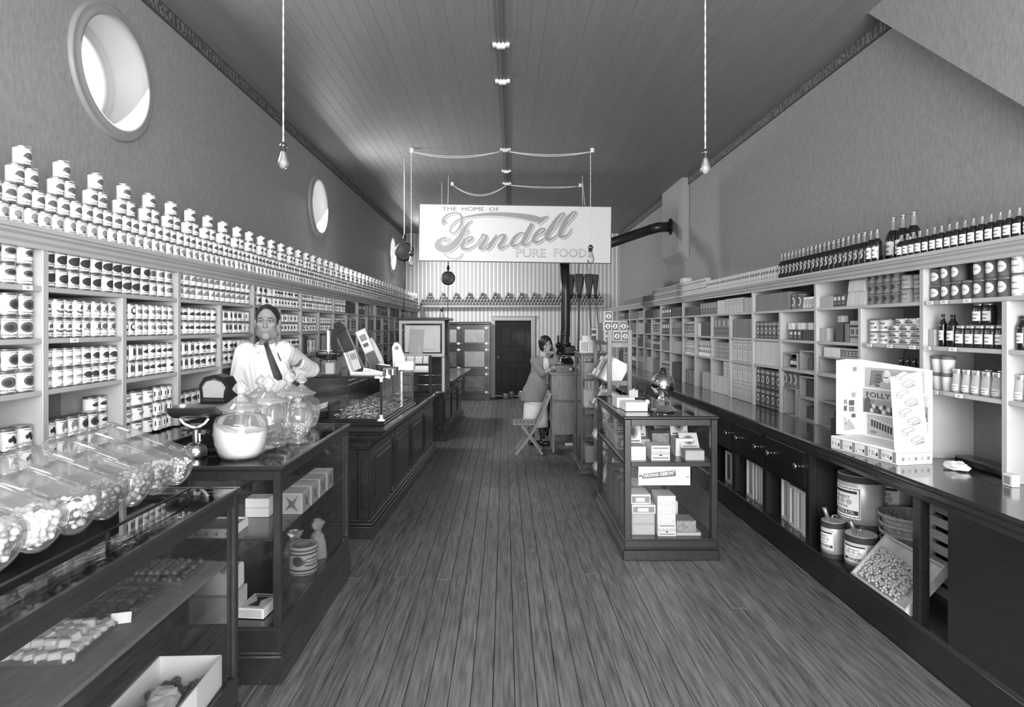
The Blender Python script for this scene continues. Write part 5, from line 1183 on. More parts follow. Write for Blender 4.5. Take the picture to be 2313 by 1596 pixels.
# ================================================================ cigar case and its goods
CIG = showcase('cigar_showcase', 'dark wood cigar showcase with cigar boxes and HAVANA RIBBON card', .90, 1.60, 4.72, 6.12, 1.08, .16, [(.735, .02, .68)], post=.05, wood=BLACKW)
b = B(); b.box(.05, .65, .004, .03, .70, .735, BLACKW, bev=.003); b.box(.004, .03, .05, 1.35, .70, .735, BLACKW, bev=.003); b.build('shelf_rail', CIG)
LINE = mat('cigar_box_paper', .80, .6); TANB = mat('cigar_cedar', .56, .6, noise=.15, nscale=30)
def cbox(lab, x, y, z, w, h, d, st='white', lid=None, rz=0.0):
    t = thing('cigar_box', lab, 'cigar box', (x, y, z), rz, 'cigar boxes in the showcase')
    m = {'white': LINE, 'george': LINE, 'grey': mat('cigar_box_grey', .62, .6), 'mottle': mat('mottled_paper', .52, .6, noise=.3, nscale=45), 'label': LINE}[st]
    b = B(); b.box(-w/2, w/2, 0, d, 0, h, m, bev=.0015); M = T(0, -.0006, 0) @ R(90, 'X')
    if st == 'george':
        for z0 in (.12, .78): b.box(-w*.42, w*.42, h*z0, h*(z0+.1), 0, .0004, INKG, M)
        b.box(-w*.45, -w*.12, h*.40, h*.58, 0, .0004, INKG, M); b.box(w*.12, w*.45, h*.40, h*.58, 0, .0004, INKG, M); b.text('HENRY', h*.12, WHITE, M @ T(-w*.285, h*.49, .0006), w*.29, .02); b.text('GEORGE', h*.12, WHITE, M @ T(w*.285, h*.49, .0006), w*.29, .02)
        b.prism([(w*.1*c, h*.53+h*.14*s_) for c, s_ in circ(14)], .0004, .0008, PAPER, M); b.prism([(-w*.1, h*.32), (w*.1, h*.32), (w*.06, h*.42), (-w*.06, h*.42)], .0008, .0012, INK, M); b.prism([(w*.05*c, h*.55+h*.08*s_) for c, s_ in circ(10)], .0008, .0012, INKG, M)
    elif st == 'grey': b.box(-w*.44, w*.44, h*.12, h*.85, 0, .0004, BXL, M)
    elif st == 'label': b.box(-w*.45, w*.45, h*.15, h*.8, 0, .0004, INKG, M); b.box(-w*.25, w*.2, h*.25, h*.65, .0004, .0008, WHITE, M)
    elif st == 'white':
        for q_ in (-.35, .35): b.prism([(w*q_+.004*c, h*.25+.004*s_) for c, s_ in circ(8)], 0, .0006, INKG, M)
    b.build('box_body', t)
    if lid:
        ang, hl = lid; l = B(); l.box(-w/2, w/2, 0, .004, 0, hl, LINE); Ml = T(0, -.0006, 0) @ R(90, 'X'); l.prism([(w*.3*c, hl*.5+hl*.32*s_) for c, s_ in circ(16)], 0, .0005, INKG, Ml); l.prism([(w*.14*c, hl*.5+hl*.2*s_) for c, s_ in circ(10)], .0005, .001, INK, Ml); l.box(-w*.4, w*.4, hl*.06, hl*.12, 0, .0005, INKM, Ml)
        o = l.build('lid', t); o.location = (0, d, h); o.rotation_euler = (math.radians(ang), 0, 0)
        l = B(); l.box(-w/2+.006, w/2-.006, .006, d-.006, h-.006, h+.0012, TANB); l.build('cigars', t)
    return t
ZS = .736; yF = 4.775
# upper shelf
cbox('cigar box with bird picture, lid raised, upper shelf left front', 1.01, yF, ZS, .125, .105, .16, 'white', (-14, .17)); cbox('HENRY GEORGE cigar box on upper shelf, front middle', 1.185, yF, ZS, .142, .112, .17, 'george')
cbox('low cigar box with grey end and lid thrown open, upper shelf right', 1.445, yF+.0, ZS, .145, .075, .12, 'grey', (-38, .13), 0); cbox('cream cigar box with open lid standing behind the low one', 1.41, yF+.15, ZS, .14, .14, .15, 'white', (-16, .17))
cbox('dark tin cigar box behind, middle of upper shelf', 1.27, yF+.34, ZS, .14, .15, .13, 'mottle'); cbox('open cigar box at back of upper shelf, left of middle', 1.09, yF+.22, ZS, .13, .12, .15, 'grey', (-12, .17)); cbox('open cigar box at rear left of upper shelf', .99, yF+.42, ZS, .12, .12, .15, 'label', (-12, .16)); cbox('open cigar box at rear right of upper shelf', 1.36, yF+.52, ZS, .13, .14, .15, 'white', (-14, .18))
carton('long_carton', 'long light carton at far left of upper cigar shelf', (1.02, 5.62, ZS), .16, .5, .12, 0, CREAM, 'box')
# lower stacks
ZL = .161
cbox('large pale cigar box at bottom of left stack', 1.06, yF+.03, ZL, .175, .085, .2, 'grey'); cbox('pale cigar box, second in left stack', 1.06, yF+.03, ZL+.0855, .175, .075, .2, 'grey'); cbox('cigar box with label strip, third in left stack', 1.063, yF+.03, ZL+.161, .18, .068, .2, 'label'); cbox('cigar box with label strip topping the left stack', 1.045, yF+.05, ZL+.2295, .15, .075, .2, 'label')
cbox('HENRY GEORGE cigar box at bottom of middle stack', 1.232, yF, ZL, .138, .095, .19, 'george')
for i in range(3): cbox('plain white cigar box, %s in the middle stack' % ('second', 'third', 'topmost')[i], 1.230, yF, ZL+.0955+.0705*i, .138, .07, .19, 'white')
cbox('flat light cigar box at bottom right', 1.40, yF+.01, ZL, .19, .025, .17, 'grey'); cbox('mottled paper covered cigar box on the flat box', 1.385, yF+.02, ZL+.0255, .15, .085, .17, 'mottle'); cbox('flat box showing behind the middle stack', 1.33, yF+.27, ZL, .12, .19, .17, 'white')
cbox('box at rear left below card', 1.05, yF+.36, ZL, .16, .36, .2, 'mottle')
for i in range(5): carton('cigar_carton', 'upright grey cigar carton along left glass, number %s from front' % ('one', 'two', 'three', 'four', 'five')[i], (.975, 5.15+.15*i, ZL), .07, .13, .33+.02*(i % 2), 0, (INKM, BXM)[i % 2], 'box', 'cartons along the left glass')
b = B(); b.box(-.195, .195, -.0015, .0015, -.072, .072, WHITE); M = T(0, -.0022, 0) @ R(90, 'X')
b.prism([(-.175, .012), (.085, .042), (.088, -.004), (-.165, -.024)], 0, .0004, INKM, M); b.text('"HAVANA RIBBON"', .026, WHITE, M @ T(-.045, .008, .0008) @ R(6), .245, .02); b.text('CIGAR', .012, INKG, M @ T(.0, -.028, .0006), .075); b.box(.0, .10, -.048, -.044, 0, .0004, CREAM, M); b.box(-.19, -.175, -.01, .005, 0, .0004, INK, M); b.box(.165, .188, -.012, -.006, 0, .0004, INK, M)
solo(b, 'advertising_card', (1.205, 4.748, .628), 0, 'white HAVANA RIBBON cigar card hung inside the case', 'card')
# on top of the cigar case
carton('white_carton', 'white carton at front on top of cigar case', (1.045, 5.08, 1.0805), .175, .17, .07, .06, WHITE, 'box'); carton('white_carton', 'second white carton stacked behind on cigar case', (1.0, 5.3, 1.0805), .15, .2, .085, .03, PAPER, 'box')
b = B()
for i, (x_, h_) in enumerate(((0, .06), (.022, .07), (.045, .062))): b.prism([(x_-.012, 0), (x_+.012, 0), (x_+.012, h_-.012), (x_+.006, h_), (x_-.006, h_), (x_-.012, h_-.012)], -.002+.008*i, .002+.008*i, CREAM, R(90, 'X'))
solo(b, 'loop_card', (1.05, 5.24, 1.166), 0, 'small card with rounded loops standing on white cartons', 'card')
U = thing('nickel_urn', 'polished nickel globe cigar lighter on flared base', 'lighter', (1.262, 5.02, 1.0805))
B().lathe([(0, 0), (.105, 0), (.107, .006), (.10, .012), (.088, .025), (.068, .05), (.054, .08), (.038, .10), (.030, .115)], CHROME, 8, None, False).build('flared_base', U)
B().lathe([(.030, .115), (.045, .125), (.075, .150), (.090, .185), (.0935, .21), (.090, .24), (.073, .275), (.045, .297), (.03, .303)], CHROME, 40).build('globe', U)
B().lathe([(.03, .302), (.032, .315), (.024, .32), (.024, .335), (.014, .342), (0, .343)], IRON, 16).build('cap', U)
b = B(); b.box(-.06, .06, -.05, .05, 0, .055, INK, bev=.004); b.box(-.04, .03, -.052, -.05, .03, .045, INKG); solo(b, 'dark_box', (1.17, 5.42, 1.0805), .1, 'dark printed box behind the nickel globe', 'box')
b = B(); b.box(-.05, .05, -.04, .04, 0, .03, INKM, bev=.003); b.sphere(.024, PAPER, 10, 6, T(.03, 0, .05)); solo(b, 'novelty_box', (1.145, 5.17, 1.0805), .3, 'small grey box with white ball head beside globe', 'box')
# ================================================================ tilted package rack behind the cigar case
RK = thing('package_rack', 'oak rack with tilted shelves of packages behind cigar case', 'rack', (1.07, 6.42, 0))
for x_ in (0, .205):
    for y_ in (0, .98): B().box(x_-.022, x_+.022, y_-.015, y_+.015, 0, 1.72, OAK, bev=.003).build('upright', RK)
for z_ in (1.59, 1.20, .78, .36):
    for y_ in (0, .98): B().box(.022, .183, y_-.012, y_+.012, z_-.05, z_, OAK, bev=.003).build('cross_rail', RK)
B().box(-.05, .25, .016, .964, 1.59, 1.605, OAKD, bev=.003).build('top_shelf', RK)
for z_ in (1.20, .86, .50, .14):
    M = T(-.062, .02, z_+.010) @ R(28, 'Y'); B().box(-.02, .25, 0, .94, -.015, 0, OAKD, M, bev=.003).build('tilted_shelf', RK)
PKM = [WHITE, PAPER, CREAM, BXL, BXM]
for ti, z_ in enumerate((1.20, .86, .50, .14)):
    y_ = 6.455
    for i in range(6):
        d_ = JR.uniform(.12, .15); h_ = JR.uniform(.22, .27); w_ = JR.uniform(.17, .21)
        b = B(); m_ = PKM[(i*2+ti) % 5] if i else WHITE
        b.box(0, w_, 0, d_, 0, h_, m_, bev=.002)
        if i: b.box(-.0008, 0, .01, d_-.01, h_*.3, h_*.8, (INKG, BXP, INKM)[i % 3]); b.box(.02, w_-.02, -.0006, 0, h_*.1, h_*.9, (BXP, CREAM)[i % 2])
        o = b.build('cracker_package', None, (1.015, y_, z_+.014)); o.rotation_euler = (0, math.radians(28), 0)
        o.location = (1.008+.0, y_, z_+.012)
        tag(o, 'tilted cracker package on %s tier of oak rack, %s from its near end' % (('top', 'second', 'third', 'bottom')[ti], ('first', 'second', 'third', 'fourth', 'fifth', 'last')[i]), 'package', 'packages on the oak rack')
        y_ += d_+.006
TEAM = mat('tea_box_print', .36, .6)
tb = B(); w_, h_ = .079, .101
tb.box(-w_/2, w_/2, 0, .09, 0, h_, PAPER, bev=.003); M = T(0, -.0008, 0) @ R(90, 'X'); tb.box(-w_*.43, w_*.43, h_*.06, h_*.94, 0, .0005, TEAM, M)
tb.prism([(.022*c, h_*.5+.026*s_) for c, s_ in circ(14)], .0005, .0008, PAPER, M); tb.prism([(.015*c, h_*.5+.019*s_) for c, s_ in circ(12)], .0008, .0011, TEAM, M); tb.text('H', .026, PAPER, M @ T(-.012, h_*.5, .0013), .014, .03); tb.text('H', .026, PAPER, M @ T(.016, h_*.5, .0013), .014, .03); tb.box(-.03, -.012, h_*.46, h_*.54, .0008, .0012, PAPER, M)
tm = tb.mesh('tea_box')
for x_, k_, lb in ((1.062, 0, 'bottom tier at left'), (1.148, 0, 'bottom tier in middle'), (1.232, 0, 'bottom tier at right'), (1.055, 1, 'middle tier at left'), (1.128, 1, 'middle tier at centre'), (1.214, 1, 'middle tier at right'), (1.062, 2, 'single box on top')):
    tag(link('tea_box', tm, (x_, 6.425, 1.6055+k_*.1015)), 'dark monogrammed tea box with white border, %s' % lb, 'box', 'tea boxes on the rack')
carton('plain_block', 'plain grey carton behind tea boxes on the rack', (1.06, 6.72, 1.6055), .08, .3, .19, 0, BXM, 'box'); carton('white_carton', 'small white carton at far end of rack top', (1.06, 7.0, 1.6055), .07, .1, .12, 0, PAPER, 'box')
b = B(); b.box(-.03, .03, 0, .06, 0, .14, BXM, bev=.002)
for i in range(4): b.box(-.025, .025, -.001, 0, .01+.033*i, .034+.033*i, (INKM, PAPER)[i % 2])
solo(b, 'patterned_carton', (1.02, 7.18, 1.6055), 0, 'patterned carton standing at far end of rack top', 'box')
# narrow glass case beyond the rack
NG = showcase('narrow_showcase', 'narrow tall glass showcase between rack and telephone stand', .905, 1.25, 7.46, 8.15, 1.44, .12, [(.42, .02, .32), (.78, .02, .32), (1.12, .02, .32)], post=.03, wood=OAKD)
for i, (z_, h_) in enumerate(((.121, .2), (.421, .24), (.781, .2), (1.121, .2))): carton('case_goods', ('lowest', 'second', 'third', 'top')[i]+' light carton inside the narrow glass showcase', (1.07, 7.7, z_), .2, .3, h_, 0, (CREAM, BXM, PAPER, BXL)[i], 'box')
rr = B()
for x_, w_, lab, z_, y_ in ((.955, .10, 'lettered white carton on narrow showcase, left one', 1.4405, 7.50), (1.045, .075, 'ruled white carton on narrow showcase, right one', 1.4405, 7.50), (1.0, .12, 'white carton lying on other cartons atop narrow showcase', 1.5855, 7.5)):
    b = B(); b.box(-w_/2, w_/2, 0, .12, 0, .145 if z_ < 1.5 else .06, WHITE, bev=.002)
    if z_ < 1.5:
        for i in range(5): b.box(-w_*.4+w_*.17*i, -w_*.4+w_*.17*i+w_*.07, -.0008, 0, .015, .13, (INKM if x_ < 1 else CREAM))
    solo(b, 'white_carton', (x_, y_, z_), 0, lab, 'box')
# ================================================================ telephone stand, telephone
TS = thing('telephone_stand', 'tall oak telephone stand with plank sides', 'stand', (.66, 8.76, 0))
B().box(-.03, .47, -.03, .40, 1.085, 1.11, OAK, bev=.005).build('top', TS)
for z0, z1 in ((.25, .70), (.735, 1.085)): B().box(.012, .43, .005, .02, z0, z1, OAK).build('side_panel', TS)
B().box(-.005, .44, -.006, .02, .70, .735, OAKD, bev=.003).build('rail', TS)
for x_, y_ in ((.0, 0), (.42, 0), (.0, .34), (.42, .34)): B().box(x_, x_+.035, y_, y_+.035, 0, 1.085, OAK, bev=.003).build('leg', TS)
B().box(.0, .015, .02, .34, .25, 1.085, OAK).build('end_panel', TS); B().box(.0, .44, .02, .36, .25, .265, OAK).build('floor', TS)
b = B(); b.box(-.12, .12, 0, .14, 0, .105, OAKD, bev=.004); b.box(-.125, .125, -.004, .144, .105, .115, IRON, bev=.002); b.prism([(.08+.018*c, .05+.018*s_) for c, s_ in circ(12)], 0, .004, NICKEL, R(90, 'X')); b.prism([(-.04+.008*c, .05+.008*s_) for c, s_ in circ(10)], 0, .004, IRON, R(90, 'X'))
solo(b, 'bell_box', (.84, 8.80, 1.1105), 0, 'oak telephone bell box on the stand', 'telephone box')
TP = thing('telephone', 'black candlestick telephone with nickel trim on bell box', 'telephone', (.79, 8.87, 1.226))
B().lathe([(0, 0), (.05, 0), (.052, .01), (.03, .02), (.014, .03), (.011, .06), (.011, .13), (.016, .14)], NICKEL, 16).build('pedestal', TP)
B().lathe([(.012, 0), (.014, .03), (.028, .055), (.03, .06), (0, .05)], IRON, 16, T(0, -.01, .14) @ R(80, 'X')).build('mouthpiece', TP)
b = B(); b.tube([(0, 0, .09), (.05, -.01, .085), (.09, -.02, .10), (.12, -.02, .075)], .007, NICKEL, 8); b.build('hook', TP)
b = B(); b.box(-.10, .27, 0, .17, .0, .02, BLACKW, bev=.003); b.box(-.08, -.05, .04, .14, -.219, 0, BLACKW); b.box(.23, .26, .04, .14, -.219, 0, BLACKW)
solo(b, 'dark_bench', (.86, 8.955, 1.33), 0, 'dark raised shelf standing behind the telephone', 'shelf')
b = B(); b.box(-.08, .08, 0, .10, 0, .13, IRON, bev=.02); b.lathe([(.0, 0), (.045, 0), (.055, .03), (.03, .05)], IRON, 14, T(-.03, .05, .13)); b.tube([(.05, 0, .06), (.09, -.04, .07), (.11, -.05, .1)], .01, NICKEL, 8)
solo(b, 'iron_grinder', (.93, 8.985, 1.351), 0, 'black iron machine on raised shelf before stove', 'grinder')
b = B(); b.box(-.055, .055, 0, .08, 0, .03, PAPER, bev=.002); solo(b, 'shoe_box', (.95, 9.25, 0.0), 0, 'pale box on floor under telephone stand', 'box')
# ================================================================ folding chair
CH = thing('folding_chair', 'slatted wooden folding chair standing sideways in the aisle', 'chair', (.30, 8.54, 0))
for y_ in (0, .36):
    b = B(); pts = [(-.155, y_, .015), (-.06, y_, .13), (.04, y_, .26), (.125, y_, .40), (.19, y_, .52), (.25, y_, .66), (.305, y_, .80), (.325, y_, .855)]
    lo_, hi_ = [], []
    for i, p in enumerate(pts):
        a_ = Vector(pts[max(i-1, 0)]); c_ = Vector(pts[min(i+1, len(pts)-1)]); d_ = (c_-a_).normalized(); lo_.append((p[0]+d_.z*.019, p[2]-d_.x*.019)); hi_.append((p[0]-d_.z*.019, p[2]+d_.x*.019))
    vs = [(x_, y_+s_, z_) for s_ in (-.011, .011) for q_ in zip(lo_, hi_) for x_, z_ in q_]; n_ = len(pts)
    fs = [(2*i, 2*i+2, 2*i+3, 2*i+1) for i in range(n_-1)]+[(2*n_+2*i, 2*n_+2*i+1, 2*n_+2*i+3, 2*n_+2*i+2) for i in range(n_-1)]+[(2*i, 2*n_+2*i, 2*n_+2*i+2, 2*i+2) for i in range(n_-1)]+[(2*i+1, 2*i+3, 2*n_+2*i+3, 2*n_+2*i+1) for i in range(n_-1)]+[(0, 1, 2*n_+1, 2*n_), (2*n_-2, 4*n_-2, 4*n_-1, 2*n_-1)]
    b.add(vs, fs, OAK)
    b.build('back_upright', CH)
    p, q_ = Vector((-.065, y_+(.03 if y_ == 0 else -.03), .405)), Vector((.215, y_+(.03 if y_ == 0 else -.03), .012)); d_ = q_-p; a_ = math.degrees(math.atan2(d_.z, d_.x))
    B().box(0, d_.length, -.011, .011, -.018, .018, OAK, T(*p) @ R(-a_, 'Y'), bev=.003).build('leg', CH)
for y_ in (.055, .305): B().box(-.19, .14, y_-.012, y_+.012, .405, .44, OAK, bev=.006).build('seat_rail', CH)
for i in range(6): x_ = -.185+.053*i; B().box(x_, x_+.045, .02, .34, .441, .453, OAK, bev=.004).build('seat_slat', CH)
for x_, z_ in ((.243, .645), (.275, .73), (.308, .81)): B().box(-.006, .006, .011, .349, -.03, .03, OAK, T(x_, 0, z_) @ R(22, 'Y'), bev=.002).build('back_slat', CH)
# ================================================================ stove, pipe, brooms
ST = thing('parlor_stove', 'black cast iron parlor stove with urn finial behind telephone', 'stove', (.88, 10.35, 0))
for a in range(4): B().tube([(.2*math.cos(PI/4+a*PI/2), .2*math.sin(PI/4+a*PI/2), .2), (.26*math.cos(PI/4+a*PI/2), .26*math.sin(PI/4+a*PI/2), .1), (.28*math.cos(PI/4+a*PI/2), .28*math.sin(PI/4+a*PI/2), 0)], .025, IRON, 8).build('leg', ST)
B().lathe([(0, .18), (.26, .18), (.30, .22), (.30, .27), (.24, .32), (.22, .5), (.23, .8), (.25, .95), (.27, 1.0)], IRON, 24).build('firepot', ST)
B().lathe([(.27, 1.0), (.33, 1.02), (.34, 1.05), (.28, 1.09), (.24, 1.10), (.26, 1.16), (.24, 1.22), (.19, 1.27), (.1, 1.305), (.05, 1.33)], IRON, 24).build('dome', ST)
B().lathe([(.05, 1.33), (.035, 1.36), (.02, 1.385), (.035, 1.42), (.05, 1.45), (.045, 1.475), (.02, 1.50), (.013, 1.53), (.022, 1.545), (.013, 1.56), (.02, 1.585), (.01, 1.61), (0, 1.62)], IRON, 16).build('finial', ST)
b = B(); b.box(-.10, .10, -.25, -.22, .55, .8, IRON, bev=.01); b.build('fire_door', ST)
SP = thing('stovepipe', 'black stovepipe rising from stove and running to the chimney', 'pipe', (0, 0, 0))
px_ = [(.97, 10.50, 1.18), (1.0, 10.50, 1.45), (1.015, 10.49, 1.75), (1.01, 10.45, 2.3), (.995, 10.42, 2.78)]
B().tube(px_, .077, IRONP, 20).build('riser', SP)
B().tube([(.99, 10.42, 2.75), (1.0, 10.42, 2.84), (1.05, 10.42, 2.90), (1.13, 10.42, 2.93)], .082, IRONP, 20).build('elbow', SP)
B().tube([(1.10, 10.42, 2.92), (1.8, 10.42, 3.155), (2.42, 10.42, 3.365)], .08, IRONP, 20).build('flue', SP)
B().tube([(2.40, 10.42, 3.36), (2.55, 10.42, 3.40), (2.745, 10.42, 3.41)], .084, IRONP, 20).build('elbow', SP)
B().lathe([(.085, 0), (.13, .0), (.135, .02), (.09, .03)], IRON, 24, T(2.753, 10.42, 3.41) @ R(-90, 'Y')).build('collar', SP)
for z_ in (1.62, 2.2): B().lathe([(.079, -.012), (.083, 0), (.079, .012)], IRONP, 20, T(1.012, 10.48, z_)).build('joint_ring', SP)
STRAW = mat('broom_straw', .34, .8, noise=.4, nscale=40, stretch=(4,4,.5)); HAND = mat('broom_handle', .45, .5)
RG = thing('broom_rack', 'hanging wire ring holding brooms heads up', 'rack', (1.42, 11.6, 2.28))
B().tube([(.30*math.cos(2*PI*i/28), .30*math.sin(2*PI*i/28), 0) for i in range(28)], .006, IRON, 6, closed=True).build('ring', RG)
B().tube([(.28*math.cos(2*PI*i/28), .28*math.sin(2*PI*i/28), .05) for i in range(28)], .005, IRON, 6, closed=True).build('ring', RG)
for a in range(3): B().tube([(.3*math.cos(a*2.094), .3*math.sin(a*2.094), 0), (0, 0, .9), (0, 0, ZC-2.28-.0)], .004, IRON, 5).build('hanger_wire', RG)
hb = B(); hb.lathe([(.02, 0), (.03, .02), (.05, .08), (.075, .2), (.10, .33), (.105, .40), (0, .41)], STRAW, 14, S(.86, .5, 1)); hb.lathe([(.014, -.02), (.032, .02), (.03, .05)], IRON, 12); hm = hb.mesh('straw_head')
hh = B(); hh.tube([(0, 0, .0), (0, 0, -1.25)], [.012, .014], HAND, 8); hhm = hh.mesh('handle')
for i in range(9):
    a = 2*PI*i/9+.2; t = thing('broom', 'straw broom hung head up, %s' % ('at front right', 'right of front', 'front middle', 'front left', 'at left', 'behind left', 'at rear', 'rear right', 'at right')[(i+3) % 9], 'broom', (1.42+.27*math.cos(a), 11.6+.27*math.sin(a), 2.30), 0, 'brooms in the hanging rack')
    t.rotation_euler = (.10*math.sin(a), -.10*math.cos(a)*-1, a+PI/2); t.rotation_euler = (0, 0, a+PI/2); 
    link('straw_head', hm, parent=t); h_ = link('handle', hhm, parent=t); h_.rotation_euler = (-.10, 0, 0)
# ================================================================ far wall: shelf of cans, ice chest, jars by the door
b = B(); b.box(XL+.33, 2.5, YB-.16, YB-.002, 2.265, 2.285, PAINT, bev=.003); b.box(XL+.33, 2.5, YB-.155, YB-.14, 2.235, 2.265, PAINT)
tag(b.build('wall_shelf'), 'long narrow shelf of cans across the striped far wall', 'shelf')
_fc = B(); R_ = .038; _fc.lathe([(0, 0), (R_, 0), (R_, .078), (0, .078)], TIND, 12); wrapbox(_fc, R_+.001, -1.5, 1.5, .008, .07, CREAM, 8); wrapell(_fc, R_+.002, 0, .036, R_*.85, .022, INK, 8, -1); wrapell(_fc, R_+.002, 0, .036, R_*.6, .014, INK, 8, 1); fcm = _fc.mesh('can')
x_ = -2.06; k = 0
while x_ < 2.44:
    for l_ in range(4):
        if l_ == 3 and k % 4 != 1: continue
        if l_ == 2 and k % 4 not in (1, 2): continue
        xx = x_+l_*.04025
        tag(link('dark_label_can', fcm, (xx, YB-.075+.002*(l_ % 2), 2.2855+l_*.0785), -PI/2), ('small can in bottom row on the striped wall shelf', 'small can in second row on the striped wall shelf', 'small can in a pair above the rows on striped wall', 'small can crowning a pyramid on striped wall')[l_], 'can', ('far wall cans, bottom row', 'far wall cans, second row', 'far wall cans, pairs', 'far wall cans, peaks')[l_])
    x_ += .0805; k += 1
IC = thing('ice_chest', 'dark wooden ice chest with glazed doors and bright hinges beside far door', 'cabinet', (-1.75, 15.0, 0))
W_ = 1.39
B().box(0, W_, .02, .55, .06, 1.80, DARKW).build('carcass', IC); B().box(-.01, W_+.01, -.01, .55, 0, .09, DARKW, bev=.005).build('plinth', IC); B().box(-.03, W_+.03, -.03, .56, 1.80, 1.87, DARKW, bev=.02).build('cornice', IC)
GFR = mat('frosted_cabinet_glass', .62, .2, noise=.12, nscale=5); GFD = mat('dark_cabinet_glass', .40, .15, noise=.3, nscale=5)
for ci in range(2):
    for ri, (z0, z1) in enumerate(((.16, .66), (.74, 1.24), (1.32, 1.76))):
        x0 = .06+ci*.665; d_ = B(); 
        for a0, a1, c0, c1 in ((x0, x0+.06, z0, z1), (x0+.54, x0+.60, z0, z1), (x0+.06, x0+.54, z0, z0+.06), (x0+.06, x0+.54, z1-.06, z1)): d_.box(a0, a1, -.02, .02, c0, c1, DARKW, bev=.004)
        d_ = d_.build('door', IC); B().box(x0+.06, x0+.54, -.004, .004, z0+.06, z1-.06, (GFR if (ri+ci) % 2 == 0 or ri == 2 else GFD)).build('glass_panel', d_)
        for zz in (z0+.02, z1-.05): b = B(); b.box(x0+.55, x0+.64, -.03, -.02, zz, zz+.03, CERAM, bev=.004); b.box(x0+.575, x0+.60, -.035, -.02, zz-.02, zz+.05, CERAM, bev=.004); b.build('hinge', d_)
for i, (x_, h_) in enumerate(((.16, .14), (.42, .16), (.02, .11))):
    t = thing('glass_crock', ('squat glass jar on floor before the far door', 'taller glass jar on floor by far door jamb', 'small glass jar on floor, left of the others')[i], 'jar', (x_, YB-.08-.1*i, 0)); B().lathe([(0, .005), (.08, .003), (.088, .02), (.088, h_*.85), (.08, h_)], mat('milky_glass', .55, .25), 18).build('glass_body', t); B().lathe([(.086, h_), (.086, h_+.02), (0, h_+.025)], TIN, 18).build('lid', t)
# ================================================================ far counter: roll cutter; tall showcase
def onD(x, y, z): v = R(-2.2) @ Vector((x, y, 0)); return (-.905+v.x, 9.62+v.y, z)
RC2 = thing('paper_cutter', 'black iron wrapping paper cutter with dark roll on far counter', 'paper cutter', onD(-.28, .3, .9305), CROT)
B().box(-.12, .12, -.12, .12, 0, .03, OAKD, bev=.004).build('base', RC2)
b = B(); b.tube([(0, 0, .03), (0, 0, .35), (.02, 0, .55), (.03, 0, .62)], [.03, .025, .022, .03], IRON, 10); b.sphere(.045, IRON, 12, 8, T(.03, 0, .64)); b.build('pillar', RC2)
B().cyl(.07, -.24, .24, INKM, 20, T(.0, .0, .24) @ R(90, 'Y')).build('roll', RC2); B().cyl(.05, -.24, .2, INKG, 20, T(.0, .06, .40) @ R(90, 'Y')).build('roll', RC2)
for s_ in (-.25, .25): B().tube([(s_, .0, .02), (s_, .0, .3), (s_*.9, .03, .42), (s_*.9, .06, .47)], .012, NICKEL, 8).build('side_bracket', RC2)
b = B(); b.box(-.1, .1, -.08, .08, 0, .10, OAKD, bev=.006); solo(b, 'wooden_box', onD(-.16, .02, .9305), 0, 'small wooden box on near end of far counter', 'box')
TC = thing('tall_showcase', 'tall glazed showcase with cream frame standing on panelled counter', 'showcase', onC(-.335, 2.62, .9305), CROT)
W_, D_ = .57, .5; CRW = mat('cream_enamel', .70, .4)
for x_, z0 in ((0, .45), (W_-.035, .0)): B().box(x_, x_+.035, 0, .035, z0, .90, CRW, bev=.004).build('front_stile', TC)
for x_ in (0, W_-.035): B().box(x_, x_+.035, D_-.035, D_, 0, .90, DARKW, bev=.004).build('rear_stile', TC)
b = B(); b.box(.035, W_-.035, 0, .03, .86, .90, CRW, bev=.004); b.box(.035, W_-.035, 0, .03, .45, .49, CRW, bev=.004); b.build('front_rail', TC)
B().box(-.02, W_+.05, -.02, D_+.02, .90, .935, DARKW, bev=.008).build('cornice', TC); B().box(0, W_, 0, D_, .44, .452, DARKW).build('floor_board', TC); B().box(W_-.006, W_, .035, D_-.035, .45, .90, GLASS).build('side_glass', TC); B().box(.035, W_-.035, .012, .017, .49, .86, GLASS).build('front_glass', TC)
B().box(0, W_, D_-.012, D_, 0, .90, DARKW).build('back_board', TC); b = B(); b.box(0, .02, .03, D_, 0, .44, DARKW); b.box(0, W_, 0, D_, 0, .02, DARKW2); b.build('lower_frame', TC)
for z_ in (.10, .22): B().tube([(0.02, .02, z_), (W_, .02, z_)], .012, NICKEL, 8).build('rail_bar', TC)
b = B(); b.box(.05, .50, .12, .13, .50, .84, PAPER); b.box(.08, .25, .06, .065, .5, .8, CREAM, R(4, 'Y')); b.box(.28, .48, .08, .085, .51, .74, PAPER, R(-5, 'Y')); o = b.build('reflection_sheets', None, TC.location, CROT); tag(o, 'pale sheets imitating reflections in the tall showcase glass', 'paper')  # pale sheets added behind the glass to imitate its reflections
PR = thing('paper_roll_holder', 'white wrapping paper roll in iron holder below tall showcase', 'paper roll', onC(-.345, 2.35, .9305), CROT)
B().cyl(.058, .01, .43, WHITE, 24, T(0, 0, .33) @ R(90, 'Y')).build('white_roll', PR); B().cyl(.045, .01, .43, PAPER, 24, T(0, .06, .42) @ R(90, 'Y')).build('white_roll', PR)
for x_ in (0, .44): B().box(x_-.008, x_+.008, -.05, .08, 0, .48, IRON, bev=.004).build('side_bracket', PR)
B().box(0, .44, -.06, -.045, .36, .385, IRON).build('cutter_bar', PR); B().box(-.02, .46, -.07, .1, 0, .02, IRON, bev=.004).build('base', PR)
for i in range(4): B().tube([(.06+.1*i, -.05, .385), (.06+.1*i, .0, .47)], .004, IRON, 5).build('guide_wire', PR)
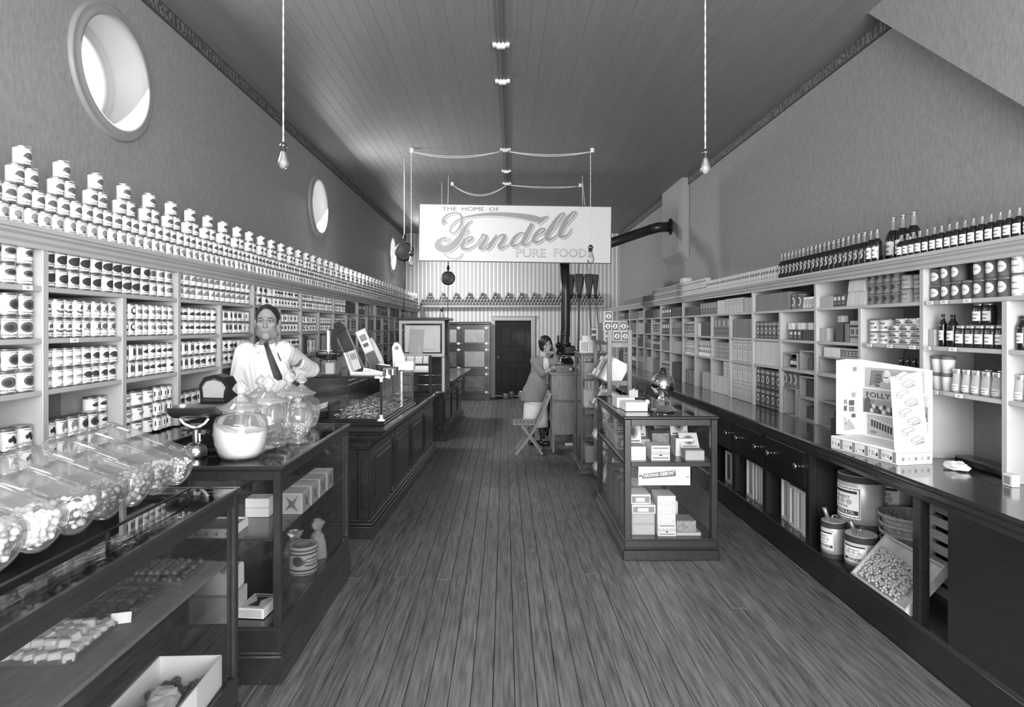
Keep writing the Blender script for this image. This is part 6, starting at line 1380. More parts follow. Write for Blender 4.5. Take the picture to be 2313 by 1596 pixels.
# ================================================================ small things on the glass candy case (its top is at 1.336)
ZT = 1.3365
JS = thing('square_jar', 'square glass jar with dark screw lid beside shopkeeper', 'jar', (-1.50, 5.40, ZT), .1)
b = B(); b.box(-.072, .072, -.072, .072, 0, .135, JARG, bev=.016); b.build('glass_body', JS); b = B(); b.lathe([(.07, .132), (.055, .145), (.055, .175), (.05, .18), (0, .18)], IRON, 20); b.build('lid', JS)
b = B(); b.box(-.035, .04, -.045, .045, .008, .11, CREAM, bev=.01); o = b.build('jar_biscuits', None, (-1.50, 5.40, ZT), .1); tag(o, 'pale packet inside the square jar', 'packet')
S2 = thing('small_scale', 'small dark scale with oblong tin scoop by shopkeeper elbow', 'scale', (-1.60, 5.72, ZT))
B().lathe([(0, 0), (.07, 0), (.072, .012), (.055, .02), (.06, .03), (.05, .045), (.055, .055), (.04, .075), (.02, .09), (.015, .13)], IRON, 20).build('base', S2)
b = B(); b.tube([(-.08, 0, .10), (-.03, 0, .13), (.05, -.03, .10), (.07, -.04, .05)], .008, NICKEL, 8); b.build('arm', S2)
b = B(); b.tube([(-.11, 0, .165), (-.08, 0, .165), (.05, 0, .165), (.12, 0, .168)], [.03, .036, .034, .02], BRASS, 14); b.build('scoop', S2)
TSC = thing('column_scale', 'slim white column with dark oval dial on candy case', 'scale', (-1.575, 5.62, ZT))
b = B(); b.box(-.012, .012, -.012, .012, .19, .385, CERAM, bev=.003); b.cyl(.012, 0, .19, NICKEL, 10); b.build('column', TSC); B().prism([(.022*c, .095*s_) for c, s_ in circ(20)], -.012, .012, IRON, T(.045, 0, .285) @ R(90, 'X')).build('dial', TSC); B().box(-.0, .11, -.01, .01, .38, .395, IRON).build('crossbar', TSC); B().box(.06, .075, -.008, .008, 0, .38, IRON).build('post', TSC)
SL = thing('sloped_rack', 'dark slanted display board with black top on candy case', 'display', (-1.36, 5.85, ZT))
Mx = R(-24, 'Y')
b = B(); b.box(-.055, .055, 0, .02, .02, .40, INK, Mx); b.build('board', SL)
for s_ in (-.06, .052): B().box(s_, s_+.010, -.008, .022, .0, .41, OAK, Mx).build('side_rail', SL)
b = B(); b.prism([(-.06, .40), (.06, .40), (.045, .46), (.03, .50), (-.03, .50), (-.045, .46)], -.01, .025, IRON, Mx @ R(90, 'X') @ S(1, 1, -1)); b.build('black_cap', SL)
b = B(); b.box(-.01, .06, 0, .3, 0, .04, BLACKW); b.build('foot', SL)
SH = thing('paper_stack', 'slanted board with fanned pale leaflets next to dark display', 'display', (-1.20, 5.95, ZT))
b = B(); b.box(-.05, .05, 0, .02, .0, .42, CREAM, Mx); b.box(-.045, .045, -.004, 0, .20, .41, PAPER, Mx); b.box(-.03, .03, -.006, -.004, .31, .37, INKG, Mx); b.box(-.03, .02, -.006, -.004, .25, .285, INKM, Mx); b.box(-.045, .045, -.004, 0, .02, .19, INKM, Mx); b.build('board', SH)
for i in range(7): B().box(.05+.003*i, .085+.004*i, -.01+.012*i, -.002+.012*i, .03+.03*i, .17+.022*i, WAXP, R(-24-i*1.5, 'Y')).build('leaflet', SH)
LS = thing('counter_display', 'white LIFE SAVERS counter box with raised card on candy case', 'display', (-1.17, 5.36, ZT), CROT)
b = B(); b.box(-.15, .13, 0, .16, 0, .018, WHITE); b.box(-.15, .13, 0, .004, 0, .03, WHITE); b.build('tray_box', LS)
b = B(); Mk = T(-.15, .02, .01) @ R(-19, 'Y'); b.box(0, .012, 0, .12, 0, .19, WHITE, Mk); b.box(.02, .09, .05, .055, .02, .19, CREAM, Mk); b.box(.03, .08, .047, .05, .11, .165, INKG, Mk); b.build('raised_card', LS)
b = B(); Mk = T(-.05, .03, .02) @ R(12, 'Y'); b.box(0, .24, 0, .012, 0, .045, WHITE, Mk); b.text('LIFE SAVERS', .022, INKM, Mk @ T(.11, -.0012, .023) @ R(90, 'X'), .19, .01); b.build('front_card', LS)
for i in range(5): B().box(.135+.022*i, .150+.022*i, 0.0+.01*i, .05+.01*i, 0, .05, (INKM, PAPER)[i % 2], bev=.002).build('roll_pack', LS)
b = B(); b.box(-.05, .05, -.04, .04, 0, .07, INK, bev=.003); b.box(-.052, .052, -.042, .042, .07, .078, WHITE, T(0, 0, .0) @ R(8, 'Y')); solo(b, 'open_carton', (-1.10, 5.66, ZT), .4, 'small dark carton with white lid behind white display', 'box')
b = B(); b.box(-.06, .06, -.05, .05, 0, .055, INKM, bev=.002); b.box(-.055, .055, -.052, -.05, .01, .045, CREAM); solo(b, 'grey_carton', (-1.02, 5.62, ZT), -.04, 'grey carton with pale front on candy case', 'box')
WD = thing('card_display', 'tall white display card with tray at far end of candy case', 'display', (-.99, 6.05, ZT), CROT)
b = B(); b.prism([(-.09, 0), (.04, 0), (.01, .16), (-.02, .235), (-.05, .265), (-.08, .26), (-.10, .22)], 0, .004, WHITE, T(0, .03, 0) @ R(90, 'X')); b.prism([(-.055+.02*c, .21+.02*s_) for c, s_ in circ(12)], .004, .005, INKG, T(0, .03, 0) @ R(90, 'X')); b.build('card', WD); B().box(-.06, .12, -.04, .06, 0, .085, WHITE, bev=.003).build('tray_box', WD)
# boxes on the far left shelves
edgesL = [8.43, 9.0, 9.04, 9.62, 9.66, 10.24, 10.28, 10.86, 10.9, 11.48, 11.52, 12.08, 12.12, 12.72, 12.76, 13.34, 13.38, 13.96]
for bi in range(0, len(edgesL)-1, 2):
    a, c = edgesL[bi], edgesL[bi+1]
    for li, (z, hh) in enumerate(((1.934, .15), (1.697, .17), (1.460, .17), (1.116, .26))):
        st, nm = FK[(bi//2*5+li*3) % 6]; n = (5, 4, 4, 3)[li]; p = (c-a)/n
        for i in range(n): tag(link(nm.replace(' ', '_')+'_carton', gbox(st, round(p*.93, 3), hh, .12), (LFX-.03-JR.uniform(0, .02), a+p*(i+.5), z), PI), '%s carton on far can-side shelving, %s bay from striped wall, %s level' % (nm, ORD[8-bi//2], LEV[li]), 'box', 'cartons, %s bay %s level' % (ORD[8-bi//2], LEV[li]))
rrowL = [(6.95, 1.116, 'grey'), (7.25, 1.116, 'light')]
for y_, st_, nm in ((6.62, 'plain', 'grey'), (6.75, 'dark', 'dark'), (7.25, 'plain', 'grey'), (7.5, 'light', 'light'), (7.9, 'dark', 'dark'), (8.15, 'plain', 'grey')):
    tag(link('shelf_carton', gbox(st_, .11, .19, .12), (LFX-.03, y_, 1.460), PI), '%s carton on third shelf behind counter things at %s' % (nm, {6.62: 'start of fourth bay', 6.75: 'fourth bay, second', 7.25: 'fourth bay past post', 7.5: 'fourth bay end', 7.9: 'fifth bay start', 8.15: 'fifth bay middle'}[y_]), 'box')
# ================================================================ hanging sign
SG = thing('hanging_sign', 'long white hanging sign reading THE HOME OF Ferndell PURE FOODS', 'sign', px(1163.5, 527.5, 9.6)); SG.rotation_euler = (0, math.radians(.85), 0)
ks = 9.6/F_PX/4.92        # metres per traced pixel
SGW, SGH = 2126*ks, 622*ks
SIGNW = mat('sign_white', .86, .6, noise=.03, nscale=40)
B().box(-SGW/2, SGW/2, 0, .018, -SGH/2, SGH/2, SIGNW).build('panel', SG)
b = B(); e_ = .012
for x0, x1, z0, z1 in ((-SGW/2-e_, SGW/2+e_, -SGH/2-e_, -SGH/2), (-SGW/2-e_, SGW/2+e_, SGH/2, SGH/2+e_), (-SGW/2-e_, -SGW/2, -SGH/2, SGH/2), (SGW/2, SGW/2+e_, -SGH/2, SGH/2)): b.box(x0, x1, -.002, .022, z0, z1, mat('sign_edge', .30, .6))
b.build('edging', SG)
def cat(pts, k=6):
    out = []
    for i in range(len(pts)-1):
        p0, p1, p2, p3 = pts[max(i-1, 0)], pts[i], pts[i+1], pts[min(i+2, len(pts)-1)]
        for j in range(k):
            t = j/k; out.append(tuple(.5*(2*b_+(c-a)*t+(2*a-5*b_+4*c-d)*t*t+(-a+3*b_-3*c+d)*t**3) for a, b_, c, d in zip(p0, p1, p2, p3)))
    out.append(tuple(map(float, pts[-1]))); return out
STK = [
 [(668,285,8),(625,320,22),(590,370,38),(560,430,54),(525,490,66),(480,545,78),(420,590,84),(350,605,80),(300,580,84),(290,545,72),(310,512,46),(345,485,26),(385,470,12)],
 [(388,468,10),(366,492,14),(372,518,16),(402,510,14),(425,478,10)],
 [(362,318,58),(345,290,40),(360,252,28),(408,218,22),(478,205,18),(528,218,20),(552,262,28),(548,322,30),(520,380,24),(472,424,18),(432,428,16),(420,395,14),(442,342,16),(500,288,18),(560,262,20),(650,240,26),(800,222,36),(950,220,46),(1100,228,54),(1240,245,64),(1360,270,74),(1430,288,58)],
 [(1375,300,30),(1430,278,50),(1475,258,34),(1515,238,10)], [(1400,330,16),(1440,300,26),(1500,255,12)],
 [(540,462,10),(582,424,16),(622,398,14),(628,412,12),(598,440,14),(560,450,10)],
 [(355,622,8),(372,670,12),(422,704,14),(484,712,14),(540,690,12),(562,645,8)],
 [(545,562,12),(605,540,18),(660,505,24),(672,476,22),(640,470,20),(592,505,34),(562,555,46),(566,598,42),(610,606,30),(660,592,20),(720,545,14),(775,470,12)],
 [(722,545,12),(768,475,14),(788,440,22)], [(786,438,28),(802,456,22),(828,456,22),(824,484,34),(794,540,46),(764,582,48),(768,602,36),(798,598,22),(850,555,14),(898,500,12)],
 [(940,448,18),(915,500,44),(880,560,48),(850,606,26),(826,612,10)], [(872,588,10),(945,485,18),(1000,450,28),(1032,462,38),(1010,515,46),(975,568,48),(980,598,34),(1020,588,20),(1085,548,14),(1130,500,12)],
 [(1250,432,16),(1205,428,24),(1150,470,40),(1115,528,48),(1122,568,40),(1162,566,26),(1215,525,18),(1255,455,14)], [(1335,325,50),(1296,400,54),(1256,480,54),(1232,540,48),(1250,560,30),(1295,545,18),(1345,495,12)],
 [(1345,470,12),(1420,440,18),(1470,402,24),(1466,380,22),(1425,388,30),(1378,440,44),(1352,500,48),(1372,532,36),(1420,522,24),(1485,475,14)],
 [(1490,472,14),(1592,362,16),(1676,245,22),(1690,212,18),(1655,218,28),(1592,292,46),(1534,390,58),(1500,462,58),(1514,500,42),(1560,490,24),(1640,425,14)],
 [(1648,424,14),(1730,322,16),(1806,225,22),(1818,196,18),(1782,202,28),(1722,272,46),(1674,362,58),(1646,436,58),(1660,470,42),(1710,462,26),(1756,412,18),(1770,372,10)]]
def ribbons(name, dx, dy, dw, y, m):
    b = B()
    for i, st in enumerate(STK):
        P = cat(st); vs = []
        for j, (x, z, w) in enumerate(P):
            x1, z1, _ = P[max(j-1, 0)]; x2, z2, _ = P[min(j+1, len(P)-1)]; tx, tz = x2-x1, z2-z1; L = math.hypot(tx, tz) or 1; nx, nz = -tz/L, tx/L; w = max(4, w+dw)/2
            # traced coordinates run with the board's own slight tilt taken out
            X = lambda a, c: ((a+dx-1147)*ks, -y-.00008*i-.000018*j, -((c+dy)-(435+(a-1147)*.0148))*ks)
            vs += [X(x+nx*w, z+nz*w), X(x-nx*w, z-nz*w)]
        b.add(vs, [(2*j, 2*j+1, 2*j+3, 2*j+2) for j in range(len(P)-1)], m)
    return b.build(name, SG)
ribbons('lettering_shade', 11, 13, 0, .0010, mat('sign_shade', .52, .7)); ribbons('lettering_gap', 5, 6, 6, .0040, SIGNW); ribbons('lettering', 0, 0, -4, .0070, mat('sign_grey', .60, .7))
def sx(u): return (u-1147)*ks
def sz(u, v): return -(v-(435+(u-1147)*.0148))*ks
b = B(); b.text('THE  HOME  OF', 44*ks, mat('sign_ink', .47, .7), T(sx(648), -.001, sz(648, 163)) @ R(90, 'X'), 632*ks); b.build('small_lettering', SG)
for wd, uc, w_ in (('PURE', 1325, 330), ('FOODS', 1790, 425)):
    M = T(sx(uc), -.001, sz(uc, 655)) @ R(90, 'X')
    B().text(wd, 92*ks, mat('sign_pale_outline', .62, .7), M, w_*ks, .02).build('pale_outline', SG); B().text(wd, 84*ks, mat('sign_pale', .79, .7), M @ T(-2*ks, 3*ks, .001), (w_-10)*ks).build('pale_lettering', SG)
# ================================================================ wires, knobs, lamps
def wire(pts, r=.004, m=CORD): return B().tube(pts, r, m, 6)
kn = B(); kn.lathe([(0, 0), (.028, 0), (.030, -.012), (.018, -.022), (.030, -.032), (.028, -.05), (0, -.052)], CERAM, 14); knm = kn.mesh('porcelain_knob')
cl = B(); cl.box(-.07, .07, -.022, .022, -.03, 0, CERAM, bev=.006); cl.box(-.035, .035, -.018, .018, -.045, -.03, CERAM, bev=.004); clm = cl.mesh('porcelain_cleat')
for y_, w_ in ((5.14, 'nearest'), (5.90, 'second'), (8.17, 'third'), (9.30, 'fourth'), (10.1, 'farthest')):
    tag(link('porcelain_cleat', clm, (-.03+(y_-5.14)*.013, y_, ZC)), 'white porcelain wire cleat on ceiling centre line, %s one' % w_, 'cleat', 'wire cleats on the ceiling')
WIREM = mat('old_ceiling_wire', .36, .8)
b = B()
for s_ in (-.04, 0, .04): b.tube([(-.06+s_, 1.0, ZC-.012), (-.03+s_*.8, 5.14, ZC-.012), (.03+s_*.7, 10.0, ZC-.012), (.05+s_*.7, 12.5, ZC-.012)], .0045, WIREM, 5)
tag(b.build('ceiling_wiring'), 'three dark wires clipped along the middle of the ceiling', 'wires')
def knob(u, y_, lab): 
    p = ((u-1140)*y_/F_PX, y_, ZC); tag(link('porcelain_insulator', knm, p), lab, 'insulator', 'porcelain knobs'); return p
k1 = knob(931, 8.18, 'white porcelain knob at left end of the long ceiling cord'); k2 = knob(1338, 8.18, 'white porcelain knob at right end of the long ceiling cord'); k3 = knob(1022, 10.1, 'white porcelain knob at left end of the drooping cord'); k4 = knob(1311, 10.2, 'white porcelain knob above right end of the sign')
def span(a, c, sag, lab, r=.006):
    b = B()
    for s_ in (0, .02): b.tube([(a[0]+(c[0]-a[0])*t_, a[1]+(c[1]-a[1])*t_, a[2]-.04+(c[2]-a[2])*t_-(sag+s_)*4*t_*(1-t_)) for t_ in [i/10 for i in range(11)]], r, CORD, 6)
    tag(b.build('lamp_cord'), lab, 'cord')
cen = (0.0, 8.18, ZC)
span(k1, (-.06, 8.18, ZC), .06, 'twin white cord from ceiling centre to left knob'); span((.06, 8.18, ZC), k2, .04, 'twin white cord from ceiling centre to right knob'); span(k3, (.04, 10.08, ZC), .16, 'drooping cord from ceiling centre to farther left knob', .005); span((.06, 10.1, ZC), k4, .02, 'cord from ceiling centre to farther right knob', .005)
BULBG = glass('bulb_glass', .9, .9, .35, .3)
def pendant(u, v0, v1, y_, lab, rb=.03, ztop=None, bulb=True):
    x_ = (u-1140)*y_/F_PX; zb = CAM_H+(738-v1)*y_/F_PX; zt_ = ztop or ZC
    t = thing('bulb_pendant', lab, 'lamp', (x_, y_, zb))
    n = max(8, int((zt_-zb)/.03)); h0 = rb*5.1
    b = B(); b.tube([(.0022*math.cos(i*1.1), .0022*math.sin(i*1.1), h0+(zt_-zb-h0)*i/n) for i in range(n+1)], .0036, CORD, 6); b.tube([(-.0022*math.cos(i*1.1), -.0022*math.sin(i*1.1), h0+(zt_-zb-h0)*i/n) for i in range(n+1)], .0036, CORD, 6); b.build('twisted_cord', t)
    B().lathe([(0, h0+.004), (rb*.25, h0), (rb*.6, h0-rb*.35), (rb*.72, h0-rb*.7), (rb*.66, h0-rb*.95), (rb*.5, h0-rb*1.05), (rb*.5, h0-rb*1.75), (rb*.4, h0-rb*1.8)], BRASS, 16).build('socket', t)
    B().lathe([(rb*.42, h0-rb*1.75), (rb*.55, h0-rb*2.1), (rb*.9, h0-rb*3.3), (rb, h0-rb*3.75), (rb*.92, h0-rb*4.2), (rb*.6, h0-rb*4.75), (rb*.2, h0-rb*5.0), (0, 0)], BULBG, 20).build('glass_bulb', t)
    b = B(); b.tube([(0, 0, h0-rb*1.9), (0, 0, h0-rb*3.2)], rb*.12, CREAM, 6)
    for i in range(6): a = i*PI/3; b.tube([(0, 0, h0-rb*2.4), (rb*.35*math.cos(a), rb*.35*math.sin(a), h0-rb*2.7), (rb*.3*math.cos(a+.5), rb*.3*math.sin(a+.5), h0-rb*3.9)], rb*.02, IRON, 4)
    b.build('filament', t); return t
pendant(640, 0, 383, 3.95, 'clear light bulb hanging on twisted white cord on left side', .034); pendant(1593, 0, 396, 4.25, 'clear light bulb hanging on twisted white cord on right side', .035)
pendant(1334, 338, 597, 8.18, 'clear bulb hanging in front of sign at its right end', .05, ZC-.05); pendant(929, 333, 602, 8.18, 'clear bulb hanging left of the sign beside dark disc', .04, ZC-.05); pendant(998, 340, 722, 10.1, 'small clear bulb hanging low below the dark disc near ice chest', .04, ZC)
def disc(u, v, y_, r_px, v0, v1, lab):
    x_ = (u-1140)*y_/F_PX; z_ = CAM_H+(738-v)*y_/F_PX; r = r_px*y_/F_PX
    t = thing('hanging_reflector', lab, 'lamp', (x_, y_, z_)); B().lathe([(0, -.05), (r*.5, -.045), (r*.9, -.02), (r, 0), (r*.97, .012), (r*.6, .0), (0, -.01)], IRON, 28, R(90, 'X')).build('disc', t)
    B().tube([(0, .02, r*.9), (0, .02, ZC-z_)], .008, IRON if v0 > 300 else CORD, 6).build('suspension', t); B().lathe([(.0, r), (.02, r+.02), (.03, r+.06), (.015, r+.1)], IRON, 12, T(0, .02, 0)).build('swivel', t)
    zb = CAM_H+(738-v1)*y_/F_PX-z_; B().tube([(0, .02, -r*.9), (-.01, .02, zb)], .005, IRON, 6).build('pull_rod', t)
disc(913, 568, 8.6, 22, 240, 705, 'big dark round reflector hanging before far round window'); disc(1012, 628, 10.8, 16, 340, 760, 'small dark round reflector hanging over tall showcase')
b = B(); b.tube([(0, 0, 0), (.03, 0, -.35), (.09, 0, -.62)], .005, CORD, 6); solo(b, 'sign_cord', (k4[0], k4[1]-.3, ZC-.03), 0, 'slanting cord from ceiling to top edge of the sign', 'cord')
b = B(); b.tube([(0, 0, 0), (-.01, 0, -.52)], .005, CORD, 6); solo(b, 'sign_cord', (k3[0]-.02, 9.62, ZC), 0, 'upright cord from ceiling to left part of sign', 'cord')
b = B(); b.tube([(0, 0, 0), (0, 0, -.55)], .005, CORD, 6); solo(b, 'sign_cord', (1.19, 9.62, ZC), 0, 'upright cord from ceiling to right end of sign', 'cord')
# ================================================================ people (smooth bodies from blended volumes)
def smin(a, b, k):
    h = np.clip(.5+.5*(b-a)/k, 0, 1); return b*(1-h)+a*h-k*h*(1-h)
class Vol:
    """a list of blended round cones and ellipsoids"""
    def __init__(s, k=.02): s.p = []; s.k = k
    def cone(s, a, b, ra, rb, k=None): s.p.append(('c', np.array(a, float), np.array(b, float), ra, rb, k or s.k, 1)); return s
    def ell(s, c, r, k=None, rot=None): s.p.append(('e', np.array(c, float), np.array(r, float), rot, None, k or s.k, 1)); return s
    def cut(s, c, r, k=.006): s.p.append(('e', np.array(c, float), np.array(r, float), None, None, k, -1)); return s
    def dist(s, q, X):
        if q[0] == 'c':
            a, b = q[1], q[2]; ab = b-a; t = np.clip(((X-a) @ ab)/max(ab @ ab, 1e-9), 0, 1); d = X-a-t[..., None]*ab
            return np.sqrt((d*d).sum(-1))-(q[3]+(q[4]-q[3])*t)
        d = X-q[1]
        if q[3] is not None: d = d @ np.array(q[3].to_3x3())
        k0 = np.sqrt(((d/q[2])**2).sum(-1)); k1 = np.sqrt(((d/q[2]**2)**2).sum(-1)); return k0*(k0-1)/np.maximum(k1, 1e-6)
    def at(s, X):
        f = np.full(X.shape[:-1], 9.0)
        for q in s.p: f = smin(f, s.dist(q, X), q[5]) if q[6] > 0 else -smin(-f, s.dist(q, X), q[5])
        return f
    def box(s):
        lo, hi = np.full(3, 9e9), np.full(3, -9e9)
        for q in s.p:
            if q[6] < 0: continue
            if q[0] == 'c':
                for c, r in ((q[1], q[3]), (q[2], q[4])): lo = np.minimum(lo, c-r); hi = np.maximum(hi, c+r)
            else: r = q[2].max() if q[3] is not None else q[2]; lo = np.minimum(lo, q[1]-r); hi = np.maximum(hi, q[1]+r)
        return lo-.02, hi+.02
    def mesh(s, h, extra=None):
        """surface nets at cell size h; extra(X, f) may carve the field"""
        lo, hi = s.box(); n = np.ceil((hi-lo)/h).astype(int)+2
        ax = [lo[i]+h*np.arange(n[i]) for i in range(3)]
        f = np.full(tuple(n), 9.0, np.float32)
        for q in s.p:
            if q[0] == 'c': r = max(q[3], q[4])+q[5]+2*h; a, b = np.minimum(q[1], q[2])-r, np.maximum(q[1], q[2])+r
            else: r = (q[2].max() if q[3] is not None else q[2])+q[5]+2*h; a, b = q[1]-r, q[1]+r
            sl = tuple(slice(max(0, int((a[i]-lo[i])/h)), min(n[i], int((b[i]-lo[i])/h)+2)) for i in range(3))
            X = np.stack(np.meshgrid(*[ax[i][sl[i]] for i in range(3)], indexing='ij'), -1)
            d = s.dist(q, X); f[sl] = smin(f[sl], d, q[5]) if q[6] > 0 else -smin(-f[sl], d, q[5])
        if extra: f = extra(np.stack(np.meshgrid(*ax, indexing='ij'), -1), f)
        ins = f < 0
        c = ins[:-1, :-1, :-1].astype(np.int8)
        for dx in (0, 1):
            for dy in (0, 1):
                for dz in (0, 1):
                    if dx+dy+dz: c = c+ins[dx:n[0]-1+dx, dy:n[1]-1+dy, dz:n[2]-1+dz]
        I = np.argwhere((c > 0) & (c < 8)); idm = -np.ones(c.shape, np.int64); idm[tuple(I.T)] = np.arange(len(I))
        acc = np.zeros((len(I), 3)); cnt = np.zeros(len(I))
        cor = [(a, b, d) for a in (0, 1) for b in (0, 1) for d in (0, 1)]
        for i, p in enumerate(cor):
            for q in cor[i+1:]:
                if sum(abs(np.array(p)-q)) != 1: continue
                f0 = f[tuple((I+p).T)]; f1 = f[tuple((I+q).T)]; m = (f0 < 0) != (f1 < 0); t = np.where(m, f0/np.where(m, f0-f1, 1), 0)
                acc += np.where(m[:, None], np.array(p)+t[:, None]*(np.array(q)-np.array(p)), 0); cnt += m
        V = lo+h*(I+acc/cnt[:, None])
        Fs = []
        for axis in range(3):
            a = ins; s0 = [slice(None)]*3; s1 = [slice(None)]*3; s0[axis] = slice(0, -1); s1[axis] = slice(1, None)
            ch = a[tuple(s0)] != a[tuple(s1)]; E = np.argwhere(ch); u, v = [(1, 2), (2, 0), (0, 1)][axis]
            E = E[(E[:, u] > 0) & (E[:, v] > 0) & (E[:, u] < n[u]-1) & (E[:, v] < n[v]-1)]
            if not len(E): continue
            du = np.zeros(3, int); du[u] = 1; dv = np.zeros(3, int); dv[v] = 1
            q = np.stack([idm[tuple((E-du-dv).T)], idm[tuple((E-dv).T)], idm[tuple(E.T)], idm[tuple((E-du).T)]], 1)
            fl = ~ins[tuple(E.T)]; q[fl] = q[fl][:, ::-1]; Fs.append(q[(q >= 0).all(1)])
        return V, np.concatenate(Fs)
def volobj(name, parts, m, parent=None, tr=None):
    """parts: list of (verts, faces) joined into one object"""
    vs, fs, o = [], [], 0
    for V, Q in parts: vs.append(V); fs.append(Q+o); o += len(V)
    V = np.concatenate(vs); Q = np.concatenate(fs)
    me = bpy.data.meshes.new(name); me.from_pydata(V.tolist(), [], Q.tolist()); me.materials.append(m); me.polygons.foreach_set('use_smooth', [True]*len(Q)); me.update()
    ob = bpy.data.objects.new(name, me); COL.objects.link(ob)
    if parent is not None: ob.parent = parent
    return ob
def apply(V, M): A = np.array(M); return V @ A[:3, :3].T+A[:3, 3]
SKIN = mat('skin', .55, .5, 0, .4); HAIR = mat('dark_hair', .15, .45, 0, .5, noise=.5, nscale=60); LIP = mat('lips', .34, .5); EYEW = mat('eye_white', .62, .3); IRIS = mat('iris', .25, .2)
SHIRT = mat('white_shirt_cotton', .90, .8, noise=.04, nscale=9, bump=.35); TIE = mat('dark_tie', .15, .6); TROU = mat('dark_trousers', .20, .8); SHOE = mat('black_shoe', .10, .3)
FV = {}
def head(man=True):
    v = Vol(.022)
    v.ell((0, .018, .045), (.079, .098, .087)).ell((0, -.022, -.042), (.0625 if man else .060, .068, .084 if man else .078)).ell((0, -.074, -.102), (.024, .020, .020), .03)
    for s_ in (-1, 1):
        v.ell((s_*.048, -.005, -.072), (.022 if man else .016, .03, .026), .03).ell((s_*.044, -.062, -.012), (.022, .02, .018), .02)
        v.cut((s_*.032, -.104, .010), (.019, .016, .0115), .012)
        v.ell((s_*.0815, .012, -.004), (.008, .019, .031), .006).ell((s_*.087, .016, .006), (.007, .016, .022), .005)
    v.cone((-.042, -.086, .027), (.042, -.086, .027), .010 if man else .006, .010 if man else .006, .014)
    v.cone((0, -.094, .018), (0, -.117, -.028), .0075, .0115, .010)
    for s_ in (-1, 1): v.ell((s_*.0125, -.103, -.031), (.008, .010, .007), .007); v.ell((s_*.032, -.084, .009), (.0135, .0125, .0125), .002)
    v.cone((-.019, -.0885, -.0615), (.019, -.0885, -.0615), .004, .004, .007).cone((-.014, -.0885, -.071), (.014, -.0885, -.071), .005, .005, .007).ell((0, -.080, -.066), (.024, .012, .014), .015)
    v.cone((0, .032, -.06), (0, .042, -.17), .050 if man else .042, .056 if man else .046, .022)
    FV[man] = v
    return v.mesh(.0036 if man else .006)
def face_parts(parent, M, man=True):
    def sf(x, z, off=.0):
        y = -.15
        for _ in range(60):
            d_ = float(FV[man].at(np.array([[x, y, z]]))[0])
            if d_ < .0003: break
            y += max(d_*.7, .0003)
        return (x, y-off, z)
    def put(b, name):
        for i, p in enumerate(b.v): b.v[i] = tuple(M @ Vector(p))
        return b.build(name, parent)
    for s_ in (-1, 1):
        b = B(); b.sphere(.0131, EYEW, 12, 8, T(s_*.032, -.0845, .0085), (1, 1, .42)); b.sphere(.0062, IRIS, 10, 6, T(s_*.032, -.0938, .0085), (1, .6, .8)); put(b, 'eye')
        b = B(); b.tube([sf(s_*.015, .0245), sf(s_*.03, .0295), sf(s_*.043, .0275), sf(s_*.051, .021)], [.0028, .0042, .0038, .0018], HAIR, 6); put(b, 'eyebrow')
        b = B(); b.tube([(s_*.019, -.0945, .0105), (s_*.032, -.0985, .0145), (s_*.045, -.090, .0105)], [.0012, .002, .0012], HAIR, 5); put(b, 'eyelid')
    b = B(); b.tube([sf(-.024, -.0675), sf(-.009, -.0665), sf(.009, -.0665), sf(.024, -.0675)], [.0018, .0026, .0026, .0018], LIP, 6); put(b, 'mouth')
def hair_mesh(man=True):
    v = Vol(.02); v.ell((0, .024, .048), (.0845, .101, .090) if man else (.098, .108, .098))
    if not man:
        for s_ in (-1, 1): v.ell((s_*.072, .01, -.02), (.030, .055, .06), .03)
        v.ell((0, .07, -.03), (.075, .045, .06), .03)
    def carve(X, f):
        y, z = X[..., 1], X[..., 2]
        if man: zl = np.interp(y, [-.12, -.085, -.06, -.03, .0, .03, .06, .15], [.092, .086, .064, .016, -.022, -.03, -.075, -.085])
        else:
            zl = np.interp(y, [-.12, -.085, -.06, -.03, .15], [.070, .060, .045, -.075, -.09]); zl = zl+.03*np.clip(X[..., 0]/.06, -1, 1)*(y < -.04)
        return np.maximum(f, (zl-z)*.75)
    return v.mesh(.005 if man else .007, carve)
def finger_hand(v, wrist, d, side, curl, sc_=1.0, spread=None):
    """palm and five bent fingers; d = pointing direction, side = towards the thumb, curl = towards the palm"""
    w = Vector(wrist); d = Vector(d).normalized(); side = (Vector(side)-d*Vector(side).dot(d)).normalized(); n = d.cross(side).normalized()
    if n.dot(Vector(curl)) < 0: n = -n
    P = lambda a, b, c: tuple(w+d*(a*sc_)+side*(b*sc_)+n*(c*sc_))
    v.cone(P(-.02, 0, 0), P(.015, 0, 0), .027*sc_, .026*sc_, .015)
    for b_ in (-.028, -.009, .011, .029): v.cone(P(.01, b_*.6, 0), P(.088, b_, .003), .017*sc_, .0125*sc_, .012)
    for b_, L, r in ((-.031, .060, .0078), (-.011, .076, .0088), (.011, .082, .009), (.031, .074, .0088)):
        v.cone(P(.088, b_, .003), P(.088+L*.42, b_*1.08, .014), r*1.12*sc_, r*1.02*sc_, .004); v.cone(P(.088+L*.42, b_*1.08, .014), P(.088+L*.66, b_*1.1, .036), r*sc_, r*.94*sc_, .003); v.cone(P(.088+L*.66, b_*1.1, .036), P(.088+L*.72, b_*1.1, .062), r*.94*sc_, r*.8*sc_, .003)
    v.cone(P(.012, .022, .004), P(.048, .050, .016), .0165*sc_, .0125*sc_, .012); v.cone(P(.048, .050, .016), P(.078, .056, .030), .0118*sc_, .0105*sc_, .004); v.cone(P(.078, .056, .030), P(.100, .052, .040), .0105*sc_, .008*sc_, .003)
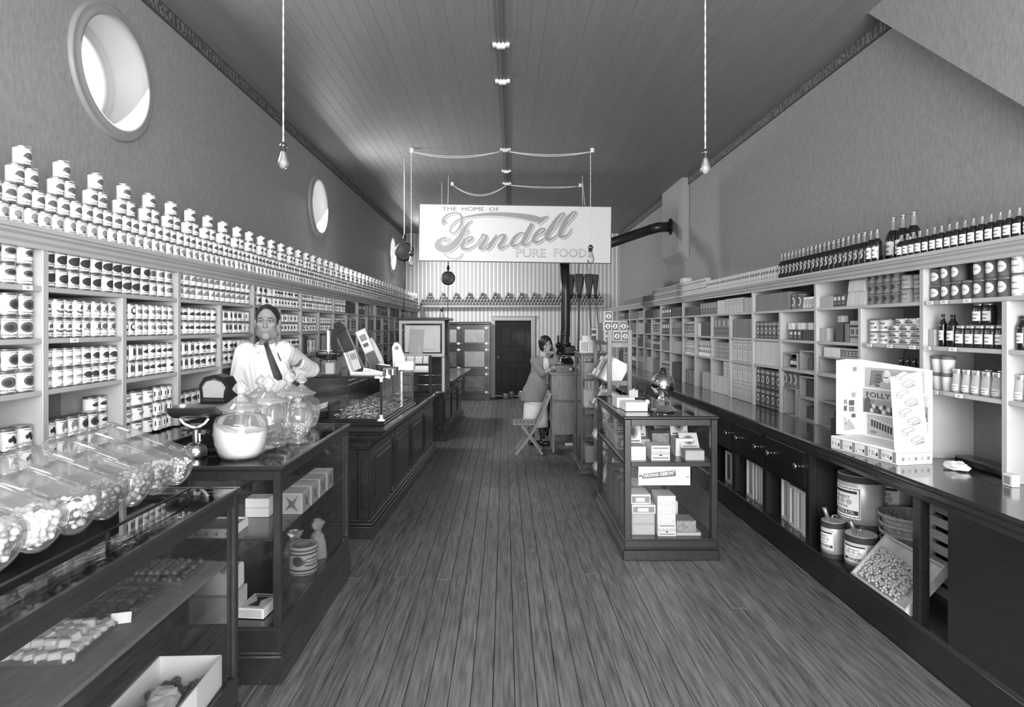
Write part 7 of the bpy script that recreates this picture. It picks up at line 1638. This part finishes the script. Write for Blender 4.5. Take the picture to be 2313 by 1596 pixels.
# ---------------------------------------------------------------- the shopkeeper
YM = 4.74
hs = 1.06
Mh = T(*px(604, 729.5, YM)) @ R(13) @ R(-3, 'X') @ S(hs, hs, hs)      # turned a little towards the counter
hc = Mh.translation
nb = px(598, 800, YM); sR = px(553, 797, YM-.02); sL = px(641, 793, YM+.08); chest = px(597, 850, YM); waist = px(592, 915, YM+.02); hip = Vector((waist.x+.01, YM+.03, 1.0))
eR = Vector((-2.005, YM-.03, 1.27)); wR = Vector((-1.93, YM-.20, 1.13)); eL = Vector((-1.618, 5.262, 1.392)); wL = Vector((-1.695, 5.055, 1.372))
man = thing('person', 'man in white shirt and dark tie leaning one arm on candy case', 'person', (waist.x, YM+.03, 0))
inv = T(-waist.x, -(YM+.03), 0)
def torso(g, arms=True):
    v = Vol(.05)
    v.ell(nb+Vector((-.005, .02, -.115)), (.175+g, .118+g, .15+g)).ell(chest+Vector((0, .01, -.03)), (.178+g, .125+g, .17+g)).ell(waist+Vector((0, 0, -.05)), (.172+g, .128+g, .16+g))
    v.cone(nb+Vector((0, .02, .0)), nb+Vector((0, .02, -.08)), .058+g, .09+g, .05); v.cone(sR+Vector((.03, .01, 0)), nb+Vector((0, .02, -.01)), .062+g, .06+g, .04); v.cone(sL+Vector((-.03, 0, 0)), nb+Vector((0, .02, -.01)), .062+g, .06+g, .04)
    if arms:
        v.cone(sR, eR, .066+g, .052+g, .035); v.cone(eR, wR, .052+g*1.3, .036+g, .02); v.cone(sL, eL, .066+g, .050+g, .035); v.cone(eL, wL, .050+g*1.2, .036+g, .02)
    return v
vb = torso(-.006)
vb.ell(hip, (.165, .12, .13)).cone(hip+Vector((-.085, 0, -.04)), hip+Vector((-.10, .0, -.48)), .085, .058).cone(hip+Vector((-.10, 0, -.48)), hip+Vector((-.11, .02, -.93)), .056, .04).cone(hip+Vector((.085, 0, -.04)), hip+Vector((.10, .03, -.48)), .085, .058).cone(hip+Vector((.10, .03, -.48)), hip+Vector((.11, .06, -.93)), .056, .04)
vb.cone(nb+Vector((0, .02, -.02)), hc+Vector((0, .03, -.06)), .06, .055, .03)
vh = Vol(.01); finger_hand(vh, wL+Vector((-.008, -.02, -.004)), (-.25, -.9, -.38), (-.95, .2, 0), (0, -.2, -1), 1.06)
finger_hand(vh, wR+Vector((.01, -.03, -.01)), (.3, -.7, -.55), (.9, .3, 0), (0, -.3, -1), 1.06)
Vh, Fh = head(True)
body = volobj('body', [vb.mesh(.009), (apply(Vh, Mh), Fh), vh.mesh(.0045)], SKIN, man)
vs_ = torso(.010)
# shirt folds
def folds(X, f): 
    w = .0035*np.sin(38*X[..., 2]+22*X[..., 0]+9*np.sin(17*X[..., 0]))+.003*np.sin(60*X[..., 0]-24*X[..., 2]+5*np.sin(30*X[..., 1])); f = f+w*np.where(X[..., 1] > YM+.13, .3, .8)
    d = ((X-np.array(wL))@np.array((wL-eL).normalized())); f = np.where((np.abs(X-np.array(wL)).max(-1) < .12), np.maximum(f, d-.012), f)
    d2 = ((X-np.array(wR))@np.array((wR-eR).normalized())); f = np.where((np.abs(X-np.array(wR)).max(-1) < .12), np.maximum(f, d2-.0), f)
    r = X-np.array(nb); rad = np.sqrt(r[..., 0]**2+(r[..., 1]-.015)**2); f = np.where((rad < .082) & (r[..., 2] > -.06), np.maximum(f, (r[..., 2]-.03-.4*r[..., 1])*.8), f)
    return np.maximum(f, .98-X[..., 2])
shirt = volobj('shirt', [vs_.mesh(.008, folds)], SHIRT, man)
vt = Vol(.03); g = .02
vt.ell(hip+Vector((0, 0, .01)), (.165+g, .12+g, .14+g)).cone(hip+Vector((-.085, 0, -.04)), hip+Vector((-.11, .02, -.88)), .10, .075).cone(hip+Vector((.085, 0, -.04)), hip+Vector((.11, .06, -.88)), .10, .075)
volobj('trousers', [vt.mesh(.014)], TROU, man)
for x_, y_ in ((-.11, .02), (.11, .06)):
    vx = Vol(.02); a = hip+Vector((x_, y_, 0)); vx.ell((a.x, a.y-.07, .05), (.05, .14, .05)).cone((a.x, a.y, .05), (a.x, a.y, .12), .05, .05); 
    volobj('shoe', [vx.mesh(.012, lambda X, f: np.maximum(f, .0-X[..., 2]))], SHOE, man)
volobj('hair', [(apply(hair_mesh(True)[0], Mh), hair_mesh(True)[1])], HAIR, man)
face_parts(man, Mh, True)
# collar, tie, pencil: laid on the shirt front as found by marching from in front
def onshirt(u, v, off=.006):
    o = np.array((0, 0, CAM_H)); d = np.array(px(u, v, 1.0))-o; d /= np.linalg.norm(d); t = 4.2
    for _ in range(80):
        s_ = float(vs_.at((o+d*t)[None])[0]); t += max(s_*.7, .0005)
        if s_ < .0008: break
    if t > 5.0: return px(u, v, YM-.115)
    return Vector(o+d*(t-off))
b = B(); P = [(602, 772, 5), (601, 778, 4.5), (606, 792, 5.5), (613, 812, 7), (621, 834, 8.5), (628, 851, 9.3), (632, 858, 5)]; vs = []
for u, v, w in P: vs += [tuple(onshirt(u-w*.95, v+w*.25, .012)), tuple(onshirt(u, v, .018)), tuple(onshirt(u+w*.95, v-w*.25, .012))]
b.add(vs, [(3*i+j, 3*i+j+1, 3*i+j+4, 3*i+j+3) for i in range(len(P)-1) for j in (0, 1)], TIE, True); k = len(vs)
b.add([(x, y+.006, z) for x, y, z in vs], [(3*i+j, 3*i+j+3, 3*i+j+4, 3*i+j+1) for i in range(len(P)-1) for j in (0, 1)], TIE, True); b.sphere(.017, TIE, 12, 8, T(*(onshirt(601, 777, .012))), (1, .7, 1.15)); b.build('tie', man)
b = B(); cn = nb+Vector((.006, .006, .055))
for s_ in (-1, 1):
    b.add([tuple(cn+Vector(p)) for p in ((.0, -.084, -.020), (s_*.040, -.070, .006), (s_*.066, -.03, .026), (s_*.082, -.035, -.008), (s_*.058, -.098, -.050), (s_*.010, -.104, -.036))], [(0, 1, 2, 3, 4, 5) if s_ > 0 else (5, 4, 3, 2, 1, 0)], SHIRT)
b.lathe([(.098, -.055), (.088, -.03), (.078, .0), (.070, .034), (.066, .034), (.072, 0)], SHIRT, 28, T(*cn) @ R(14, 'X')); b.build('collar', man)
b = B(); b.tube([tuple(onshirt(627, 797, .012)), tuple(onshirt(634, 814, .010))], .0042, INK, 6); b.build('pencil', man)
b = B(); b.tube([tuple(wL+(wL-eL).normalized()*t_) for t_ in (-.03, .012)], [.051, .054], SHIRT, 18, cap=False); b.build('cuff', man)
for o in man.children: o.matrix_parent_inverse = man.matrix_basis.inverted()
# ---------------------------------------------------------------- the woman at the telephone
YW = 9.34
wo = thing('person', 'woman in grey cardigan and white skirt holding telephone receiver', 'person', (.50, YW, 0))
JACK = mat('grey_knit_cardigan', .50, .9, noise=.08, nscale=40, bump=.2); SKRT = mat('white_linen_skirt', .88, .8, noise=.03, nscale=10); STOCK = mat('dark_stockings', .22, .7); SKINW = mat('skin_pale', .66, .5)
Mw = T(*px(1233.5, 779, YW)) @ R(16) @ R(-14, 'Y') @ R(6, 'X') @ S(1.0, 1.0, 1.0)
hw = Mw.translation; n2 = px(1226, 808, YW+.01); s1 = px(1208, 815, YW); s2 = px(1243, 817, YW-.02); ch2 = px(1222, 838, YW); ws2 = px(1216, 868, YW); hm2 = px(1208, 900, YW+.01)
e1 = px(1227, 843, YW-.16); w1 = Vector((.715, YW-.36, 1.165)); e2 = Vector((.81, YW-.20, 1.175)); w2 = px(1255, 803, YW-.05)
def wtorso(g):
    v = Vol(.05); v.ell(ch2+Vector((0, 0, .03)), (.135+g, .10+g, .17+g)).ell(ws2, (.135+g, .105+g, .15+g)).ell(hm2+Vector((0, 0, .08)), (.155+g, .125+g, .14+g)); v.cone(s1, n2, .048+g, .045+g).cone(s2, n2, .048+g, .045+g)
    return v
vb = wtorso(-.004); vb.cone(n2+Vector((0, 0, -.02)), hw+Vector((0, .01, -.08)), .046, .044, .02)
for x_, y_ in ((-.06, .03), (.07, -.02)): vb.cone(hm2+Vector((x_, y_, 0)), (hm2.x+x_*1.1, YW+y_, .42), .075, .05).cone((hm2.x+x_*1.1, YW+y_, .42), (hm2.x+x_*1.2+.03, YW+y_, .08), .048, .032)
vb.cone(s1, e1, .045, .038).cone(e1, w1, .038, .026).cone(s2, e2, .045, .038).cone(e2, w2, .038, .025)
vh = Vol(.008); finger_hand(vh, w2, (-.22, -.05, 1), (-.1, -1, 0), (-1, 0, .1), .85); finger_hand(vh, w1, (1, -.25, -.25), (0, .3, 1), (0, -.2, -1), .9)
Vh, Fh = head(False)
volobj('body', [vb.mesh(.011), (apply(Vh, Mw), Fh), vh.mesh(.0055)], SKINW, wo)
vj = wtorso(.018); vj.cone(s1, e1, .062, .055, .03).cone(e1, w1, .055, .042, .02).cone(s2, e2, .060, .054, .03).cone(e2, w2, .052, .040, .02)
vj.cone(ws2+Vector((-.01, .0, .05)), hm2+Vector((-.03, .01, -.02)), .14, .185, .06).cone(ws2+Vector((.03, 0, .02)), hm2+Vector((.05, .0, -.02)), .13, .16, .06)
zh = hm2.z-.03
def jc(X, f):
    f = np.maximum(f, zh-X[..., 2]); r = X-np.array(n2); f = np.maximum(f, (r[..., 2]-.035-.3*r[..., 1])*.8*(np.abs(r).max(-1) < .12)-9*(np.abs(r).max(-1) >= .12))
    # open front
    xc = np.interp(X[..., 2], [zh, 1.0, 1.15, 1.30], [hm2.x+.17, ws2.x+.13, ch2.x+.075, n2.x+.03]); wv = np.interp(X[..., 2], [zh, 1.02, 1.15, 1.32], [.012, .014, .045, .03])
    slot = np.maximum(np.abs(X[..., 0]-xc)-wv, X[..., 1]-(YW-.04)); f = np.where(X[..., 2] > .9, np.maximum(f, -slot), f)
    for w_, e_ in ((w1, e1), (w2, e2)): d = (X-np.array(w_))@np.array((w_-e_).normalized()); f = np.where(np.abs(X-np.array(w_)).max(-1) < .09, np.maximum(f, d), f)
    return f+.003*np.sin(40*X[..., 0]+15*X[..., 2])
volobj('cardigan', [vj.mesh(.010, jc)], JACK, wo)
volobj('blouse', [wtorso(.008).mesh(.014, lambda X, f: np.maximum(f, np.maximum(X[..., 2]-n2.z-.0, .7-X[..., 2])))], SKRT, wo)
b = B(); b.lathe([(.165, .70), (.172, .55), (.18, .40), (.188, .275), (.182, .275), (.16, .6)], SKRT, 28, T(hm2.x+.01, YW, 0) @ S(1.02, .82, 1))
for i, v in enumerate(b.v): a = math.atan2(v[1]-YW, v[0]-hm2.x); k = 1+.022*math.sin(9*a)*(.75-v[2]); b.v[i] = (hm2.x+(v[0]-hm2.x)*k, YW+(v[1]-YW)*k, v[2])
b.build('skirt', wo)
for x_, y_, xx in ((-.06, .03, 0), (.07, -.02, 0)):
    B().tube([(hm2.x+x_*1.12, YW+y_, .38), (hm2.x+x_*1.18+.02, YW+y_, .22), (hm2.x+x_*1.2+.03, YW+y_, .09)], [.052, .045, .036], STOCK, 14).build('stocking', wo)
    vx = Vol(.015); ax = hm2.x+x_*1.2+.03; vx.ell((ax+.05, YW+y_-.05, .035), (.10, .045, .036)).cone((ax-.02, YW+y_, .03), (ax-.02, YW+y_, .06), .033, .035); volobj('shoe', [vx.mesh(.010, lambda X, f: np.maximum(f, -X[..., 2]))], SHOE, wo)
hm_ = hair_mesh(False); volobj('hair', [(apply(hm_[0], Mw), hm_[1])], HAIR, wo); face_parts(wo, Mw, False)
for o in wo.children: o.matrix_parent_inverse = wo.matrix_basis.inverted()
b = B(); b.tube([(0, 0, -.10), (0, 0, .04)], .013, IRON, 10); b.lathe([(.014, .03), (.03, .055), (.032, .07), (0, .07)], IRON, 14, R(-50, 'Y') @ T(0, 0, -.02))
o = solo(b, 'telephone_receiver', tuple(w2+Vector((-.035, -.02, .075))), 0, 'black telephone receiver held at the woman ear', 'receiver'); o.rotation_euler = (0, -.15, 0)
